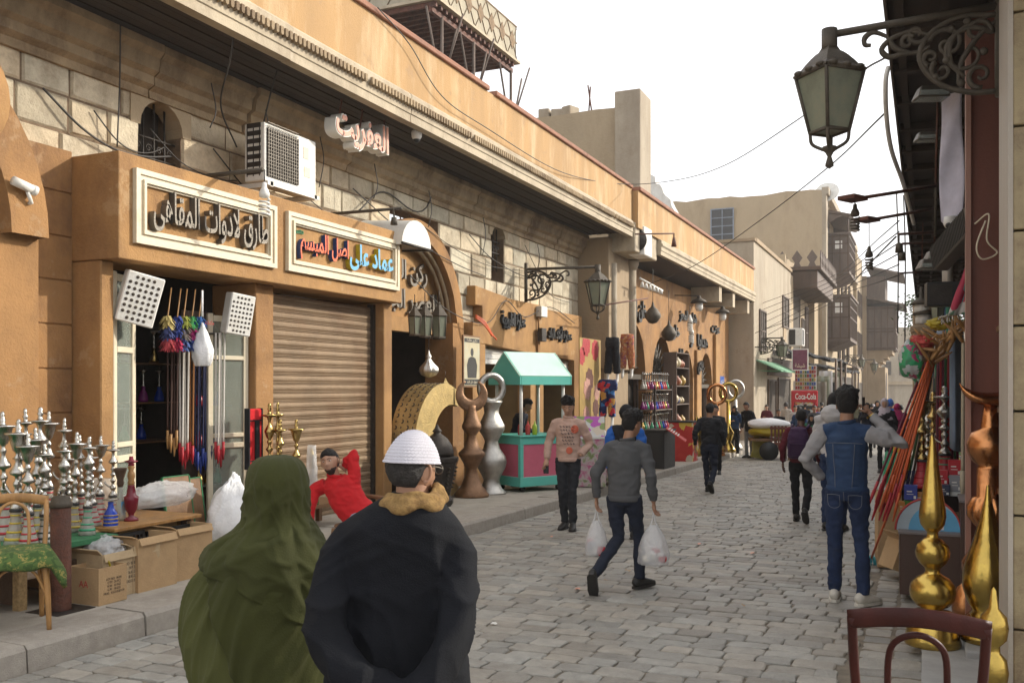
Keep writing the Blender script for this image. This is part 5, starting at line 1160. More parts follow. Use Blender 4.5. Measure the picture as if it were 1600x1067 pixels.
b=MB();b.lathe([(.072,0),(.07,.02),(.068,.74),(.0001,.741)],n=20);b.build('post','rust',BO);b=MB();b.lathe([(.073,.735),(.078,.745),(.078,.765),(.066,.772),(.064,.80),(.05,.815),(.0001,.82)],n=20);b.build('cap','dusty',BO);b=MB();b.box(-.16,.16,-.16,.16,-.012,.006);b.build('base_plate','iron',BO)
def bent_chair(lab,loc,rot,m,seat=True,cushion=False,hb=.86,w=.41):
 """faces +y; back at -y"""
 t=T('bentwood_chair',lab,'chair',loc,rot);h=w/2
 for sx in(-1,1):
  b=MB();b.tube(bez([(sx*(h-.02),.20,0),(sx*(h-.03),.19,.25),(sx*(h-.045),.17,.44)],5),[.015+.001*k for k in range(11)],8);b.build('leg',m,t)
  b=MB();b.tube(bez([(sx*(h-.03),-.26,0),(sx*(h-.035),-.21,.25),(sx*(h-.02),-.19,.46),(sx*(h-.005),-.23,.66),(sx*h,-.29,hb)],5),.0165,8);b.build('leg',m,t)
 b=MB();b.grid(lambda u,v:(math.cos(2*math.pi*u)*(h-.01)*min(1,v*1.02),math.sin(2*math.pi*u)*.205*min(1,v*1.02),.462-.008*(1-v)),28,6,0,True,True);b.tube([(math.cos(a)*(h-.015),math.sin(a)*.2,.448)for a in[i*math.pi/14 for i in range(28)]],.019,8,closed=True);b.build('seat',m,t)
 b=MB();P=[(-h-.01,-.285,hb-.01),(-h*.5,-.31,hb+.012),(0,-.317,hb+.02),(h*.5,-.31,hb+.012),(h+.01,-.285,hb-.01)];b.tube(bez(P,5),[(.012,.034)]*21,10);b.build('top_rail',m,t)
 b=MB();b.tube(bez([(-.085,-.19,.46),(-.095,-.215,.6),(-.08,-.26,.74),(0,-.285,.79),(.08,-.26,.74),(.095,-.215,.6),(.085,-.19,.46)],6),.0115,8);b.build('back_hoop',m,t)
 b=MB()
 for sx in(-1,1):b.tube(bez([(sx*(h-.035),.18,.2),(sx*(h-.06),.1,.36),(sx*(h-.05),0,.42),(sx*(h-.06),-.1,.36),(sx*(h-.04),-.2,.2)],5),.0095,6)
 b.tube(bez([(-h+.035,.185,.22),(-.1,.2,.38),(0,.2,.42),(.1,.2,.38),(h-.035,.185,.22)],5),.0095,6);b.build('stretcher',m,t)
 if cushion:
  b=MB()
  def fn(u,v):
   x=(u-.5)*(w+.12);y=(v-.5)*.44+.02;e=max(0,abs(x)-h+.02)+max(0,y-.19)
   return(x,y-.2*0,.485+.012*NZ.noise(Vector((x*16,y*16,1)))-e*1.6+.01*math.sin(x*30)*(v>.8))
  b.grid(fn,22,18);o=b.build('cushion',fabric('green_towel',[(0,(.045,.085,.02)),(.45,(.075,.125,.03)),(.60,(.26,.22,.06)),(.68,(.05,.095,.025))],22,.95,False),t);o.modifiers.new('Solid','SOLIDIFY').thickness=-.03
 return t
q=G(24,6.12,PH);bent_chair('honey coloured bentwood chair with a green towel on its seat',(q.x,q.y,q.z),math.radians(-125),'bent',cushion=True,hb=.80)
K['mahog']=mat('mahogany',(.045,.011,.008),.38,0,.35,8,.1,50,streak=.3,spec=.2)
q=G(1430,3.42);bent_chair('dark mahogany bentwood chair with its back to the camera at the lower right',(q.x,q.y,q.z+.05),math.radians(2),'mahog',hb=.835,w=.42)
bent_chair('brown wooden chair under the man in the red sweatshirt',(REDG.x,REDG.y,REDG.z),math.radians(196),'woodm',hb=.80)
bpy.data.objects[[o.name for o in bpy.data.objects if o.name.startswith('bentwood_chair')][-1]].scale=(1,1,.66)
def spk(lab,c,rot,w=.36,h=.50,dp=.15):
 t=T('perforated_box',lab,'perforated box',c,0,'perforated white boxes in the shop doorway');b=MB();b.box(-w/2,w/2,0,dp,-h/2,h/2);b.build('housing','white',t,bev=.012)
 b=MB()
 for i in range(6):
  for k in range(8):
   if(i in(0,5)and k in(0,7)):continue
   M=Matrix.Translation(((i-2.5)*w*.15,-.002,(k-3.5)*h*.115))@Matrix.Rotation(math.pi/2,4,'X');b.lathe([(w*.046,0),(w*.046,.0012),(.0001,.0013)],n=10,M=M)
 b.build('hole','void',t);t.rotation_euler=(rot[0],rot[1],rot[2]);return t
q=on_x(220,468,-6.98);spk('white perforated box tilted in the upper left of the shop doorway',(q.x,q.y,q.z),(.15,.22,math.radians(62)))
q=on_x(377,492,-7.0);spk('white perforated box at the upper right of the shop doorway beside the pillar',(q.x,q.y,q.z),(.1,.12,math.radians(70)),.30,.46)
q=on_x(316,505,-7.05);t=T('carrier_bag','white printed carrier bag hanging in the shop doorway','carrier bag',(q.x,q.y,q.z-.27))
blob('bag',(0,0,.22),(.12,.09,.26),'whitebag',None,None,.16,6,5,parent=t,neck=.72);b=MB();b.tube([(0,0,.34),(0,0,.62)],.012,6);b.build('handle','whitebag',t)
letters('print','مكتبات',.13,.06,.002,'redink',Matrix(((0,0,1,q.x+.10),(1,0,0,q.y+.0),(0,1,0,q.z+.0),(0,0,0,1))),t,0)
DC=[(262,(.45,.36,.14),(.04,.05,.14),(.38,.05,.06)),(277,(.03,.05,.22),(.03,.05,.22),(.42,.03,.08)),(287,(.22,.24,.04),(.12,.10,.09),(.06,.10,.25)),(300,(.05,.26,.08),(.45,.04,.18),(.04,.08,.28)),(311,(.03,.10,.30),(.28,.05,.2),(.03,.16,.18))]
for k,(px,a,c,e)in enumerate(DC):
 q=on_x(px,525,-7.12-.03*(k%2));t=T('feather_duster',('leftmost straw and red','blue and crimson','olive and grey','green and pink','rightmost dark blue')[k]+' feather duster hanging in the shop doorway','feather duster',(q.x,q.y,q.z),0,'feather dusters in the shop doorway')
 for i,cc in enumerate((e,c,a)):
  b=MB();rs=random.Random(k*5+i)
  for n_ in range(150):
   an,rr=rs.uniform(0,6.28),rs.uniform(.02,.075);z=-.17+i*.11+rs.uniform(0,.11);p0=Vector((rr*.6*math.cos(an),rr*.6*math.sin(an),z+.05));p1=Vector((rr*1.3*math.cos(an),rr*1.3*math.sin(an),z));w_=Vector((-math.sin(an),math.cos(an),0))*.013;b.add([p0-w_,p0+w_,p1+w_*.4,p1-w_*.4],[(0,1,2,3)])
  b.build('feathers',mat('feather',cc,.95,0,.3,20,0),t)
 b=MB();b.tube([(0,0,-.15),(0,0,.2),(.0,.05,.5)],.008,5);b.build('handle','bent',t)
HC_={'brown':(.05,.02,.012),'white':(.60,.56,.50),'amber':(.25,.10,.025),'navy':(.012,.016,.06),'cream':(.45,.38,.26),'red':(.40,.02,.03),'orange':(.55,.10,.02),'maroon':(.12,.012,.03),'teal':(.02,.09,.11),'green':(.02,.10,.03),'blue':(.02,.04,.22),'grey':(.22,.20,.16)}
HM={k:mat('hose_'+k,c,.5,0,.1,30,.1)for k,c in HC_.items()}
def hose(top,bot,col,lab,grp,r=.011,tip='red',sag=.0,tipl=.2):
 top,bot=Vector(top),Vector(bot);t=T('pipe_hose',lab,'hose',top,0,grp);d=bot-top;sg=Vector((0,0,-sag))
 P=[d*f+sg*math.sin(math.pi*f)for f in(0,.25,.5,.75,1)];b=MB();b.tube(bez(P,5),r,6);b.build('tube',HM[col],t)
 b=MB();n=d.normalized();b.tube([d,d+n*tipl*.3,d+n*tipl*.35,d+n*tipl],[r*1.5,r*1.3,r*1.7,r*.7],7);b.build('mouthpiece',HM[tip]if tip in HM else tip,t);return t
grp='hoses hanging in the left shop doorway'
spec=[('brown',(262,267,272,276),672,'bent','dark brown'),('white',(281,285,289,293),692,'red','white'),('amber',(297,301),690,'red','amber'),('navy',(305,309,313,317,321),700,'blue','navy blue'),('cream',(326,330),690,'navy','cream'),('white',(337,341,345,349),690,'red','white')]
for gi,(col,pxs,by,tip,nm)in enumerate(spec):
 for k,px in enumerate(pxs):
  x=-7.3+.03*(k%2)-(.05 if gi<5 else-.1);a=on_x(px+(2 if k%2 else 0),520,x);c=on_x(px,by+(k%3)*6,x)
  hose(a,c,col,f'{nm} hose hanging in the '+('right hand white bunch by the glass leaf' if gi==5 else 'middle of the doorway' if gi in(2,3)else 'left half of the doorway' if gi<2 else 'doorway just left of the last white bunch'),f'{nm} hoses in the doorway'+(' by the glass leaf' if gi==5 else ''),.011,tip)
b=MB();a,c=on_x(235,518,-7.3),on_x(352,522,-7.3);b.tube([a,c],.012,6);tag(b.build('hanging_rail','iron',loc=a,world=True),'thin dark rail carrying the hoses across the shop doorway','rail')
q=on_x(393,685,-7.02);t=T('carry_case','red and black zipped carry case hung beside the shutter pillar','case',q,0);b=MB();b.box(0,.06,-.115,.115,-.34,.34);b.build('case',red_,t,bev=.015);b=MB()
for r in((-.12,-.10,-.345,.345),(.10,.12,-.345,.345),(-.1,.1,-.345,-.32),(-.1,.1,.2,.215),(-.1,.1,-.26,-.245)):b.box(-.002,.066,*r)
b.box(.061,.085,-.02,.04,-.3,.2);b.build('trim',blk,t)
for k,(px,lab)in enumerate(((285,'larger brown board with a green edge leaning in the shop doorway'),(312,'narrow green edged board leaning behind the larger one'))):
 q=on_x(px,838,-7.0-.05*k);t=T('backgammon_board',lab,'board',(q.x,q.y+.0,q.z),0,'green edged boards');w=.36 if k==0 else.2;h=.62;M=Matrix.Rotation(-.16,4,'Y');b=MB();b.box(-.01,.01,-w/2,w/2,.0,h,0,M);b.build('panel','woodm',t);b=MB()
 for r in((-w/2-.012,-w/2,0,h),(w/2,w/2+.012,0,h),(-w/2,w/2,h,h+.012)):b.box(-.016,.016,*r,0,M)
 b.build('edge','green',t)
q=on_x(362,838,-6.8);blob('plastic_sack',(q.x,q.y,q.z+.2),(.22,.28,.40),'whitebag','large white plastic wrapped bundle by the right glass leaf','bundle',.22,7,2,neck=.35)
q=on_x(250,838,-6.55);blob('plastic_sack',(q.x,q.y,.60),(.17,.40,.12),'plastic','clear plastic sack lying across the bench end','sack',.25,7,9)
CB=T('display_cabinet','tall narrow glass shelf unit with pipes behind the left glass leaf','cabinet',(-7.5,6.85,0));b=MB()
for z in(.5,.95,1.4,1.9,2.4):b.box(-7.65,-7.38,6.66,7.02,z,z+.012)
b.build('shelf','glassc',CB,world=True);b=MB();b.box(-7.66,-7.64,6.64,7.04,.05,2.7);b.build('back','woodg',CB,world=True)
CB2=T('display_cabinet','tall narrow glass shelf unit with pipes behind the right glass leaf','cabinet',(-7.55,8.35,0));b=MB()
for z in(.5,.95,1.4,1.9):b.box(-7.7,-7.42,8.12,8.6,z,z+.012)
b.build('shelf','glassc',CB2,world=True);b=MB();b.box(-7.72,-7.7,8.1,8.62,.05,2.5);b.build('back','woodg',CB2,world=True)
cols=[RED,GRB,K['brass'],mat('violet_glass',(.2,.02,.15),.2),BLB,WHB]
def small_pipe(m,metal='chrome'):
 t=T('small_pipe','small pipe','water pipe',(0,-60,0));b=MB();b.lathe([(.0001,0),(.05,0),(.055,.03),(.04,.09),(.02,.13),(.022,.16)],n=12);b.build('glass_base',m,t);b=MB();b.lathe([(.022,.16),(.028,.17),(.012,.19),(.018,.22),(.01,.25),(.018,.28),(.01,.3),(.05,.33),(.05,.336),(.01,.34),(.014,.37)],n=10);b.build('stem',metal,t);return t
SPP=[small_pipe(m)for m in cols];su=set()
def put_pipe(k,loc,lab,grp,s=1.):
 if k not in su:su.add(k);o=SPP[k];o.location=loc;o['label']=lab;o['group']=grp;o.scale=(s,s,s)
 else:clone(SPP[k],loc,0,lab,grp,s)
nm=['red','green','brass','violet','blue','frosted'];rs=random.Random(9)
for z in(.512,.962,1.412,1.912):
 for i in range(2):
  k=rs.randrange(6);put_pipe(k,(-7.5,6.75+i*.17,z),f'small {nm[k]} based pipe on a shelf behind the left glass leaf',f'{nm[k]} small pipes behind the left glass leaf')
 for i in range(3):
  if z>1.5:continue
  k=rs.randrange(6);put_pipe(k,(-7.55,8.2+i*.15,z),f'small {nm[k]} based pipe on a shelf behind the right glass leaf',f'{nm[k]} small pipes behind the right glass leaf')
for k,(px,ty,h)in enumerate(((421,630,.95),(434,628,1.0),(438,655,.8),(463,655,.85))):
 q=on_x(px,ty,-6.85+.06*k);h=q.z-.242;o=clone(PROT[(1,2,2,0)[k]],(q.x,q.y,q.z-h),k,('leftmost slender brass pipe beside the red case','tallest brass pipe in front of the shutter','shorter thin brass pipe second from the right by the shutter','brass pipe with a wide cup in front of the shutter')[k],'brass pipes by the shutter',(.85,.85,h/.95))
 for ch in o.children:
  if ch.name.startswith('stem'):ch.data=ch.data.copy();ch.data.materials[0]=K['brass']
TB3=T('goods_stand','low wooden stand holding the brass pipes in front of the shutter','stand',(-6.75,8.8,0));b=MB();b.box(-7.0,-6.5,8.2,9.7,.2,.24);b.build('top','woodm',TB3,world=True)
for x in(-6.95,-6.55):
 for y in(8.25,9.65):b=MB();b.box(x-.03,x+.03,y-.03,y+.03,-.05,.2);b.build('leg','woodm',TB3,world=True)
q=on_x(487,785,-6.6);t=T('wrapped_green_pipe','plastic wrapped silver pipe with a bright green glass base beside the red man','water pipe',(q.x,q.y,.24));b=MB();b.lathe([(.0001,0),(.08,0),(.085,.03),(.08,.12),(.04,.2),(.035,.24)],n=16);b.build('glass_base',mat('bottle_green',(.02,.22,.05),.15,0,.2,8,0),t);b=MB();b.lathe([(.03,.24),(.02,.3),(.03,.33),(.02,.4),(.035,.45),(.02,.5),(.03,.56),(.015,.66)],n=12);b.build('stem','brass',t)
b=MB();b.grid(lambda u,v:((.075+.02*NZ.noise(Vector((u*8,v*6,2))))*math.cos(6.283*u)*(1-.35*v),(.075+.02*NZ.noise(Vector((u*8,v*6,5))))*math.sin(6.283*u)*(1-.35*v),.22+v*.48),22,12,0,True,True);b.build('wrap','plastic',t)
# things on the wall above
AC=T('air_conditioner','white outdoor air conditioner unit on the stone wall above the framed signs','air conditioner',(-7.2,9.9,4.3))
q0,q1=on_x(412,200,-6.95),on_x(494,305,-6.95)
y0,y1,z0,z1=on_x(413,250,-6.95).y,on_x(494,270,-6.95).y,4.0,4.68
b=MB();b.box(-7.24,-6.95,y0,y1,z0,z1);b.build('casing','white',AC,world=True,bev=.02,seg=2)
b=MB();b.box(-6.949,-6.938,y0+.04,y0+(y1-y0)*.62,z0+.06,z1-.06);gr=b.build('grille','iron',AC,world=True)
b=MB()
for k in range(16):b.box(-6.94,-6.928,y0+.04,y0+(y1-y0)*.62,z0+.08+k*.04,z0+.086+k*.04)
for k in range(14):b.box(-6.938,-6.926,y0+.05+k*.043,y0+.056+k*.043,z0+.06,z1-.06)
b.build('wire_mesh','steel',gr,world=True)
b=MB()
for k in range(7):b.box(-7.20,-7.0,y0-.006,y0-.001,z0+.08+k*.09,z0+.135+k*.09)
for k in range(3):b.box(-7.2+k*.09,-7.19+k*.09,y0-.007,y0-.0005,z0+.06,z1-.06)
b.build('side_vent','iron',AC,world=True)
b=MB();b.box(-6.949,-6.945,y1-.26,y1-.16,z0+.42,z0+.56);b.box(-6.949,-6.945,y1-.25,y1-.13,z0+.2,z0+.32);b.build('sticker','frame',AC,world=True)
b=MB();b.box(-7.62,-6.9,y0+.05,y0+.1,z0-.06,z0-.003);b.box(-7.62,-6.9,y1-.1,y1-.05,z0-.06,z0-.003);b.box(-6.95,-6.9,y0,y1,z0-.05,z0-.004);b.build('bracket','white',AC,world=True)
HS=T('hanging_sign','thick white and coral channel letter sign hung under the eaves','sign',on_x(568,210,-6.7));q=LOC[HS.name][0]
K['coral']=mat('coral_face',(.66,.30,.20),.45,0,.06,4,0)
a,c=on_x(527,205,-6.7),on_x(610,205,-6.7);w_=c.y-a.y
letters('letter_sign','العفريت',w_,.50,.17,'white',face_px((-6.87,q.y,q.z)),HS,.045);letters('letter_face','العفريت',w_*.975,.46,.008,'coral',face_px((-6.70,q.y,q.z)),HS,.022)
b=MB()
for f in(.12,.5,.93):y=a.y+w_*f;b.tube([(-6.78,y,q.z+.1),(-6.78+.03,y+.02,q.z+.35),(-6.75,y,5.24)],.014,6)
b.build('chain','rust',HS,world=True)
def bulb_thing(lab,c,L=.25,s=1.,m='white'):
 t=T('hanging_bulb',lab,'light bulb',c,0,'spiral bulbs hanging on wires');b=MB();b.tube([(0,0,0),(.0,.004,-L)],.006*s,5);b.build('wire','cable',t)
 b=MB();b.lathe([(.0001,-L+.01),(.02*s,-L),(.026*s,-L-.05*s),(.035*s,-L-.06*s),(.05*s,-L-.10*s),(.046*s,-L-.13*s),(.02*s,-L-.14*s)],n=14);b.build('socket',m,t)
 b=MB();P=[(.045*s*math.cos(k*.6),.045*s*math.sin(k*.6),-L-.15*s-k*.0034*s)for k in range(44)];b.tube(P,.011*s,6);b.build('spiral',m,t);return t
q=on_x(413,265,-6.35);bulb_thing('spiral bulb hanging in front of the first framed sign',(q.x,q.y,q.z),.14,1.15)
b=MB();a=on_x(304,268,-7.5);b.tube([(-7.6,q.y-.02,q.z),(q.x-.02,q.y,q.z)],.025,8);tag(b.build('lamp_arm','dusty',loc=(-7.6,q.y,q.z),world=True),'grey pipe arm carrying the bulb over the first framed sign','pipe')
b=MB();q=on_x(565,330,-7.0);b.tube([(-7.64,q.y,q.z),(-6.4,q.y+.05,q.z)],.022,6);b.tube([(-6.5,q.y,q.z),(-6.5,q.y+.02,q.z-.12)],.012,5);b.lathe([(.0001,0),(.035,0),(.05,-.1),(.0001,-.1)],(-6.5,q.y+.02,q.z-.12),10);tag(b.build('spotlight','dusty',loc=(-7.6,q.y,q.z),world=True),'thin arm with a small spotlight above the second framed sign','spotlight')
q0,q1=on_x(636,385,-6.9),on_x(690,385,-6.9);LH=T('curved_lamp_hood','grey sheet metal barrel hood jutting over the arched sign','lamp hood',(-7.4,(q0 .y+q1 .y)/2,3.95))
b=MB();yc=(q0 .y+q1 .y)/2-.5;R_=.42
A=[(-7.6,yc+R_*math.cos(a),3.72+R_*.9*math.sin(a))for a in[math.pi*i/12 for i in range(13)]];B_=[(-6.75,y,z-.06)for _,y,z in A];b.strip(A,B_,0,True);b.strip([(x,y,z-.02)for x,y,z in B_],[(x,y,z-.02)for x,y,z in A],0,True);b.strip(B_,[(-6.75,y,3.66+.02)for _,y,z in A]);o=b.build('hood','white',LH,world=True)
b=MB();b.tube([(-6.74,yc-.44,3.66),(-6.74,yc+.44,3.66)],.02,6);b.tube([(-7.6,yc-.4,3.7),(-6.74,yc-.4,3.66)],.015,5);b.tube([(-7.6,yc+.4,3.7),(-6.74,yc+.4,3.66)],.015,5);b.build('frame','iron',LH,world=True)
q=on_x(40,292,-7.1);t=T('security_camera','white bullet security camera on the left pilaster','camera',q);b=MB();b.tube([(0,-.12,.03),(0,.06,-.01)],.04,14);b.tube([(0,.06,-.01),(0,.1,-.02)],[.044,.046],14);b.build('body','white',t);b=MB();b.tube([(0,.101,-.02),(0,.104,-.021)],.034,12);b.build('lens','black',t);b=MB();b.tube([(0,.02,-.04),(-.03,.08,-.12),(-.2,.1,-.13)],.018,7);b.build('bracket','white',t)
q=on_x(651,208,-6.55);t=T('dome_camera','small white dome camera under the eaves right of the hanging sign','camera',(q.x,q.y,5.2));b=MB();b.lathe([(.07,0.03),(.075,0),(.07,-.06),(.05,-.09)],n=14);b.build('housing','white',t);b=MB();b.ell((0,0,-.09),(.05,.05,.05),12,8);b.build('dome','black',t)
rs=random.Random(77)
for k in range(14):
 i=rs.randrange(6);put_pipe(i,(-8.2-.5*rs.random(),6.8+k*.13,1.0+.45*(k%3)),f'small {nm[i]} based pipe on the dim shelves inside the shop',f'{nm[i]} small pipes inside the shop',1.1)
for z in(.985,1.435,1.885):b=MB();b.box(-8.8,-8.1,6.65,8.6,z,z+.012);tag(b.build('shop_shelf','woodm',loc=(-8.4,7.6,z),world=True),('lowest','middle','top')[int((z-.9)/.45)]+' dim shelf inside the sign shop','shelf')
jars=[mat('spice_'+n_,c,.8)for n_,c in(('red',(.35,.06,.02)),('yellow',(.5,.32,.05)),('brown',(.2,.1,.04)))]
for d_,(y0,y1)in enumerate(((15.7,17.5),(18.6,20.2))):
 t=T('spice_shelf',('shelves of spice jars inside the left spice shop doorway','shelves of spice jars inside the right spice shop doorway')[d_],'shelf',(-9.3,y0,-.1));b=MB()
 for z in(.7,1.15,1.6,2.05):b.box(-.2,.2,0,y1-y0,z,z+.03)
 b.build('board','woodm',t)
 for z in(.73,1.18,1.63):
  for k in range(8):b=MB();b.lathe([(.0001,0),(.09,0),(.09,.24),(.07,.27),(.08,.31),(.0001,.31)],(.03,.1+k*(y1-y0-.2)/7,z),12);b.build('jar',jars[rs.randrange(3)],t)
for k,(x,y,m)in enumerate(((-7.75,15.9,0),(-7.75,16.5,1),(-7.8,17.1,2))):
 t=T('spice_sack',('red','yellow','brown')[k]+' spice sack open on the floor of the left spice shop','sack',(x,y,gs(x,y)));b=MB();b.lathe([(.0001,0),(.22,0),(.26,.2),(.24,.42),(.27,.46),(.22,.45)],n=18);b.build('cloth','card2',t);b=MB();b.lathe([(.225,.44),(.0001,.54)],n=18);b.build('spice',jars[m],t)
# FARTHER GOODS ON THE LEFT PAVEMENT
def lantern(lab,c,s=1.,group=None,n=6,m='dusty',standing=False,cat='lantern'):
 t=T('metal_lantern',lab,cat,c,0,group);b=MB()
 b.lathe([(.11*s,.0),(.12*s,.02*s),(.12*s,.035*s),(.105*s,.04*s)],n=n,sm=False);b.lathe([(.135*s,.34*s),(.15*s,.355*s),(.13*s,.38*s),(.07*s,.46*s),(.03*s,.52*s),(.035*s,.54*s),(.0001,.58*s)],n=n,sm=False)
 for k in range(n):a=2*math.pi*k/n;b.tube([(.105*s*math.cos(a),.105*s*math.sin(a),.03*s),(.13*s*math.cos(a),.13*s*math.sin(a),.345*s)],.009*s,5)
 b.build('frame',m,t);b=MB();b.lathe([(.1*s,.03*s),(.125*s,.345*s)],n=n,sm=False);b.build('pane','lampglass',t)
 b=MB();b.tube([(0,0,.57*s),(0,0,.75*s)]if not standing else[(0,0,.56*s),(0,0,.66*s)],.008*s,5);b.build('hook','iron',t);return t
for k,(px,py,lab)in enumerate(((648,525,'left glass lantern of the three hanging in the arched doorway'),(664,528,'middle glass lantern hanging in the arched doorway'),(686,530,'right and largest glass lantern hanging in the arched doorway'))):
 q=on_x(px,py,-7.15+.02*k);lantern(lab,(q.x,q.y,q.z),.85+.1*k,'glass lanterns hanging in the arched doorway')
q=on_x(670,580,-7.05);t=T('melon_lantern','fluted silver onion shaped lantern hanging above the brass crescent','lantern',q);b=MB();b.lathe([(.02,-.1),(.12,-.06),(.16,.0),(.15,.06),(.07,.14),(.03,.2),(.045,.23),(.02,.27),(.006,.33)],n=32,flute=10,fd=.2);b.build('body','silver',t);b=MB();b.tube([(0,0,.3),(0,0,.9)],.006,5);b.build('wire','cable',t)
q=on_x(697,690,-6.75);CR=T('brass_crescent','giant dull brass crescent with pierced star and moon pattern standing in the arched doorway','crescent ornament',(-6.95,q.y,gs(-6.95,q.y)))
Ro,zc=.90,q.z;Ri,oy,oz=.62,.25,-.05
oa=[math.radians(x)for x in range(62,305,6)]
O=[(q.y+Ro*math.cos(a),zc+Ro*math.sin(a))for a in oa];O=[(y,max(z,gs(-6.95,q.y)+.02))for y,z in O]
I=[]
for a in oa:
 f=(a-oa[0])/(oa[-1]-oa[0]);I.append((q.y+oy+Ri*math.cos(a*.92+.13),max(zc+oz+Ri*math.sin(a*.92+.13),gs(-6.95,q.y)+.05)))
I[0]=O[0];I[-1]=(O[-1][0]+.02,O[-1][1]+.01)
b=MB();xa,xb=-7.2,-6.78
b.strip([(xb,u,v)for u,v in O],[(xb,u,v)for u,v in I]);b.strip([(xa,u,v)for u,v in I],[(xa,u,v)for u,v in O]);b.strip([(xa,u,v)for u,v in O],[(xb,u,v)for u,v in O]);b.strip([(xb,u,v)for u,v in I],[(xa,u,v)for u,v in I])
b.build('shell','oldgold',CR,world=True)
b=MB()
for i in range(2,len(oa)-6,1):
 a=oa[i]
 for k in range(4):
  xx=xa+.06+k*.1;ce=Vector((xx,q.y+(Ro+.003)*math.cos(a),zc+(Ro+.003)*math.sin(a)));tg=Vector((0,-math.sin(a),math.cos(a)))
  if(i+k)%2:b.tube([ce+Vector((.024*math.cos(w),0,0))+tg*.03*math.sin(w)for w in[k2*.55-1.9 for k2 in range(8)]],[.003,.006,.009,.01,.01,.009,.006,.003],5)
  else:b.tube([ce-tg*.016,ce+tg*.016],.008,5)
b.build('pierced_pattern','void',CR,world=True)
q=on_x(728,662,-6.85);q2=on_x(712,590,-6.9);lantern('small gilt lantern hanging inside the brass crescent',(q2 .x,q2 .y-.35,q2 .z-.35),.6,None,4,'oldgold')
q=on_g(683,790,PH);t=T('standing_lantern','tall dark pierced metal lantern with a domed top standing on the pavement','lantern',q);s=(HC+(605-662)/F*13.6-q.z)/1.55
b=MB();b.lathe([(.26,0),(.30,.05),(.30,.12),(.24,.2),(.26,.3),(.36,.82),(.40,.86),(.40,.92),(.33,.94)],n=8,sm=False);b.build('body','iron',t);b=MB();b.lathe([(.30,.94),(.30,1.02),(.27,1.15),(.19,1.28),(.09,1.36),(.06,1.39),(.09,1.42),(.05,1.47),(.012,1.55)],n=24,flute=12,fd=.06);b.build('dome',K['iron'],t)
b=MB()
for k in range(8):
 a=2*math.pi*(k+.5)/8
 for z in range(6):
  r=.275+z*.0155+.0;b.ell((r*.97*math.cos(a),r*.97*math.sin(a),.36+z*.075),(.03,.03,.02),6,4)
b.build('pierced_stud','dusty',t);t.scale=(.82,.82,s)
def finial(lab,c,prof,m,top=None,flute=0,fr=None,s=(1,1,1),grp=None,name='finial',n=28):
 t=T(name,lab,'finial',c,0,grp);b=MB();b.lathe(prof,n=n,flute=flute,fd=.16,frange=fr);b.build('spindle',m,t)
 if top:top(t)
 t.scale=s;return t
def crescent_top(z,r,m,th=.035,yaw=.6,up=True,w=.5):
 def f(t):
  b=MB();n=26;P=[]
  aa=[math.radians(-90-150+300*k/n)for k in range(n+1)];pts=[(r*math.cos(a)*math.cos(yaw),r*math.cos(a)*math.sin(yaw),z+r+r*math.sin(a))for a in aa]
  b.tube(pts,[(max(.004,th*math.sin(math.pi*k/n)),max(.01,r*w*max(0,math.sin(math.pi*k/n))**.8))for k in range(n+1)],10);b.build('crescent',m,t)
 return f
def ring_top(z,r,m,yaw=.9,w=.07):
 def f(t):
  b=MB();b.tube([(r*math.cos(a)*math.cos(yaw),r*math.cos(a)*math.sin(yaw),z+r*1.15+r*1.15*math.sin(a))for a in[2*math.pi*k/28 for k in range(28)]],w,10,closed=True);b.build('ring',m,t)
 return f
CP=[(.27,0),(.28,.04),(.17,.17),(.10,.34),(.085,.42),(.10,.46),(.18,.60),(.21,.64),(.21,.68),(.12,.76),(.10,.84),(.07,.94),(.10,.99),(.15,1.05),(.155,1.1),(.09,1.25),(.065,1.36),(.07,1.40),(.0001,1.42)]
q=on_g(737,776,PH);zt=HC+(605-640)/F*q.length if False else 0
finial('aged copper finial with an upright crescent on top, left of the silver one',q,CP,'oldcopper',crescent_top(1.40,.20,K['oldcopper'],.03,.75),s=(1,1,1.03),grp='finials on the left pavement')
SPF=[(.25,0),(.25,.03),(.17,.10),(.13,.24),(.15,.30),(.23,.46),(.25,.56),(.23,.66),(.14,.80),(.11,.92),(.14,1.0),(.21,1.12),(.22,1.20),(.16,1.32),(.12,1.42),(.13,1.52),(.17,1.60),(.18,1.63),(.10,1.64),(.0001,1.64)]
q=on_g(768,771,PH);finial('tall dented silver finial with a plain ring on top',q,SPF,'silver',ring_top(1.63,.20,K['silver'],.8,.055),s=(1,1,.93),grp='finials on the left pavement')
q=on_x(735,562,-7.28);PO=T('framed_poster','yellowed framed poster of a man in a dark shirt on the pilaster','poster',q);h_,w_=.40,.33
b=MB();b.box(0,.03,-w_,w_,-h_-.08,h_+.02);b.build('frame','woodm',PO);b=MB();b.box(.0305,.032,-w_+.03,w_-.03,-h_-.05,h_-.01);pp=b.build('print',mat('aged_print',(.50,.43,.29),.8,0,.12,4,0,stain=(.35,.42,.38),stain_sc=5,stain_amt=.5),PO)
b=MB();b.box(.0325,.034,-w_+.04,w_-.04,h_-.10,h_-.03);b.box(.0325,.034,-w_+.04,w_-.04,-h_-.04,-h_+.06)
P=[(-.17,-h_+.08),(.17,-h_+.08),(.20,-.1),(.14,.02),(.05,.05),(-.05,.05),(-.14,.02),(-.2,-.1)];b.prism(P,lambda u,v,d:(d,u,v),.0325,.034);b.prism([(.06*math.cos(a),.13+.075*math.sin(a))for a in[k*math.pi/6 for k in range(12)]][::1],lambda u,v,d:(d,u,v),.0326,.0335);b.build('figure','lead',pp)
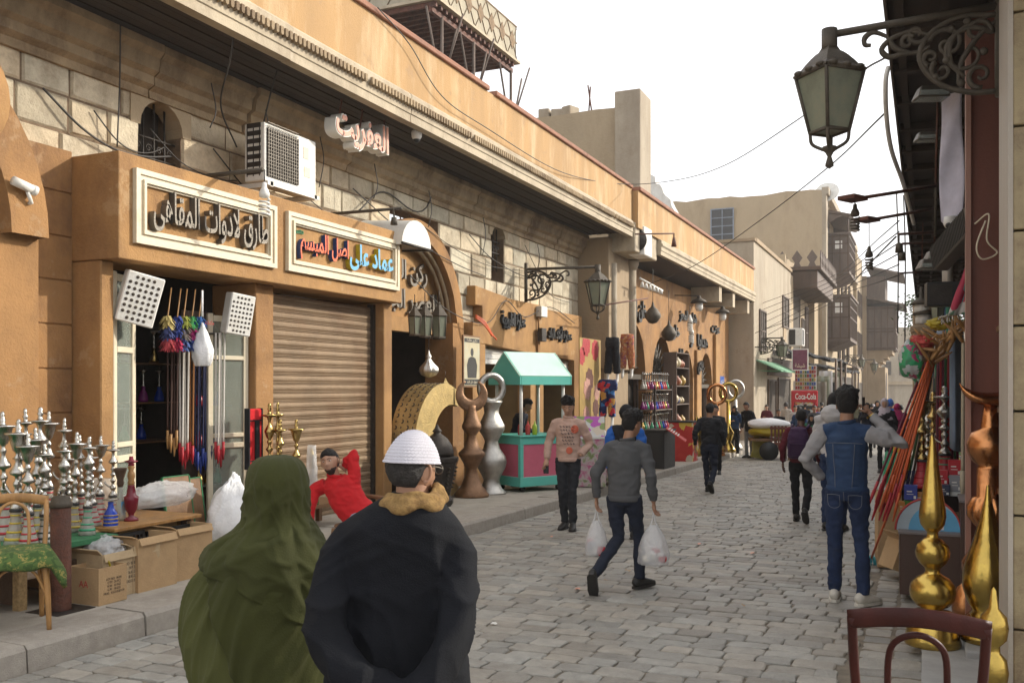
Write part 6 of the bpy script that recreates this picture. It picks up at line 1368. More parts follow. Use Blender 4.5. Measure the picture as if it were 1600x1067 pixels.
letters('lettering','ذكرى خالدة'.replace('ذ','د'),.4,.055,.001,'frame',face_px((q.x+.0342,q.y,q.z+h_-.065)),pp,0);letters('lettering','سوق خان البلد',.4,.06,.001,'frame',face_px((q.x+.0342,q.y,q.z-h_+.01)),pp,0)
for k in range(3):cable([on_x(743,492+2*k,-7.35),on_x(757,502+3*k,-7.25),on_x(768,520+2*k,-7.2),on_x(776-4*k,531-4*k,-7.18)],'bright orange cable end sticking out over the spice shop doorway',.014,6,'orange','orange cable ends at the spice shop')
def street_lamp(lab,tip,wall,yaw,s=1.,grp='street lanterns',n=6):
 """lantern hung from a scrolled wall bracket; tip = top of the lantern, wall = foot of the arm"""
 tip,wall=Vector(tip),Vector(wall);t=T('street_lantern',lab,'street lamp',wall,0,grp);d=tip-wall;L=d.to_2d().length;ux=Vector((d.x,d.y,0)).normalized();P3=lambda u,v:ux*u+Vector((0,0,v))
 b=MB();b.tube([P3(0,0),P3(L,d.z)],.026*s,10);b.tube([P3(0,-.62*s),P3(0,.12*s)],.035*s,8);arm=b.build('arm','dusty',t)
 b=MB();r=.018*s
 def spiral(c,r0,a0,turns,sg=1,q=22,k=.85):return[P3(c[0]+r0*(1-k*i/q)*math.cos(a0+sg*turns*6.283*i/q),c[1]+r0*(1-k*i/q)*math.sin(a0+sg*turns*6.283*i/q))for i in range(q+1)]
 S=s;cx_=.30*S;tp=lambda q:[r*(1.15-.55*i/q)for i in range(q+1)]
 R0=.27*S
 b.tube(bez([P3(0.02*S,-.06*S),P3(.25*S,-.045*S),P3(.42*S,-.12*S),P3(.50*S,-.25*S),P3(.47*S,-.38*S),P3(.36*S,-.50*S),P3(.18*S,-.57*S),P3(.02*S,-.58*S)],5),r*1.1,7)
 for c,r0,a0,tn,sg in(((.20,-.30),.19,2.4,1.15,-1),((.33,-.22),.12,.3,1.2,1),((.14,-.16),.09,3.4,1.1,-1),((.36,-.40),.08,1.0,1.1,-1),((.12,-.46),.09,4.6,1.2,1),((.52,-.12),.075,3.6,1.1,1),((.58,-.17),.05,2.6,1.2,-1),((.43,-.30),.06,5,1.1,1)):
  q=spiral((c[0]*S,c[1]*S),r0*S,a0,tn,sg);b.tube(q,tp(22),6)
 for pts in(((.44,-.14),(.56,-.10),(.68,-.13),(.75,-.20),(.70,-.26),(.62,-.25),(.50,-.25),(.44,-.22)),((.56,-.25),(.66,-.2),(.72,-.1)),((.7,-.12),(.8,-.07),(.86,-.10),(.86,-.15),(.82,-.16)),((.02,-.1),(.14,-.2),(.24,-.36),(.26,-.5)),((.06,-.06),(.22,-.12),(.31,-.22),(.30,-.36),(.22,-.46))):
  q=bez([P3(u*S,v*S+.0)for u,v in pts],5);b.tube(q,[r*(1.2-.5*abs(2*i/(len(q)-1)-1))for i in range(len(q))],6)
 for u,v in((.30,-.12),(.2,-.08),(.4,-.44),(.24,-.5),(.1,-.3),(.33,-.33)):b.ell(P3(u*S,v*S),(.028*S,)*3,8,6)
 b.build('scroll','dusty',arm)
 N_=n;b=MB();c=P3(L,d.z);S=s
 Z=lambda z:(c.x,c.y,c.z+z)
 b.lathe([(.05*S,.03*S),(.055*S,.04*S),(.055*S,-.09*S),(.05*S,-.1*S)],Z(0),14);b.lathe([(.055*S,-.09*S),(.075*S,-.12*S),(.10*S,-.135*S),(.13*S,-.16*S),(.17*S,-.20*S),(.20*S,-.235*S),(.255*S,-.27*S),(.255*S,-.285*S),(.21*S,-.285*S)],Z(0),n,sm=False)
 for k in range(n):
  a0,a1=2*math.pi*k/n,2*math.pi*(k+1)/n
  for q in range(3):
   f=(q+.5)/3;x=.25*S*(math.cos(a0)*(1-f)+math.cos(a1)*f);y=.25*S*(math.sin(a0)*(1-f)+math.sin(a1)*f);b.ell((c.x+x,c.y+y,c.z-.268*S),(.036*S,.036*S,.02*S),8,5)
 cap=b.build('cap','dusty',t)
 b=MB();r0,r1,z0,z1=.235*S,.135*S,-.285*S,-.70*S
 for k in range(n):
  a=2*math.pi*k/n;p0,p1=Vector((c.x+r0*math.cos(a),c.y+r0*math.sin(a),c.z+z0)),Vector((c.x+r1*math.cos(a),c.y+r1*math.sin(a),c.z+z1));b.tube([p0,p1],.013*S,6)
  a2=2*math.pi*(k+1)/n;b.tube([p0,(c.x+r0*math.cos(a2),c.y+r0*math.sin(a2),c.z+z0)],.012*S,6);b.tube([p1,(c.x+r1*math.cos(a2),c.y+r1*math.sin(a2),c.z+z1)],.014*S,6)
  b.tube(bez([p1,(c.x+.12*S*math.cos(a),c.y+.12*S*math.sin(a),c.z-.78*S),(c.x+.04*S*math.cos(a),c.y+.04*S*math.sin(a),c.z-.83*S)],5),.012*S,6)
 b.lathe([(.0001,-.80*S),(.05*S,-.81*S),(.055*S,-.83*S),(.03*S,-.85*S),(.014*S,-.88*S),(.028*S,-.93*S),(.03*S,-.95*S),(.0001,-.97*S)],Z(0),12);b.build('frame','dusty',t)
 b=MB();b.lathe([(r1*.96,z1),(r0*.96,z0)],Z(0),n,sm=False);b.lathe([(.0001,z1+.002),(r1*.95,z1+.002)],Z(0),n);b.build('pane','lampglass',t);return t
q=at(1296,55,6.05);wl=Vector((.42,q.y+.03,q.z+.04));street_lamp('large dusty street lantern on a scrolled bracket at the mottled stone pillar',q,wl,0,.90,n=4)
q=on_x(934,417,-5.9);street_lamp('dusty street lantern on a scrolled bracket over the spice shop',q,(-7.44,q.y,q.z+.03),0,1.08)
q=on_x(1222,528,-5.4);street_lamp('street lantern on the pale house beside the green awning',q,(-6.25,q.y,q.z),0,1.1)
q=on_x(1346,555,-4.6);street_lamp('small far street lantern on the tall tan house',q,(-5.95,q.y,q.z),0,1.3);q=on_x(1366,562,-3.9);street_lamp('farthest street lantern before the oriel tower',q,(-5.6,q.y,q.z),0,1.3)
q=G(828,16.0,PH);CT=T('mint_cart','mint green and pink vending cart with a gabled roof on white posts','cart',q,math.radians(24+36))
b=MB();w2,d2=.50,.40
b.box(-w2,w2,-d2,d2,.10,.26);b.box(-w2,w2,-d2,d2,.80,.93);b.box(-w2-.03,w2+.03,-d2-.03,d2+.03,.93,.955)
for sx in(-1,1):
 for sy in(-1,1):b.box(sx*w2-.07*(sx>0),sx*w2+.07*(sx<0),sy*d2-.07*(sy>0),sy*d2+.07*(sy<0),.26,.80)
b.build('body','teal',CT,bev=.006);b=MB();b.box(-w2+.012,w2-.012,-d2+.012,d2-.012,.26,.80);b.build('panel','pink',CT)
for sx in(-1,1):
 for sy in(-1,1):b=MB();b.tube([(sx*(w2-.05),sy*(d2-.05),.955),(sx*(w2-.05),sy*(d2-.05),1.92)],.028,10);b.build('post','white',CT)
b=MB();e=.06;W3,D3=w2+e,d2+e;zb,zf,za=1.80,1.95,2.36
for sy in(-1,1):b.add([(-W3,sy*D3,zf),(W3,sy*D3,zf),(W3,0,za),(-W3,0,za)],[(0,1,2,3)if sy<0 else(3,2,1,0)])
b.build('roof_slope','tealp',CT).modifiers.new('Solid','SOLIDIFY').thickness=.02
b=MB()
for sx in(-1,1):b.prism([(-D3,zb),(D3,zb),(D3,zf),(0,za),(-D3,zf)],lambda u,v,d:(sx*(W3-.02)+d,u,v),-.012,.012)
for sy in(-1,1):b.box(-W3+.04,W3-.04,sy*(D3-.012)-.012,sy*(D3-.012)+.012,zb,zf-.012)
b.build('gable','teal',CT)
for sx in(-1,1):
 for sy in(-1,1):b=MB();b.tube([(sx*.38,sy*.3-.02,.05),(sx*.38,sy*.3+.02,.05)],.05,14);b.build('wheel','black',CT)
R3=RZ(math.radians(60))
for k,(x,y,m,lab)in enumerate(((-.34,-.18,'redink','left red sauce bottle on the mint cart'),(-.24,-.26,'redink','right red sauce bottle on the mint cart'),(-.14,-.32,'lime','lime green sauce bottle on the mint cart'))):
 if m=='lime':K['lime']=mat('lime_plastic',(.30,.42,.03),.4,0,.1,5,0)
 o_=q+R3@Vector((x,y,.957));b=MB();b.lathe([(.0001,0),(.04,0),(.042,.02),(.042,.14),(.03,.17),(.012,.19),(.008,.23),(.0001,.24)],n=14);tag(b.build('sauce_bottle',m,loc=o_),lab,'bottle','sauce bottles on the mint cart')
ROSE=fabric('rose_and_cake_print',[(0,(.36,.24,.07)),(.36,(.34,.03,.035)),(.6,(.40,.20,.15)),(.72,(.12,.04,.025)),(.84,(.42,.30,.09))],5.5,.6,False,False)
a,c=on_x(905,527,-6.86),on_x(938,690,-6.86);W_,H_=c.y-a.y,a.z-c.z;t=T('printed_banner','tall printed banner of red roses and desserts on the pier','banner',a);b=MB();b.box(-.01,.01,0,W_,-H_,0);pn=b.build('cloth',mat('ochre_print',(.36,.235,.07),.6,0,.2,4,.05),t)
for nm_,m_,ds in(('rose_print',mat('rose_print',(.36,.025,.03),.6,0,.5,22,0),((.3,-.14,.26),(.72,-.24,.24),(.1,-.4,.2))),('cake_print',mat('cake_print',(.11,.035,.022),.6,0,.4,14,0),((.45,-.92,.26),(.75,-1.55,.2))),('cream_print',mat('cream_print',(.44,.23,.18),.6,0,.35,18,0),((.35,-1.12,.24),(.8,-1.2,.18),(.3,-1.7,.2)))):
 b=MB()
 for y,z,r in ds:
  P=[(min(W_-.01,max(.01,y*W_+r*(1+.12*math.sin(i*2.5))*math.cos(i*.314))),max(-H_+.01,min(-.01,z+r*(1+.12*math.sin(i*2.5))*math.sin(i*.314))))for i in range(20)];b.prism(P,lambda u,v,d:(d,u,v),.0102,.0125 if 'rose' in nm_ else.014 if 'cake' in nm_ else.0155)
 b.build(nm_,m_,pn)
FLO=fabric('orange_paisley',[(0,(.38,.11,.04)),(.4,(.45,.17,.06)),(.7,(.25,.06,.10)),(.85,(.50,.30,.15))],28);FLN=fabric('navy_floral',[(0,(.012,.018,.08)),(.5,(.015,.02,.09)),(.66,(.45,.03,.04)),(.8,(.04,.16,.40)),(.9,(.5,.25,.05))],10)
def legs(lab,c,m,h=.95,w=.15,feet=True,splay=.02):
 t=T('mannequin',lab,'mannequin',c,math.radians(10),'trousers displayed on mannequin legs');b=MB();b.tube([(0,0,0),(0,0,-.12),(0,0,-.24)],[(w,.10),(w*1.15,.12),(w*1.1,.11)],14)
 for s in(-1,1):b.tube([(s*.07,0,-.15),(s*.085,0,-.4),(s*(.09+splay),0,-h+.12)],[.085,.09,.085],12)
 merged('trousers',b,m,t,.016,2,.012,(12,12,5));b=MB()
 for s in(-1,1):b.tube([(s*(.085+splay),0,-h+.3),(s*(.09+splay),0,-h+.02),(s*(.09+splay),-.05,-h-.06),(s*(.09+splay),-.12,-h-.12)],[.045,.032,.034,.018],10)
 b.build('leg','white',t);return t
q=on_x(957,527,-6.55);legs('black trousers on white mannequin legs hung on the pier',q,blk);q=on_x(980,522,-6.6);legs('orange paisley trousers on white mannequin legs hung on the pier',q,FLO);q=on_x(949,600,-6.5);legs('navy floral trousers on mannequin legs below the black pair',(q.x,q.y,q.z+.1),FLN,.95,.2)
b=MB();a=on_x(872,478,-6.8);b.tube([on_x(935,478,-6.7),on_x(1012,466,-6.2)],.02,6);tag(b.build('display_rod','rust',loc=on_x(935,478,-6.7),world=True),'thin rod above the hanging trousers','rod')
q=G(918,16.6,PH);SV=T('sweets_stall','small stall with pink printed panels and a glass top right of the mint cart','stall',q,math.radians(20));PKP=fabric('pink_sweets_print',[(0,(.40,.05,.17)),(.35,(.42,.09,.2)),(.5,(.45,.38,.36)),(.66,(.16,.22,.06)),(.78,(.24,.08,.2)),(.9,(.42,.30,.12))],9,.6,False,False)
b=MB();b.box(-.32,.32,-.28,.28,0.02,.86);b.build('cabinet',PKP,SV,bev=.01);b=MB();b.box(-.33,.33,-.29,.29,.861,.90);b.build('counter','white',SV);b=MB();b.add([(-.3,-.26,.90),(.3,-.26,.90),(.3,.0,1.25),(-.3,.0,1.25)],[(0,1,2,3)]);b.build('sloping_screen',fabric('screen_print',[(0,(.55,.52,.50)),(.4,(.45,.10,.40)),(.6,(.25,.30,.12)),(.8,(.6,.5,.4))],9),SV).modifiers.new('Solid','SOLIDIFY').thickness=.02
q2=G(951,17.0,PH);S2=T('freezer_box','white lidded freezer box with printed sides beside the sweets stall','freezer',q2,math.radians(20));b=MB();b.box(-.3,.3,-.26,.26,.05,.78);b.build('body',PKP,S2,bev=.02);b=MB();b.box(-.31,.31,-.27,.27,.781,.86);b.build('lid','white',S2,bev=.03)
for k in range(5):
 o_=G(898+k*5,16.9);m=('black','redink','black','bent','yellow')[k];b=MB();b.lathe([(.0001,0),(.035,0),(.035,.16),(.012,.22),(.014,.28),(.0001,.285)],n=10);tag(b.build('bottle',m,loc=(o_.x,o_.y,q.z+1.26 if False else q.z+.90)),('leftmost dark','red capped','second dark','tall tan','rightmost yellow')[k]+' bottle on the sweets stall','bottle','bottles on the sweets stall')
sh_=T('mannequin','white mannequin foot lying on the freezer box','mannequin',q2+Vector((-.1,0,.862)),.4);foot(sh_,Vector((0,0,.09)),0,0,'white',1.2)
rk=on_g(1030,735,PH);RK=T('metalware_rack','tall open metal rack crammed with small silver pipes before the first arch','rack',Vector((-6.9,25.3,gs(-6.9,25.3))));b=MB()
for x in(-.25,.25):
 for y in(-.9,.9):b.box(x-.02,x+.02,y-.02,y+.02,0,2.0)
b.build('upright','iron',RK);b=MB()
for z in(.75,1.3,1.85):b.box(-.27,.27,-.92,.92,z,z+.03)
b.build('shelf','woodg',RK)
rs=random.Random(8)
for z in(.785,1.335,1.885):
 for k in range(8):
  for j in range(2):i=rs.randrange(6);put_pipe(i,(-6.9+(-.12 if j else.14),24.5+k*.23,gs(-6.9,25.3)+z),f'small {nm[i]} based pipe on the metalware rack',f'{nm[i]} small pipes on the metalware rack',1.25)
RK2=T('souvenir_rack','wooden souvenir shelf with painted masks and pots before the second arch','rack',(-6.95,28.0,gs(-6.95,28)));b=MB()
for z in(.8,1.45,2.0,2.55,3.0):b.box(-.2,.2,-.8,.8,z,z+.03)
b.build('shelf','woodg',RK2)
for y in(-.8,.8):b=MB();b.box(-.2,.2,y-.02,y+.02,0,3.03);b.build('side','woodg',RK2)
rs=random.Random(12)
pc=[mat('pot_'+n_,c,.4)for n_,c in(('terracotta',(.35,.12,.06)),('cream',(.55,.45,.28)),('indigo',(.05,.08,.25)),('ochre',(.45,.28,.06)))]
for z in(.83,1.48,2.03,2.58):
 for k in range(5):
  i=rs.randrange(4);r=rs.uniform(.09,.15);b=MB();b.lathe([(.0001,0),(r*.5,0),(r,r*.8),(r*.9,r*1.5),(r*.35,r*2),(r*.4,r*2.2)],n=12);tag(b.build('painted_pot',pc[i],loc=(-6.95,27.4+k*.3,gs(-6.95,28)+z)),f'{("terracotta", "cream", "indigo", "ochre")[i]} painted pot on the souvenir shelf','pot',f'{("terracotta", "cream", "indigo", "ochre")[i]} pots on the souvenir shelf')
def stall_box(lab,px,Y,w,d,h,m,top,cat='stall',name='display_box'):
 q=G(px,Y,PH);t=T(name,lab,cat,q,0);b=MB();b.box(-d/2,d/2,-w/2,w/2,0,h);b.build('body',m,t,bev=.01);b=MB();b.box(-d/2-.02,d/2+.02,-w/2-.02,w/2+.02,h+.001,h+.04);b.build('top',top,t);return t
SNK=fabric('snack_print',[(0,(.42,.03,.025)),(.6,(.45,.04,.03)),(.72,(.55,.38,.06)),(.86,(.5,.45,.35))],7)
t=stall_box('black display box carrying the tilted red jewellery board',1030,21.5,1.0,.5,.85,'black','black');t2=stall_box('red printed snack cart with a yellow emblem before the arches',1068,24.0,.6,.6,1.0,SNK,'black','cart','snack_cart')
q=G(1043,21.0,PH);jb=T('jewellery_board','tilted red board pinned with rows of pale trinkets','board',q+Vector((0,0,.92)),.2);M=Matrix.Rotation(.6,4,'Y');b=MB();b.box(-.02,.5,-.4,.4,-.01,.01,0,M);b.build('panel','redink',jb);b=MB()
for i in range(5):
 for k in range(8):b.ell(M@Vector((.04+i*.06,-.34+k*.095,.016)),(.02,.025,.012),6,4)
b.build('trinket','white',jb)
for k,(px,py,Y,m,r,lab)in enumerate(((1120,616,26.5,'copper',.27,'copper ring finial, nearest of the three rings by the arches'),(1138,613,28.5,'gold',.27,'brass ring finial in the middle of the three rings'),(1149,608,30,'silver',.27,'silver ring finial, farthest of the three rings'))):
 q=G(px,Y,PH);zt=HC+(605-py)/F*Y;t=T('ring_finial',lab,'finial',q,0,'ring finials by the arches');b=MB();h_=zt-q.z-r
 b.tube([(r*.85*math.cos(a),r*.35*math.cos(a),h_+r+r*math.sin(a))for a in[2*math.pi*k/24 for k in range(24)]],.055,10,closed=True);b.build('ring',m,t);b=MB();b.lathe([(.25,0),(.22,.1),(.08,.3),(.16,.5),(.18,.6),(.06,.8),(.06,h_)],n=16);b.build('stem',m,t)
rs=random.Random(21)
for k in range(9):
 q=G(1100+k*5.5,25.5+k*.35,PH);r=rs.uniform(.13,.22);b=MB();b.lathe([(.0001,0),(r*.6,0),(r,r),(r*.8,r*1.8),(r*.3,r*2.3),(r*.45,r*2.6),(.0001,r*3.2)],n=14);t=b.build('brass_pot','gold' if k%3 else 'silver',loc=(q.x-.3,q.y,q.z));tag(t,('gleaming brass pot on the pavement by the ring finials' if k%3 else 'silver pot on the pavement by the ring finials'),'pot',('brass' if k%3 else 'silver')+' pots by the ring finials');t.scale=(1,1,1.9)
for px,py,lab in((1020,492,'smaller dark round pot hanging beside the pier'),(1045,520,'larger dark onion shaped pot hanging before the arches')):
 q=on_x(px,py,-6.6);t=T('hanging_pot',lab,'pot',q,0,'dark pots hanging before the arches');b=MB();b.lathe([(.0001,-.24),(.11,-.21),(.21,-.07),(.21,.02),(.13,.14),(.045,.22),(.02,.34),(.0001,.36)],n=24,flute=14,fd=.05);b.build('pot','dusty',t);b=MB();b.tube([(0,0,.34),(0,0,1.2)],.008,5);b.build('chain','iron',t)
for px,py,lab in((1092,472,'upper enamel bell lamp on a rod before the arches'),(1129,488,'lower enamel bell lamp on a rod near the end of the eaves')):
 q=on_x(px,py,-6.5);t=T('bell_lamp',lab,'lamp',q,0,'enamel bell lamps before the arches');b=MB();b.lathe([(.27,-.02),(.2,.06),(.08,.12),(.05,.2),(.0001,.21)],n=18);b.lathe([(.0001,-.02),(.26,-.02)],n=18);b.build('shade','dusty',t);b=MB();b.lathe([(.12,-.02),(.13,-.2),(.08,-.28),(.0001,-.28)],n=14);b.build('globe','white',t);b=MB();b.tube([(0,0,.1),(0,0,.2),(-.9,-.1,.24)],.02,6);b.build('rod','iron',t)
for k in range(3):q=on_x((1078,1080,1190)[k],(492,510,500)[k],-6.5);bulb_thing(('upper','lower','farthest')[k]+' small bulb hanging before the arches',(q.x,q.y,q.z+.3),.3,1.7,'white')
q=on_x(1005,425+15,-6.5);t=T('spotlight_bar','bar of six small white spotlights beside the pier','spotlight bar',q);b=MB();b.tube([(0,-.3,.05),(0,1.9,-.05)],.025,6);b.build('bar','white',t)
for k in range(6):b=MB();b.lathe([(.03,0),(.06,-.13),(.0001,-.13)],(0,-.1+k*.36,-.02),10);b.build('spot','white',t)
q=on_x(1005,378,-6.3);t=T('air_conditioner','old round fan condenser unit on the corbel between the two buildings','air conditioner',(q.x,q.y,q.z));b=MB();b.box(-.3,.1,-.25,.45,-.35,.35);b.build('casing','white',t,bev=.02);b=MB();b.tube([(-.1,-.26,0),(-.1,-.31,0)],.27,20);b.build('fan_cover','iron',t)
for k,(px,py,L,lab)in enumerate(((1003,369,50,'rod lamp over the second parapet'),)):a=on_x(px-10,py-3,-6.15);c=on_x(px+L,py-4,-5.6);b=MB();b.tube([a,c,c+Vector((0,0,-.12))],.02,6);b.lathe([(.03,0),(.07,-.22),(.0001,-.22)],c+Vector((0,0,-.1)),10);tag(b.build('rod_lamp','rust',loc=a,world=True),'small shaded lamp on a rod at the second parapet','lamp')
# far street goods
q=on_g(1256,690,PH);q=G(1257,40,PH);CL=T('drinks_fridge','red soft drink fridge with white script lettering down the street','fridge',(q.x,q.y,q.z),math.radians(8));b=MB();b.box(-.55,.55,0,.6,0,2.05);b.build('cabinet',mat('fridge_red',(.40,.015,.02),.35,0,.08,3,0),CL,bev=.03);b=MB();b.box(-.42,.42,-.02,-.001,.25,1.55);b.build('door','mirror',CL);b=MB()
for z in(.5,.8,1.1,1.4):b.box(-.4,.4,-.03,-.021,z,z+.14)
b.build('bottle_row',fabric('bottles',[(0,(.3,.03,.03)),(.4,(.45,.25,.05)),(.7,(.3,.32,.3))],14),CL)
letters('lettering','Coca-Cola',.86,.26,.02,'white',face_my((q.x+.05,q.y-.012,q.z+1.80),math.radians(8)),CL,.012,False)
q=G(1259,41.5,PH);SN=T('snack_rack','wall of coloured snack packets above the red fridge','snack rack',(q.x,q.y,q.z+2.1),math.radians(8));b=MB();b.box(-.46,.46,0,.3,0,1.1);b.build('backing','white',SN);b=MB()
pk=[mat('pack_'+n_,c,.4,0,.15,20,0)for n_,c in(('red',(.28,.04,.03)),('blue',(.05,.09,.25)),('yellow',(.38,.28,.08)),('green',(.08,.16,.07)))]
rs=random.Random(6)
for i in range(6):
 for k in range(9):b.box(-.44+k*.098,-.36+k*.098,-.06,-.002,.03+i*.178,.165+i*.178,rs.choice((0,1,2,3,i%4)))
b.build('packet',pk,SN)
q=G(1250,38.5,PH);z=HC+(605-562)/F*38.5;t=T('shop_poster','purple framed shop poster hanging over the fridge','poster',(q.x,q.y,z));b=MB();b.box(-.33,.33,-.01,.03,-.45,.45);b.build('frame','white',t);b=MB();b.box(-.29,.29,-.014,-.0101,-.41,.41);b.build('print',mat('plum_print',(.16,.05,.08),.6,0,.3,6,0),t);letters('lettering','شيشة',.4,.2,.004,'frame',face_my((q.x,q.y-.014,z-.25)),t,.01)
for k,(px,py,Y,w,lab)in enumerate(((1268,556,44,3.4,'ragged dark awning over the shops past the fridge'),(1300,575,58,3.6,'second ragged awning farther down the street'))):
 q=G(px,Y,0);z=HC+(605-py)/F*Y;t=T('ragged_awning',lab,'awning',(q.x,q.y,z),0,'ragged awnings');b=MB();b.grid(lambda u,v:((u-.5)*w*.6+.4*v,(v-.5)*6,.25-.5*u+.14*NZ.noise(Vector((u*6,v*8,k)))),14,20,0,False);b.build('cover',blk,t).modifiers.new('Solid','SOLIDIFY').thickness=.06
 for y in(-2.7,0,2.7):b=MB();b.tube([(w*.3+.3,y,-.25),(w*.3+.3,y,-z+q.z-.0)],.05,6);b.build('post','wood',t)
q=on_x(1247,527,-5.9);t=T('air_conditioner','pale outdoor air conditioner below the wooden hood','air conditioner',q);b=MB();b.box(-.7,.25,-.3,.7,-.45,.45);b.build('casing','white',t,bev=.03);b=MB();b.box(.251,.262,-.25,.35,-.38,.38);b.box(-.6,-.1,-.312,-.301,-.38,.38);b.build('grille','iron',t)
for k in range(7):
 q=G(1280+k*5,47+k*1.5);z=1.9+.3*(k%3);b=MB();b.grid(lambda u,v:((u-.5)*.7,.05*math.sin(u*12),-v*1.3),10,6);o=b.build('hanging_garment',(beige,'lampglass',white_,blk)[k%4],loc=(q.x,q.y,z));o.modifiers.new('Solid','SOLIDIFY').thickness=.04;tag(o,('beige','drab green','off white','black')[k%4]+' garment hanging before the far shops','garment',('beige','drab green','off white','black')[k%4]+' garments hanging before the far shops')
q=G(1212,27.2);HCt=T('hand_cart','wooden hand cart loaded with white sacks in the middle of the street','cart',q,math.radians(15));b=MB();b.box(-.75,.75,-.45,.45,.55,.62);b.build('bed','woodm',HCt)
for k in range(5):b=MB();b.box(-.2+.0+k*.1+.0,-.15+k*.1,-.5,-.46,.3,1.0);b.build('slat','redwood',HCt)
b=MB();b.box(-.22,.27,-.52,-.5,.9,.97);b.box(-.22,.27,-.52,-.5,.45,.52);b.build('rail','redwood',HCt)
for s in(-1,1):b=MB();b.tube([(-.25,s*.5-.05,.27),(-.25,s*.5+.05,.27)],.27,20);b.build('wheel','black',HCt)
b=MB();b.box(.3,.36,-.4,-.34,0,.55);b.box(.3,.36,.34,.4,0,.55);b.build('leg','woodm',HCt)
for k,(dx,dz,m,lab)in enumerate(((-.15,.79,'yellow','lower yellow and white sack on the hand cart'),(-.2,1.03,'whitebag','upper white sack on the hand cart'))):blob('sack',(q.x+dx,q.y,q.z+dz),(.62,.40,.17),m,lab,'sack',.1,5,k,'sacks on the hand cart')
q=gp(1185,716);t=T('standing_sack','upright yellow green printed sack held by the man in black','sack',q,.3);SACK=fabric('sack_print',[(0,(.42,.40,.10)),(.6,(.45,.43,.13)),(.75,(.35,.10,.06)),(.85,(.5,.48,.35))],5);b=MB();b.box(-.22,.22,-.13,.13,0,.85);o=merged('sack',b,SACK,t,.03,6,.03,(4,4,6));o.rotation_euler=(0,.12,0)
# the crowd in the distance
CR_=[(1198,17.5+20,180,632,maroon,blk,'fade','man in a maroon top behind the hand cart'),(1217,30,185,638,blk,blk,'short','man in a dark sweater pushing the hand cart'),(1228,36,0,628,beige,navy,'short','grey haired man in a beige jacket seen from behind'),(1243,33,170,632,white_,navy,'short','man in an off white top facing the camera among the crowd'),(1258,40,10,630,navy,blk,'short','man in navy seen from behind before the red fridge'),(1273,31,178,632,grey,navy,'short','man in grey facing the camera left of the white hood'),(1268,24,185,652,grn,navy,'scarf','girl in green with a dark scarf facing the camera'),(1284,44,0,628,blk,blk,'short','man in black partly hidden in the far crowd'),(1337,46,5,628,olive,blk,'short','man in olive far behind the denim man'),(1382,22,182,622,blk,blk,'lilac','woman in a pale lilac headscarf looking down at her phone'),(1391,27,4,622,royal,navy,'cap','person in a blue hooded jacket seen from behind on the right'),(1402,24,3,630,mag,blk,'mag','woman in a magenta headscarf seen from behind on the right'),(1371,34,180,625,blk,navy,'scarf','woman in a black headscarf far down on the right'),(1362,40,0,630,char,blk,'short','man in charcoal far down the street'),(1250,46,0,630,char,navy,'short','man in charcoal by the snack rack'),(1310,50,178,630,red_,navy,'short','man in red at the far end of the crowd'),(1118,19.5,184,632,char,blk,'short','man hidden behind the black quilted jacket facing the camera'),(1204,44,175,630,navy,blk,'short','man in navy by the first far shop door'),(1236,48,185,631,olive,navy,'short','man in olive in the dense far crowd'),(1249,29,3,634,denim,blk,'short','man in a denim jacket from behind in the crowd'),(1263,50,175,631,beige,blk,'scarf','woman in beige with a dark scarf deep in the crowd'),(1279,36,182,633,royal,blk,'short','man in bright blue deep in the crowd'),(1355,28,182,628,navy,blk,'scarf','woman in navy with a black scarf right of the denim man'),(1376,44,2,630,maroon,navy,'short','man in maroon far down on the right'),(1385,38,180,629,grn,navy,'short','man in green far down on the right'),(1396,33,178,629,beige,navy,'short','man in beige far down on the right'),(1408,30,2,632,blk,navy,'short','man in black at the right edge of the far crowd'),(1345,52,178,631,white_,blk,'short','man in white at the far end of the street'),(1365,55,0,631,char,navy,'lilac','woman in a lilac scarf at the far end of the street')]
for px,Y,yw,top,sh_m,pt_m,hr,lab in CR_:
 g=G(px,Y,PH if px<1200 else 0);H=min(1.85,max(1.35,Hof(top,Y,g)))
 P=person(lab,g,math.radians(yw),H,sh_m,pt_m,1 if px%2 else 0,None if hr in('scarf','lilac','mag','cap')else('short',.012,HG if 'grey haired' in lab else HB),SHOE,walk(.18,.02,.05,1 if px%3 else-1)if px%2 else dict(elR=(.24,.06,1.12),wrR=(.12,.22,1.15),hpit=-.15),.024,loose=1.2,long=.1 if hr in('scarf','lilac','mag')else 0,face=False)
 if hr=='cap':b=MB();b.grid(lambda u,v:P[3]@head_pt(u,.3+.7*v,.022),20,12,0,True,True);b.build('hood',royal,P[0])
 elif hr in('scarf','lilac','mag'):hood_scarf(P[0],P[2],P[3],{'scarf':blk,'lilac':lilac,'mag':mag}[hr],.3)
rs=random.Random(66)
sm=[K['card'],K['white'],K['coral']]
for k in range(16):
 x=rs.uniform(-4.9,-.4);y=rs.uniform(3.8,13);b=MB();w=rs.uniform(.012,.03);b.grid(lambda u,v:((u-.5)*w*2,(v-.5)*w*1.4,.006+.006*math.sin(u*5+v*3+k)),4,4);o=b.build('litter_scrap',sm[k%3],loc=(x,y,gz(x,y)+.008),rot=k);tag(o,('brown','white','pink')[k%3]+' scrap of litter lying on the setts','litter',('brown','white','pink')[k%3]+' litter scraps')
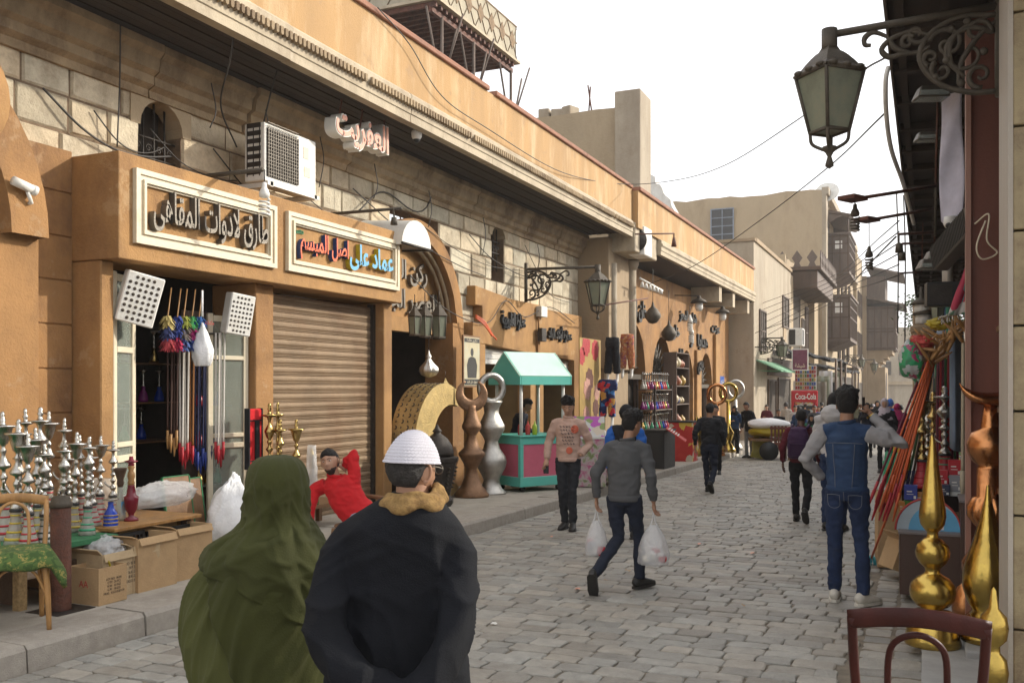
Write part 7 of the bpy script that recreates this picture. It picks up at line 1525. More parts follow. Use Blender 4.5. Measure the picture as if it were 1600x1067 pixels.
# RIGHT-HAND STALL
SL=.05
def gr(x,y):return gz(x,y)+SL+.008
q=on_g(1457,1006,SL);GF=[(.17,0),(.175,.015),(.165,.05),(.155,.17),(.12,.215),(.06,.225),(.055,.235),(.10,.255),(.135,.30),(.142,.345),(.135,.39),(.10,.435),(.055,.46),(.045,.475),(.048,.50),(.08,.53),(.102,.57),(.106,.605),(.095,.65),(.06,.685),(.036,.70),(.034,.735),(.05,.75),(.074,.785),(.083,.835),(.080,.88),(.066,.97),(.045,1.12),(.02,1.30),(.012,1.36),(.0001,1.37)]
finial('polished brass spire finial standing on the slabs beside the mahogany chair',q,GF,'gold',grp='finials by the mottled pillar',n=36)
q=G(1543,6.35,SL);CPF=[(.13,0),(.14,.02),(.13,.10),(.085,.16),(.08,.30),(.12,.34),(.15,.42),(.15,.48),(.11,.56),(.075,.60),(.072,.72),(.09,.74),(.128,.80),(.128,.86),(.10,.92),(.075,.935),(.072,1.13),(.06,1.14),(.10,1.18),(.122,1.24),(.125,1.29),(.10,1.37),(.05,1.40),(.05,1.42),(.03,1.60),(.0001,1.61)]
def cr_top(t):
 b=MB();n=24;aa=[math.radians(-160+140*k/n)for k in range(n+1)];b.tube([(.17*math.cos(a),.05*math.cos(a),1.77+.17*math.sin(a))for a in aa],[(max(.003,.045*math.sin(math.pi*k/n)),max(.006,.075*math.sin(math.pi*k/n)))for k in range(n+1)],10);b.build('crescent','copper',t)
finial('tall hammered copper finial with melon bulbs and an upturned crescent',(q.x+.02,q.y+.06,q.z),CPF,'copper',cr_top,12,(.74,.93),(1.2,1.2,1.0),grp='finials by the mottled pillar',n=48)
q=G(1552,5.95,SL);OF=[(.16,0),(.165,.03),(.13,.09),(.10,.13),(.11,.15),(.09,.17),(.125,.22),(.15,.30),(.152,.36),(.135,.44),(.09,.56),(.05,.68),(.02,.80),(.01,.87),(.0001,.88)]
finial('teardrop shaped brass finial in front of the copper one',(q.x-.03,q.y,q.z+.05),OF,'gold',s=(1.0,1.0,1.14),grp='finials by the mottled pillar',n=36);b=MB();b.box(-.2,.3,-.3,.3,-.1,.0);tag(b.build('stone_step','slab2',loc=(q.x+.03,q.y,q.z+.048),bev=.01),'low grey stone step under the teardrop brass finial','step')
finial('brass ball finial half hidden behind the stone pillar at the lower right',(.325,5.42,gr(.3,5.3)),[(.10,0),(.11,.03),(.06,.08),(.1,.12),(.115,.2),(.1,.28),(.05,.32),(.05,.36),(.10,.4),(.115,.47),(.10,.54),(.04,.59),(.02,.7),(.0001,.72)],'gold',s=(.62,.62,.85),grp='finials by the mottled pillar',n=32)
q=G(1512,6.75,SL);finial('small copper dome sitting on the slabs behind the brass spire',(q.x,q.y,q.z+.05),[(.105,0),(.108,.03),(.1,.12),(.07,.19),(.03,.225),(.0001,.23)],'copper',grp='finials by the mottled pillar');b=MB();b.box(-.12,.12,-.12,.12,-.1,0);tag(b.build('stone_block','slab2',loc=(q.x,q.y,q.z+.05)),'small stone block under the copper dome','block')
DK=mat('brown_veneer',(.075,.04,.028),.45,0,.25,3,.1,30,streak=.2);DKT=mat('grey_brown_top',(.20,.165,.155),.5,0,.12,3,.05)
q=G(1455,7.75,SL);bx=T('display_plinth','brown veneered low display plinth under the stacked packets','plinth',(q.x-.0,q.y+.12,q.z),math.radians(2));b=MB();b.box(-.25,.26,-.3,.3,0,.50);b.build('body',DK,bx,bev=.005);b=MB();b.box(-.26,.27,-.31,.31,.501,.52);b.build('top',DKT,bx)
q2_=G(1522,7.5,SL);bx2=T('display_plinth','taller brown plinth beside the red panel','plinth',(q2_.x,q2_.y+.15,q2_.z),0);b=MB();b.box(-.1,.35,-.25,.25,0,.78);b.build('body',DK,bx2,bev=.005);b=MB();b.box(-.11,.36,-.26,.26,.781,.80);b.build('top',DKT,bx2)
pz=q.z+.525
BXM={n_:mat('packet_'+n_,c,.4,0,.06,5,0)for n_,c in(('red',(.45,.015,.025)),('blue',(.03,.05,.30)),('green',(.06,.22,.03)),('navy',(.02,.03,.07)),('grey',(.25,.25,.27)),('white',(.6,.6,.58)),('orange',(.5,.2,.03)))}
def packet(px,py,Y,w,h,m,lab,rot=0.):
 p=at(px,py,Y);t=T('carton_packet',lab,'packet',(p.x,p.y,p.z),rot,'packets on the hose stall');b=MB();b.box(-w/2,w/2,0,.10,0,h);b.build('box',BXM[m],t,bev=.002);b=MB();b.box(-w*.3,w*.1,-.0025,-.0005,h*.55,h*.63);b.box(-w*.3,w*.2,-.0025,-.0005,h*.38,h*.42);b.box(w*.22,w*.4,-.0025,-.0005,h*.1,h*.3);b.build('print','white',t)
for px,py,w,h,m,lab in((1492,743,.105,.135,'red','topmost red packet of the stack'),(1471,757,.105,.125,'red','lower red packet left of the topmost one'),(1423,781,.105,.125,'blue','blue packet over the green one'),(1422,803,.10,.112,'green','green packet under the blue one'),(1474,774,.105,.09,'navy','navy packet under the lower red one'),(1493,768,.095,.135,'grey','grey packet under the topmost red one'),(1437,788,.06,.1,'orange','orange packet beside the blue one'),(1409,802,.05,.10,'orange','thin orange packet left of the green one'),(1493,775,.11,.035,'white','pale flat packet under the grey one')):packet(px,py,7.95+(.12 if py<760 else 0),w,h,m,lab)
b=MB();b.box(-.26,.25,-.02,.18,-.30,.0);p=at(1455,801,8.2);tag(b.build('packet_shelf','woodm',loc=(p.x,p.y,p.z-.002)),'brown shelf under the coloured packets','shelf')
hb=T('round_sign','half round advertising board with a red rim and a picture of a white bottle','sign',at(1450,830,7.72));b=MB();n=20
P=[(.25*math.cos(math.pi*k/n)*1.0+.0,.27*math.sin(math.pi*k/n))for k in range(n+1)];b.prism(P,lambda u,v,d:(u,d,v),.012,-.0);b.build('board',mat('pale_blue_print',(.42,.50,.55),.35,0,.1,4,0),hb)
b=MB();b.tube([(u,.0,v)for u,v in P],.009,6);b.build('rim','redink',hb);b=MB();b.prism([(.20*math.cos(math.pi*k/n)+.05,.22*math.sin(math.pi*k/n))for k in range(n+1)],lambda u,v,d:(u,d,v),-.001,-.003);b.build('blue_disc','blue',hb);b=MB();b.box(.06,.12,-.007,-.0032,.02,.14);b.box(.075,.105,-.007,-.0032,.14,.165);b.build('bottle_picture','white',hb);b=MB();b.lathe([(.015,0),(.0001,.001)],n=12,M=Matrix.Translation((.09,-.0075,.09))@Matrix.Rotation(math.pi/2,4,'X'));b.build('green_dot',GRB,hb)
for k,(px,ty,by,Y,v,mt,lab)in enumerate(((1441,610,762,8.5,0,'brass','brass water pipe with a red base on the hose stall, nearest the orange hoses'),(1458,612,755,8.9,2,'brass','thin brass water pipe in the middle of the hose stall'),(1476,603,752,8.6,1,'chrome','large silver water pipe on the hose stall'),(1449,622,752,9.1,2,'chrome','silver water pipe at the back of the hose stall'))):
 p0,p1=at(px,by,Y),at(px,ty,Y);h=p1 .z-p0 .z;s=h/.95;o=clone(PROT[v],p0,k*1.3,lab,'water pipes on the hose stall',(s*1.15,s*1.15,s))
 for ch in o.children:
  if ch.name.startswith('stem')and mt=='brass':ch.data=ch.data.copy();ch.data.materials[0]=K['brass']
  if ch.name.startswith('glass_base'):ch.data=ch.data.copy();ch.data.materials[0]=RED
p=at(1460,758,8.75);t=T('stall_table','dark table carrying the water pipes of the hose stall','table',(p.x,p.y,gr(p.x,p.y)));h_=p.z-gr(p.x,p.y);b=MB();b.box(-.3,.4,-.25,.6,h_-.03,h_-.004);b.build('tabletop','wood',t);b=MB();b.box(-.28,.38,-.2,.58,0,h_-.031);b.build('skirt',cloth('dark_cloth',(.03,.02,.02)),t)
grp2='hoses of the hose stall';rs=random.Random(31)
top0=at(1452,560,8.35)
def rh(px0,py0,px1,py1,Y0,Y1,col,lab,g2,r=.012,tip=None,sag=.0):
 o=hose(at(px0,py0,Y0),at(px1,py1,Y1),col,lab,g2,r,tip or col,sag,.26);b=MB();a=Vector((0,0,0));d=(at(px0,py0,Y0)-at(px1,py1,Y1)).normalized();w=(d*.5+Vector((rs.uniform(-.6,.6),rs.uniform(-.5,.2),rs.uniform(.0,.6)))).normalized();b.tube([a-w*.03,a+w*.05,a+w*.11,a+w*.19],[.012,.017,.014,.006],8);b.build('handle','bent',o)
for k in range(7):rh(1451+k*1.6,562+(k%3)*3,1384+k*4.5,742+(k%3)*14,8.2+.03*k,7.9+.05*k,'orange','orange hose slanting down to the left from the wooden handles','orange hoses of the hose stall',.0095,'orange' if k%2 else 'red')
for k in range(6):rh(1446+k*2,565,1372+k*5,752+(k%2)*18,8.5,8.35,'red' if k%2 else 'maroon',('red' if k%2 else 'maroon')+' hose slanting down to the left beside the orange ones',('red' if k%2 else 'maroon')+' slanting hoses of the hose stall',.010,'red')
for k in range(4):rh(1455+k*2,560,1410+k*6,735,8.55,8.5,'blue' if k==1 else 'brown' if k%2 else 'green',('blue','brown','green')[0 if k==1 else 1 if k%2 else 2]+' hose in the dark part of the slanting fan',('blue','brown','green')[0 if k==1 else 1 if k%2 else 2]+' slanting hoses of the hose stall',.010,'navy')
for k in range(9):rh(1466+k*4,556-(k%3)*4,1464+k*4,720+(k%3)*9,8.7,8.7,('maroon','red','maroon','green')[k%4]if k!=4 else 'red',(('maroon','red','maroon','green')[k%4]if k!=4 else 'red')+' hose hanging straight down behind the water pipes',(('maroon','red','maroon','green')[k%4]if k!=4 else 'red')+' straight hoses behind the water pipes',.011)
for k,c in enumerate(('cream','grey','red','maroon','teal','red')):rh(1505+k*5.5,535+(k%2)*8,1504+k*5.3,735+(k%2)*10,7.9,7.9,c,('pale rope like','grey braided','bright red','maroon','teal blue','second red')[k]+' hose in the bundle left of the copper finial',grp2,.014 if k<2 else.011)
for cx_,cy_,Y,n_,lab in((1462,530,8.25,18,'tangle of wooden hose handles over the slanting fan'),(1510,512,7.9,14,'upright bunch of wooden hose handles on the chrome rail')):
 p=at(cx_,cy_,Y);t=T('handle_bunch',lab,'handles',p);rs2=random.Random(n_)
 for k in range(n_):
  b=MB();w=Vector((rs2 .uniform(-.9,.9),rs2 .uniform(-.8,.3),rs2 .uniform(-.2,.9)if n_==18 else rs2 .uniform(.5,1.2))).normalized();o_=Vector((rs2 .uniform(-.13,.13),rs2 .uniform(-.08,.08),rs2 .uniform(-.1,.06)));b.tube([o_-w*.06,o_+w*.0,o_+w*.07,o_+w*.14],[.011,.017,.015,.006],8);b.build('handle','bent',t)
for(a,c,lab)in(((1468,497,7.9),(1545,478,7.4),'chrome rail with hooks above the wooden handles'),((1452,505,8.4),(1490,492,8.0),'second short chrome rail farther along the hose stall')):
 p0,p1=at(*a),at(*c);b=MB();b.tube([p0,p1],.011,8)
 for k in range(9):m=p0 .lerp(p1,(k+.5)/9);b.tube([m+Vector((0,0,.02)),m+Vector((0,0,-.03)),m+Vector((.01,-.015,-.05))],.005,5)
 tag(b.build('hook_rail','chrome',loc=p0,world=True),lab,'rail')
NETP=fabric('print_packet',[(0,(.03,.30,.12)),(.35,(.45,.48,.46)),(.6,(.05,.22,.10)),(.8,(.35,.05,.12))],18,.35)
p=at(1424,562,8.3);blob('net_bag',p,(.10,.09,.17),NETP,'shiny green printed packet hanging at the left of the hoses','bag',.2,6,4,flat=False);p=at(1440,585,8.5);blob('net_bag',p,(.08,.08,.12),NETP,'smaller green packet lower behind the hoses','bag',.2,6,8,flat=False)
p=at(1440,535,8.3);blob('tassel',p,(.09,.08,.06),'redink','red woollen tassel above the green packets','tassel',.4,9,4,flat=False);p=at(1468,506,8.3);blob('tassel',p,(.10,.08,.05),'yellow','yellow and red feather tassel under the black box','tassel',.4,9,6,flat=False)
PRT=fabric('towel_print',[(0,(.12,.36,.38)),(.5,(.14,.40,.42)),(.68,(.35,.03,.06)),(.8,(.45,.42,.38)),(.9,(.08,.16,.1))],7)
for(x0,y0,x1,y1,w,m,lab)in((1519,415,1502,492,.10,PRT,'teal and red printed cloth hanging over the hook rail'),(1523,425,1522,495,.07,ltden,'pale blue cloth hanging behind the printed one')):
 a,c=at(x0,y0,7.6),at(x1,y1,7.6);b=MB();b.grid(lambda u,v:a.lerp(c,v)+Vector(((u-.5)*w*(1+v*.8),.02*math.sin(u*14+v*3),0)),14,12);o=b.build('hanging_cloth',m,loc=a,world=True);o.modifiers.new('Solid','SOLIDIFY').thickness=.012;tag(o,lab,'cloth')
a,c=at(1404,760,8.2),on_g(1361,872,.06);b=MB();t=T('mop','orange handled mop with a turquoise head standing on the setts','mop',(c.x,c.y,c.z-.06));b.tube([(0,0,.05),a-c+Vector((0,0,.06))],.012,7);b.build('handle',HM['orange'],t);b=MB();rs2=random.Random(3)
for k in range(50):an=rs2 .uniform(0,6.28);r=rs2 .uniform(.04,.10);b.tube([(0,0,.09),(r*.6*math.cos(an),r*.6*math.sin(an),.06),(r*math.cos(an),r*math.sin(an),.005)],.005,4)
b.build('mop_head',mat('turquoise_yarn',(.05,.28,.32),.9),t)
q=G(1392,9.2,0);carton('tall flat cardboard box behind the slanting hoses',(q.x+.02,q.y+.1,q.z),.32,.2,.75,.2,'card',0);q=G(1402,8.7,0);o=carton('tilted open cardboard box beside the brown plinth',(q.x+.02,q.y,q.z+.05),.30,.28,.28,.5,'card',.09);o.rotation_euler=(0,.35,.5)
for k,(px,py,c,lab)in enumerate(((1408,720,YEL,'yellow feather duster hanging low on the hose stall'),(1395,735,GRB,'lime tassel low at the left of the slanting hoses'))):blob('feather_duster',at(px,py,8.6),(.07,.07,.17),c,lab,'feather duster',.5,10,k,flat=False)
p=at(1476,478,8.0);t=T('black_speaker','black box speaker under the canopy facing the street','speaker',p,math.radians(8));b=MB();b.box(-.14,.16,0,.16,0,.21);b.build('cabinet','black',t,bev=.006);b=MB();b.box(-.125,.06,-.006,-.001,.02,.19);b.build('grille','iron',t)
a,c=at(1466,415,7.2),at(1524,350,6.6);ax=(c-a);L=ax.length;t=T('air_curtain','long tilted grey vent unit under the canopy','vent',a);M=Matrix.Rotation(-math.atan2(ax.z,ax.to_2d().length),4,'Y');M=RZ(math.atan2(ax.y,ax.x))@M;b=MB();b.box(0,L,-.05,.07,-.05,.15,0,M);b.build('casing',K['steel'],t,bev=.01);b=MB()
for k in range(26):b.box(.02+k*(L-.04)/26,.028+k*(L-.04)/26,-.056,-.051,-.04,.14,0,M)
b.build('louvre','black',t)
t=cable([at(1523,350,6.5),at(1545,335,6.4),at(1542,375,6.4),at(1558,395,6.4),at(1535,405,6.4),at(1526,385,6.4),at(1540,345,6.4)],'coiled cream cable beside the tilted vent unit',.006,8,'frame','cables under the canopy')
a0,a1=at(1470,138,8.2),at(1505,138,8.0);b=MB()
def bn(u,v):
 p=a0 .lerp(a1,u);return(p.x+.012*math.sin(v*7+u*4)-.0,p.y+.03*math.sin(u*5+v*9),p.z-v*(1.18+.18*u))
b.grid(bn,10,20);o=b.build('white_banner',cloth('white_banner_cloth',(.52,.50,.58),.7),loc=a0,world=True);o.modifiers.new('Solid','SOLIDIFY').thickness=.006;tag(o,'plain white cloth banner hanging under the dark canopy','banner')
b=MB();p=at(1467,140,8.25);b.tube([p+Vector((0,0,.3)),p+Vector((-.03,0,-1.3))],.012,6);tag(b.build('banner_pole','dusty',loc=p,world=True),'thin metal pole at the left edge of the white banner','pole')
for px,py,Y,s,lab in((1452,146,7.6,1.0,'nearest floodlight under the dark canopy, left of the white banner'),(1446,214,8.6,.8,'second floodlight below the nearest one'),(1452,413,8.6,.9,'lower flat lamp above the black speaker'),(1462,400,9.2,.9,'far flat lamp behind the lower flat lamp')):
 p=at(px,py,Y);t=T('floodlight',lab,'floodlight',p,math.radians(20),'floodlights under the dark canopy');b=MB();b.add([(x*s,y*s,z*s)for x,y,z in((-.12,-.09,-.05),(.14,-.09,-.05),(.14,.09,-.05),(-.12,.09,-.05),(-.08,-.05,.05),(.12,-.05,.05),(.12,.05,.05),(-.08,.05,.05))],[(3,2,1,0),(4,5,6,7),(0,1,5,4),(1,2,6,5),(2,3,7,6),(3,0,4,7)]);b.build('housing','steel',t,bev=.008);b=MB();b.box(-.1*s,.12*s,-.096*s,-.088*s,-.04*s,.0);b.box(-.1*s,.12*s,-.07*s,.07*s,-.054*s,-.0505*s);b.build('glass','glassc',t);b=MB();b.tube([(.12*s,0,0),(.45*s,0,.06)],.015*s,6);b.build('arm','iron',t)
p=at(1485,350,7.8);t=T('dome_camera','white dome camera hanging in front of the white banner','camera',p);b=MB();b.lathe([(.05,.06),(.055,0),(.04,-.03)],n=16);b.build('housing','white',t);b=MB();b.ell((-.01,-.03,-.015),(.03,.03,.03),12,8);b.build('lens','black',t)
for k,(a,c,lab)in enumerate((((1462,291,7.7),(1336,311,7.0),'upper rusty pipe lamp arm reaching out over the street'),((1462,326,8.6),(1358,344,8.0),'lower rusty pipe lamp arm reaching out over the street'),((1462,363,11),(1405,366,10.6),'short rusty arm below the two long ones'),((1460,379,12),(1410,381,11.6),'lowest short rusty arm under the canopy'),((1440,425,15),(1407,427,14.6),'far thin arm at the canopy end'))):
 p0,p1=at(*a),at(*c);t=T('lamp_arm',lab,'lamp arm',p0,0,'rusty lamp arms of the dark canopy');b=MB();b.tube([(0,0,0),p1-p0],.014 if k<2 else.016,7);b.tube([(0,0,-.0),(0.02,0,HC+2.7-p0 .z if p0 .z<4.3 else.1)],.01,5);b.build('pipe','rust',t)
 if k<2:
  b=MB();d=p1-p0;ang=math.atan2(d.y,d.x);M=Matrix.Translation(d)@RZ(ang);b.box(-.06,.12,-.07,.07,-.015,.015,0,M);b.build('plate','rust',t)
  bulb_thing(('nearer','second')[k]+' spiral bulb hanging from a rusty arm over the street',p1+Vector((0,0,-.012)),(.03,.22)[k],.66,'dusty')
 elif k<4:b=MB();b.lathe([(.02,0),(.038,-.02),(.045,-.11),(.0001,-.11)],tuple(p1-p0+Vector((0,0,-.1))),10);b.tube([p1-p0,p1-p0+Vector((0,0,-.1))],.008,5);b.build('shade','dusty',t)
P=[at(1388,105,7.0),at(1384,128,7.0),at(1385,180,7.2),at(1393,235,7.6),at(1412,290,8.4),at(1428,350,9.2)];b=MB();b.tube(bez(P,6),.018,7);tag(b.build('conduit','white',loc=P[0],world=True),'whitish bent conduit along the dark canopy edge','conduit')
p=at(1465,500,9.3);lantern('small black lantern under the black speaker',p,.5,None,4,'iron')
for k,(px,py)in enumerate(((1440,476),(1442,492))):p=at(px,py,13);t=T('bell_lamp',('upper','lower')[k]+' pale bell lamp at the far end of the dark canopy','lamp',p,0,'pale bell lamps of the dark canopy');b=MB();b.lathe([(.15,0),(.1,.06),(.03,.1),(.02,.25)],n=14);b.build('shade','dusty',t);b=MB();b.lathe([(.10,-.002),(.1,-.12),(.0001,-.12)],n=12);b.build('globe','white',t)
rs=random.Random(41);rc=[maroon,blk,beige,denim,grn,mag,ltden,PRT];rn=['maroon','black','beige','blue denim','green','magenta','pale blue','teal printed']
for k in range(16):
 y=9.6+k*1.25;i=rs.randrange(8);z=rs.uniform(1.7,3.2);b=MB();w=rs.uniform(.25,.5);h=rs.uniform(.7,1.2);s_=rs.random()*9;b.grid(lambda u,v:(.25+.05*math.sin(u*9+s_),(u-.5)*w*(1+.3*v),-v*h+.03*math.sin(u*11)),12,8);o=b.build('hanging_garment',rc[i],loc=(.0,y,z));o.modifiers.new('Solid','SOLIDIFY').thickness=.03;tag(o,f'{rn[i]} garment hanging along the dark shop wall','garment',f'{rn[i]} garments along the dark shop wall')
for k in range(7):
 y=11+k*2.2;t=T('goods_crate','wooden crate of goods standing along the dark shop wall','crate',(.45,y,gr(.45,y)),0,'crates along the dark shop wall');b=MB();b.box(-.35,.35,-.6,.6,0,.7+.1*(k%3));b.build('body','woodm',t,bev=.01);b=MB();b.grid(lambda u,v:((u-.5)*.7,(v-.5)*1.2,.72+.1*(k%3)+.18*math.sin(math.pi*u)*math.sin(math.pi*v)+.05*NZ.noise(Vector((u*9,v*12,k)))),14,18);b.build('heap',fabric('goods',[(0,(.35,.05,.04)),(.3,(.05,.12,.3)),(.5,(.5,.4,.1)),(.7,(.1,.25,.1)),(.85,(.5,.48,.42))],14),t)
g_,J_,s_,H_=GREY
def carried(side,lab,r,amt):
 w=Vector(J_['wr'+side])*s_+Vector((0,0,-.13));c=Vector(g_.location)+RZ(g_.rotation_euler.z)@w;t=T('plastic_bag',lab,'plastic bag',c,.4,'plastic bags carried by the man in grey');b=MB();L=r[2]*2.1
 for sg in(-1,1):b.tube(bez([(0,0,.05),(sg*.02,0,-.05),(sg*r[0]*.5,0,-L*.35)],5),[(.007,.013)]*11,6)
 def fn(u,v):
  a=6.2832*u;k=1+.10*NZ.noise(Vector((math.cos(a)*3,math.sin(a)*3,v*5+amt)))+.05*abs(NZ.noise(Vector((math.cos(a)*8,math.sin(a)*8,v*9))));p=math.sin(math.pi*min(1,.03+.60*v))if v<1 else 0;w_=p**.7*(1 if v<.93 else math.sqrt(max(0,1-((v-.93)/.07)**2))+.001)
  return(r[0]*w_*k*math.cos(a),r[1]*w_*k*math.sin(a),-.06-v*L)
 b.grid(fn,34,22,0,True,True);b.build('bag','plastic',t)
 rs2=random.Random(amt);cm=(K['white'],BXM['red'],WHB,K['frame'],BXM['grey'])
 for k in range(7):b=MB();rr=rs2 .uniform(.03,.05);b.lathe([(.0001,0),(rr,0),(rr,rr*1.6),(.0001,rr*1.65)],(rs2 .uniform(-.5,.5)*r[0],rs2 .uniform(-.5,.5)*r[1],-.06-L*rs2 .uniform(.62,.92)),12,M=Matrix.Rotation(rs2 .uniform(0,3),4,'X'));b.build('contents',cm[k%5],t)
carried('L','smaller plastic bag in the left hand of the man in grey',(.10,.09,.15),3);carried('R','larger plastic bag in the right hand of the man in grey',(.135,.11,.17),8)
g_,J_,s_,H_=PINK
INK=mat('shirt_print',(.03,.028,.03),.8,0,.1,5,0);COR=mat('coral_print',(.58,.13,.07),.8,0,.2,20,0)
shirt=[c for c in g_.children if c.name.startswith('upper_garment')][0]
def on_front(x,z,me=shirt.data):
 c=[v.co for v in me.vertices if abs(v.co.x-x)<.03 and abs(v.co.z-z)<.03 and v.co.y>0];return max(q.y for q in c)if c else.12
def scribble(pts,r,m,par):
 b=MB();P=[(x*s_,on_front(x*s_,z*s_)+.0015,z*s_)for x,z in pts];b.tube(bez(P,4),[(r,.0025)]*(4*(len(P)-1)+1),5);return b
rs=random.Random(5);b=MB()
for row in range(6):
 x=-.10+.01*row;z=1.36-row*.045
 while x<.09:
  w=rs.uniform(.02,.035);q_=scribble([(x,z),(x+w*.3,z+rs.uniform(.006,.016)),(x+w*.5,z-.008),(x+w,z+rs.uniform(-.006,.012))],.0035,INK,g_);b.add(q_.v,q_.f);x+=w+.012
b.v=[(-x,y,z)for x,y,z in b.v];b.f=[tuple(reversed(f))for f in b.f];b.build('print',INK,shirt)
b=MB()
for cx_,cz_,r_ in((-.10,1.33,.042),(-.03,1.05,.035)):
 for k in range(6):q_=scribble([(cx_+r_*math.cos(a)*(1-.14*k),cz_+r_*1.1*math.sin(a)*(1-.14*k))for a in[i*.785 for i in range(9)]],.008,COR,g_);b.add(q_.v,q_.f)
b.build('print',COR,shirt)
b=MB();w=Vector(J_['wrR'])*s_+Vector((0,.03,-.10));b.box(w.x-.035,w.x+.035,w.y-.005,w.y+.005,w.z-.07,w.z+.07);t=T('phone','dark phone in the hand of the man in the pink sweatshirt','phone',Vector(g_.location)+RZ(g_.rotation_euler.z)@w,g_.rotation_euler.z);b.v=[tuple(Vector(v)-w)for v in b.v];b.build('case','black',t,bev=.004)
g_,J_,s_,H_=DEN;w=Vector(J_['wrR'])*s_+Vector((-.06,.01,.07));b=MB();b.box(-.006,.006,-.035,.035,-.07,.07);t=T('phone','dark phone held at the ear of the denim man','phone',Vector(g_.location)+RZ(g_.rotation_euler.z)@w,g_.rotation_euler.z);b.build('case','black',t,bev=.004)
b=MB();w=Vector(J_['wrR'])*s_;b.tube([w+Vector((.028*math.cos(a),.028*math.sin(a),-.012+.02*math.cos(a)))for a in[i*.524 for i in range(12)]],.008,6,closed=True);b.build('wristwatch','gold',DEN[0])
THR=mat('pale_thread',(.16,.17,.19),.9,0,.1,5,0);DKH=cloth('dark_rib',(.07,.07,.072),.95)
def back_y(ob,x,z,sgn=-1):
 c=[v.co.y*sgn for v in ob.data.vertices if abs(v.co.x-x)<.022 and abs(v.co.z-z)<.022 and v.co.y*sgn>-.02];return sgn*max(c)if c else sgn*.12
def seam(P_,ob,pts,r=.0022,m=THR,n=3,name='seam'):
 b=MB();q=[p for p in bez([(x*s_,0,z*s_)for x,z in pts],n)];b.tube([(p.x,back_y(ob,p.x,p.z)-.001,p.z)for p in q],r,5);return b.build(name,m,ob)
def child(P_,nm):return[c for c in P_[0].children if c.name.startswith(nm)][0]
s_=DEN[2];vest,jn=child(DEN,'upper_garment'),child(DEN,'trousers')
seam(DEN,vest,[(-.14,1.315),(-.07,1.32),(0,1.32),(.07,1.32),(.14,1.315)]);seam(DEN,vest,[(-.085,1.31),(-.08,1.2),(-.07,1.05),(-.065,.96)]);seam(DEN,vest,[(.085,1.31),(.08,1.2),(.07,1.05),(.065,.96)])
b=MB();b.tube([(.155*s_*math.cos(a),(.113*math.sin(a))*s_+(.0),.945*s_)for a in[i*math.pi/12 for i in range(24)]],[(.012,.024)]*24,8,closed=True);b.build('waistband',denim,vest)
seam(DEN,jn,[(0,.925),(.0,.88),(.0,.84)]);
for sg in(-1,1):
 seam(DEN,jn,[(sg*.035,.895),(sg*.085,.90),(sg*.135,.895)]);seam(DEN,jn,[(sg*.035,.895),(sg*.037,.81),(sg*.082,.785),(sg*.128,.81),(sg*.135,.895)])
s_=GREY[2];gj=child(GREY,'upper_garment');pe_=Vector(GREY[1]['pelvis'])*s_;b=MB();b.tube([pe_+Vector((.156*s_*math.cos(a),.116*s_*math.sin(a),-.03*s_))for a in[i*math.pi/12 for i in range(24)]],[(.010,.028)]*24,8,closed=True);b.build('ribbed_hem',grey,gj)
b=MB();ch_=Vector(GREY[1]['chest'])*s_
s_=PINK[2];pj=child(PINK,'upper_garment');b=MB();b.tube([Vector((.156*s_*math.cos(a),.116*s_*math.sin(a),.925*s_))for a in[i*math.pi/12 for i in range(24)]],[(.010,.026)]*24,8,closed=True);b.build('ribbed_hem',rose,pj)
# THE COUPLE IN FRONT, SEEN FROM BEHIND
def loft(rows,Y,n=72,m=60,fn=None,closed_top=True,th0=0.,th1=1.):
 """rings between left/right outline points at distance Y with their own depth; returns fn(u,v)"""
 R=[Vector((HC+(HY-py)/F*Y,((l+r)/2-CX)/F*Y,(r-l)/2*Y/F))for py,l,r,d in rows];D=[d for*_,d in rows]
 RR=bez([(a.x,a.y,a.z)for a in R],8);DD=bez([(d,0,0)for d in D],8)
 def f(u,v):
  i=min(len(RR)-1.001,v*(len(RR)-1));k=int(i);t=i-k;a=RR[k].lerp(RR[k+1],t);d=DD[k].x*(1-t)+DD[k+1].x*t
  an=2*math.pi*(th0+(th1-th0)*u);w=max(.002,a.z);off=fn(an,a.x,v)if fn else 0
  return FW*(Y+(w*d+off)*math.sin(an))+RT*(a.y+(w+off)*math.cos(an))+Vector((0,0,a.x))
 return f
def ridge(x):return(1-abs(math.sin(x)))**2
YW=3.35
OLV=cloth('olive_chiffon',(.040,.043,.010),.8,.18,160,.15,4,.03);OLV2=cloth('olive_chiffon_light',(.064,.068,.018),.8,.2,160,.15,3,.03)
base=G(408,YW);WO=T('person','woman from behind wrapped in a flowing olive green veil and cloak','person',base)
rowsB=[(800,388,478,.95),(825,372,484,.85),(845,350,492,.76),(868,330,500,.7),(900,305,506,.68),(940,290,511,.66),(990,285,515,.66),(1030,292,516,.68),(1067,300,518,.68),(1130,304,520,.7),(1260,300,524,.7),(1430,292,530,.72),(1480,290,530,.72)]
def foldB(an,z,v):
 t=min(1,v*4);s=an*3.2+z*1.5
 nn=NZ.noise(Vector((math.cos(an)*1.5,math.sin(an)*1.5,z*1.3)))
 return t*(.012*(ridge(an*3.3-z*2.6+2*nn)-.3)+.010*(ridge(an*5-z*5.5+3*nn)-.3)+.010*NZ.noise(Vector((math.cos(an)*3,math.sin(an)*3,z*2.4)))+.010*ridge(an*10-z*8+4*nn)+.004*ridge(an*21-z*15+6*nn)-.004)
b=MB();f_=loft(rowsB,YW,fn=foldB);b.grid(f_,220,150,0,True,True);b.build('cloak',OLV2,WO,world=True)
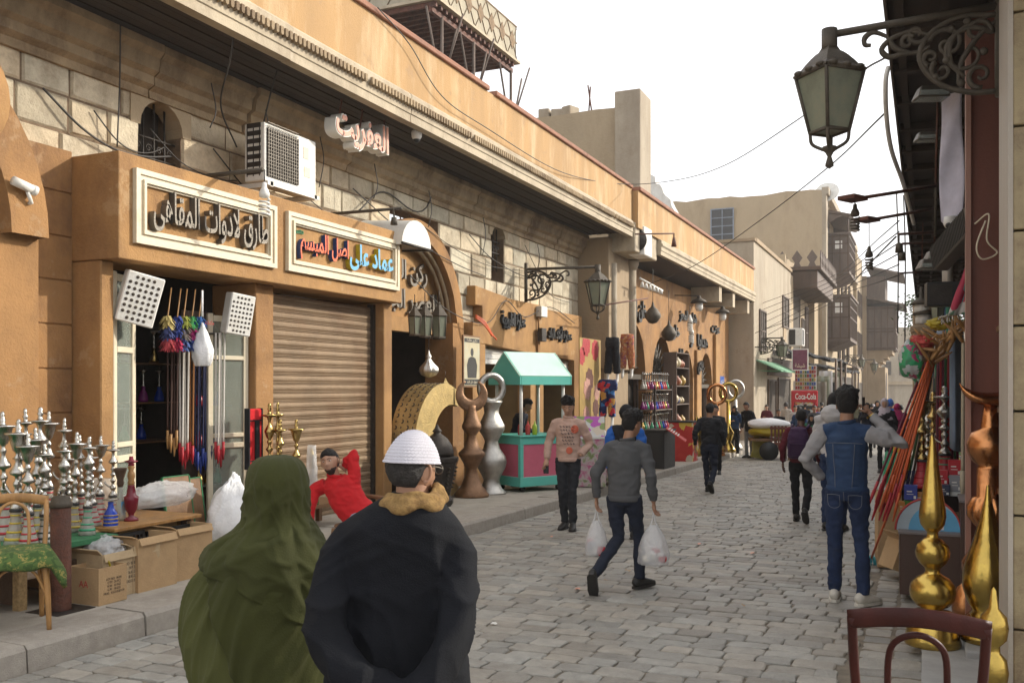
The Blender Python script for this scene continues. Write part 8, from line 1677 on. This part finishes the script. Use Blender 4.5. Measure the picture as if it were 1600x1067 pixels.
rowsH=[(713,430,437,1.1),(714.5,418,449,1.1),(718,408,459,1.12),(727,399,468,1.15),(742,392.5,474,1.18),(762,390,476.5,1.18),(785,388.5,477.5,1.12),(806,387,479,1.02),(825,377,484,.92),(845,352,493,.82),(868,333,502,.76),(895,330,508,.74),(930,340,512,.74),(965,352,514,.74)]
def foldH(an,z,v):
 t=sst(.18,.6,v);t2=sst(.45,.8,v);b_=.006*NZ.noise(Vector((math.cos(an)*4,math.sin(an)*4,z*7)))
 d=an+1.57
 drape=ridge(z*22-1.1*math.sin(d*1.0+.5)*2.4)-.35
 return .007+t*(.010*drape+.007*(ridge(z*34+d*3.2+2*b_/.006)-.3))+t2*(.030+.008*(ridge(an*5+z*9)-.3))+b_*(1+t)
b=MB();f2_=loft(rowsH,YW,fn=foldH)
def hoodfn(u,v):
 an=2*math.pi*u;c=math.cos(an);cut=.86+.14*sst(-.5,.8,c)-.05*sst(.2,1,-c)
 return f2_(u,v*cut)
b.grid(hoodfn,190,130,0,True,True);o=b.build('veil',OLV,WO,world=True);o.modifiers.new('Solid','SOLIDIFY').thickness=.006
rowsS=[(812,384,481,1.0),(835,362,489,.86),(860,340,501,.78),(900,318,510,.74),(950,300,516,.72),(1010,294,521,.72),(1080,302,524,.73),(1200,304,528,.74),(1330,300,532,.75)]
def foldS(an,z,v):
 nn=NZ.noise(Vector((math.cos(an)*1.5,math.sin(an)*1.5,z*1.5+4)))
 return .016*sst(0,.12,v)-.012+.012*(ridge(an*2.6-z*5.5+2.4*nn)-.3)+.007*(ridge(an*5-z*11+3*nn)-.3)+.008*sst(.02,.2,v)+.009*ridge(an*9-z*15+5*nn)+.004*ridge(an*19-z*26+7*nn)+.007*NZ.noise(Vector((math.cos(an)*4,z*5,3)))
f3_=loft(rowsS,YW,fn=foldS)
def shawl(u,v):
 zl=-.42+.20*sst(0,.75,v);a0=zl-.05;a1=.16
 return f3_(a0+(a1-a0)*u,v)
b=MB();b.grid(shawl,130,130,0,True);o=b.build('shawl',OLV,WO,world=True);o.modifiers.new('Solid','SOLIDIFY').thickness=.006
b=MB();hc=FW*YW+RT*((434-CX)/F*YW)+Vector((0,0,HC+(HY-765)/F*YW));b.tube([(hc.x,hc.y,base.z+.1),(hc.x,hc.y,hc.z-.35),(hc.x,hc.y,hc.z-.1)],[.08,.1,.05],12);b.grid(lambda u,v:Matrix.Translation(hc)@RZ(TH)@(head_pt(u,min(.999,max(.001,v)))*.88),24,18,0,True,True);b.build('body',SK[0],WO,world=True)
# the man with the white cap
YM=2.95;base=G(612,YM);MA=T('person','man from behind in a dark robe and white knitted cap, hands behind his back','person',base)
P3=lambda px,py,dy=0.:FW*(YM+dy)+RT*((px-CX)/F*YM)+Vector((0,0,HC+(HY-py)/F*YM))
LO=lambda v:v-base
rowsM=[(768,612,682,.95),(780,592,692,.85),(792,570,702,.74),(806,548,714,.66),(824,526,724,.60),(850,516,729,.57),(890,514,729,.56),(940,518,725,.57),(1000,514,729,.60),(1067,504,737,.64),(1200,494,746,.68),(1500,486,756,.7),(1545,486,756,.7)]
b=MB();fm=loft(rowsM,YM);b.grid(lambda u,v:fm(u,v)-base,96,90,0,True,True);nb=len(b.v)
b.f.append(tuple(range(95,-1,-1)));b.m.append(0);b.s.append(True);b.t.append(1.);b.f.append(tuple(range(nb-96,nb)));b.m.append(0);b.s.append(True);b.t.append(1.)
sc_=YM/F
for P,r in(([P3(556,834,.0),P3(533,868,-.03),P3(523,920,-.085),P3(525,975,-.15),P3(566,1022,-.215),P3(628,1050,-.235)],(32,34,32,32,31,28)),([P3(690,832,0),P3(714,866,-.03),P3(719,920,-.085),P3(713,975,-.15),P3(684,1026,-.215),P3(640,1060,-.25)],(31,32,30,30,30,28))):
 pts=bez([p-base for p in P],5);rr=[r[min(5,int(k/5))]+(r[min(5,int(k/5)+1)]-r[min(5,int(k/5))])*(k%5)/5 for k in range(len(pts))];b.tube(pts,[x*sc_ for x in rr],16)
ROBE=cloth('charcoal_blue_robe',(.0055,.0062,.009),.8,.25,200,.2,5,.0)
cL,cR=P3(508,965,-.09)-base,P3(727,965,-.09)-base
def robe_fold(c,n):
 ck=c+base;k=ck.dot(RT);z=c.z
 d=.006*NZ.noise(c*6)+.004*NZ.noise(c*13)+.009*(ridge(15*z+11*k+6*NZ.noise(c*3.5))-.3)*sst(-.1,.35,NZ.noise(c*2.6+Vector((7,1,3))))+.006*(ridge(22*z-17*k+6*NZ.noise(c*3))-.3)*sst(.0,.4,NZ.noise(c*3+Vector((1,9,3))))
 back=sst(.0,-.5,n.dot(FW))
 d+=back*.014*(ridge(k*15+.5*math.sin(z*5)+.6)-.3)*sst(1.32,1.1,z)
 for e in(cL,cR):
  r=(c-e).length;w=math.exp(-(r/.16)**2);d+=w*.012*(ridge(r*44+5*NZ.noise(c*4))-.35)
 w=math.exp(-((z-1.17)/.09)**2);d+=w*.0035*(ridge(z*60+k*30*(1 if k>-.38 else-1))-.3)
 return d
merged('robe',b,ROBE,MA,.0095,2,0,fn=robe_fold)
hm=P3(644,735,.0)-base;HRm=Matrix.Translation(hm)@RZ(TH-.75)@Matrix.Rotation(-.12,4,'X')@Matrix.Scale(.86,4)
b=MB();b.tube([(hm.x,hm.y,.2),(hm.x,hm.y,hm.z-.32),Vector((hm.x,hm.y,hm.z-.12)),hm-Vector((0,0,.02))],[.07,.08,.056,.05],14);ex=MB()
ex.grid(lambda u,v:HRm@head_pt(u,min(.999,max(.001,v))),64,48,0,True,True)
for sg in(-1,1):
 M=HRm@Matrix.Translation((sg*.079,-.006,-.004))@RZ(sg*-.5);ex.ell(M@Vector((0,0,0)),(1,1,1),12,10,M=(M.to_3x3()@Matrix.Diagonal((.008,.021,.036))).to_4x4());ex.tube([M@Vector((sg*.006,.021*math.cos(a),.035*math.sin(a)))for a in[i*.45-1.6 for i in range(9)]],.0045,6);ex.ell(M@Vector((sg*.001,.004,-.034)),(.007,.009,.010),8,6)
for hx,hy,sg in((628,1062,1),(648,1068,-1)):hand(ex,P3(hx,hy,-.27)-base,RT*sg+Vector((0,0,-.5)),(0,0,1),.6)
merged('body',b,SK[1],MA,.01,3,extra=ex)
b=MB();b.grid(lambda u,v:HRm@hair_fn('short',.010,3)(u,v),90,70,0,True,True);b.build('hair',HG,MA)
b=MB()
def capfn(u,v):
 a=2*math.pi*u;q=head_pt(u,.5+.5*min(.9995,v),0);z0=.012+.018*math.sin(a)
 vv=v;q=head_pt(u,.5+.5*(.10+.8995*vv)+.012*math.sin(a)*(1-vv));n=Vector((q.x,q.y,q.z+.02)).normalized()
 k=.020+.0014*math.sin(vv*95)*math.sin(a*44+vv*30)+.0010*math.sin(vv*95)+(.003 if vv<.05 else 0)
 q=q+n*k;q.z=q.z+.012*sst(.2,.8,vv);return HRm@q
b.grid(capfn,200,90,0,True,True);b.build('cap',cloth('white_crochet',(.60,.58,.63),.9,.05,300,.25,8),MA).modifiers.new('Solid','SOLIDIFY').thickness=.003
KHK=cloth('mustard_scarf',(.30,.185,.07),.9,.35,180,.3,40,stain=(.13,.06,.025),stain_sc=30,stain_amt=.7)
b=MB();nc=P3(643,782,-.005)-base
for k,(dz,rx,ry,r)in enumerate(((.0,.088,.082,.017),(-.016,.099,.09,.017),(.018,.078,.074,.013))):
 b.tube([nc+RT*(rx*math.cos(a))+FW*(ry*math.sin(a))+Vector((0,0,dz+.022*math.cos(a+.4)+.012*math.sin(a*2)+.008*math.sin(a*5+k)))for a in[2*math.pi*i/40 for i in range(40)]],[r*(1+.25*math.sin(i*.9+k))for i in range(40)],10,closed=True)
merged('scarf',b,KHK,MA,.006,3,.004,(20,20,50),2.)
b=MB();M=HRm
for sg in(-1,1):b.tube([M@Vector((sg*.080,-.005,.022)),M@Vector((sg*.078,.06,.020)),M@Vector((sg*.058,.098,.016))],.0022,6);b.tube([M@Vector((sg*.033+.022*math.cos(a),.103-abs(.0),.012+.018*math.sin(a)))for a in[i*.524 for i in range(12)]],.0018,5,closed=True)
b.build('glasses','steel',MA)
# thin dust haze in the air of the street
hz=bpy.data.materials.new('dust_haze');hz.use_nodes=True;n_=hz.node_tree;n_.nodes.clear();pv=n_.nodes.new('ShaderNodeVolumePrincipled');pv.inputs['Density'].default_value=.0009;pv.inputs['Color'].default_value=(.95,.93,.9,1);pv.inputs['Anisotropy'].default_value=.3
ho=n_.nodes.new('ShaderNodeOutputMaterial');n_.links.new(pv.outputs[0],ho.inputs['Volume'])
b=MB();b.box(-95,75,-25,245,-8,19);tag(b.build('haze',hz,loc=(0,0,0)),None,kind='stuff')
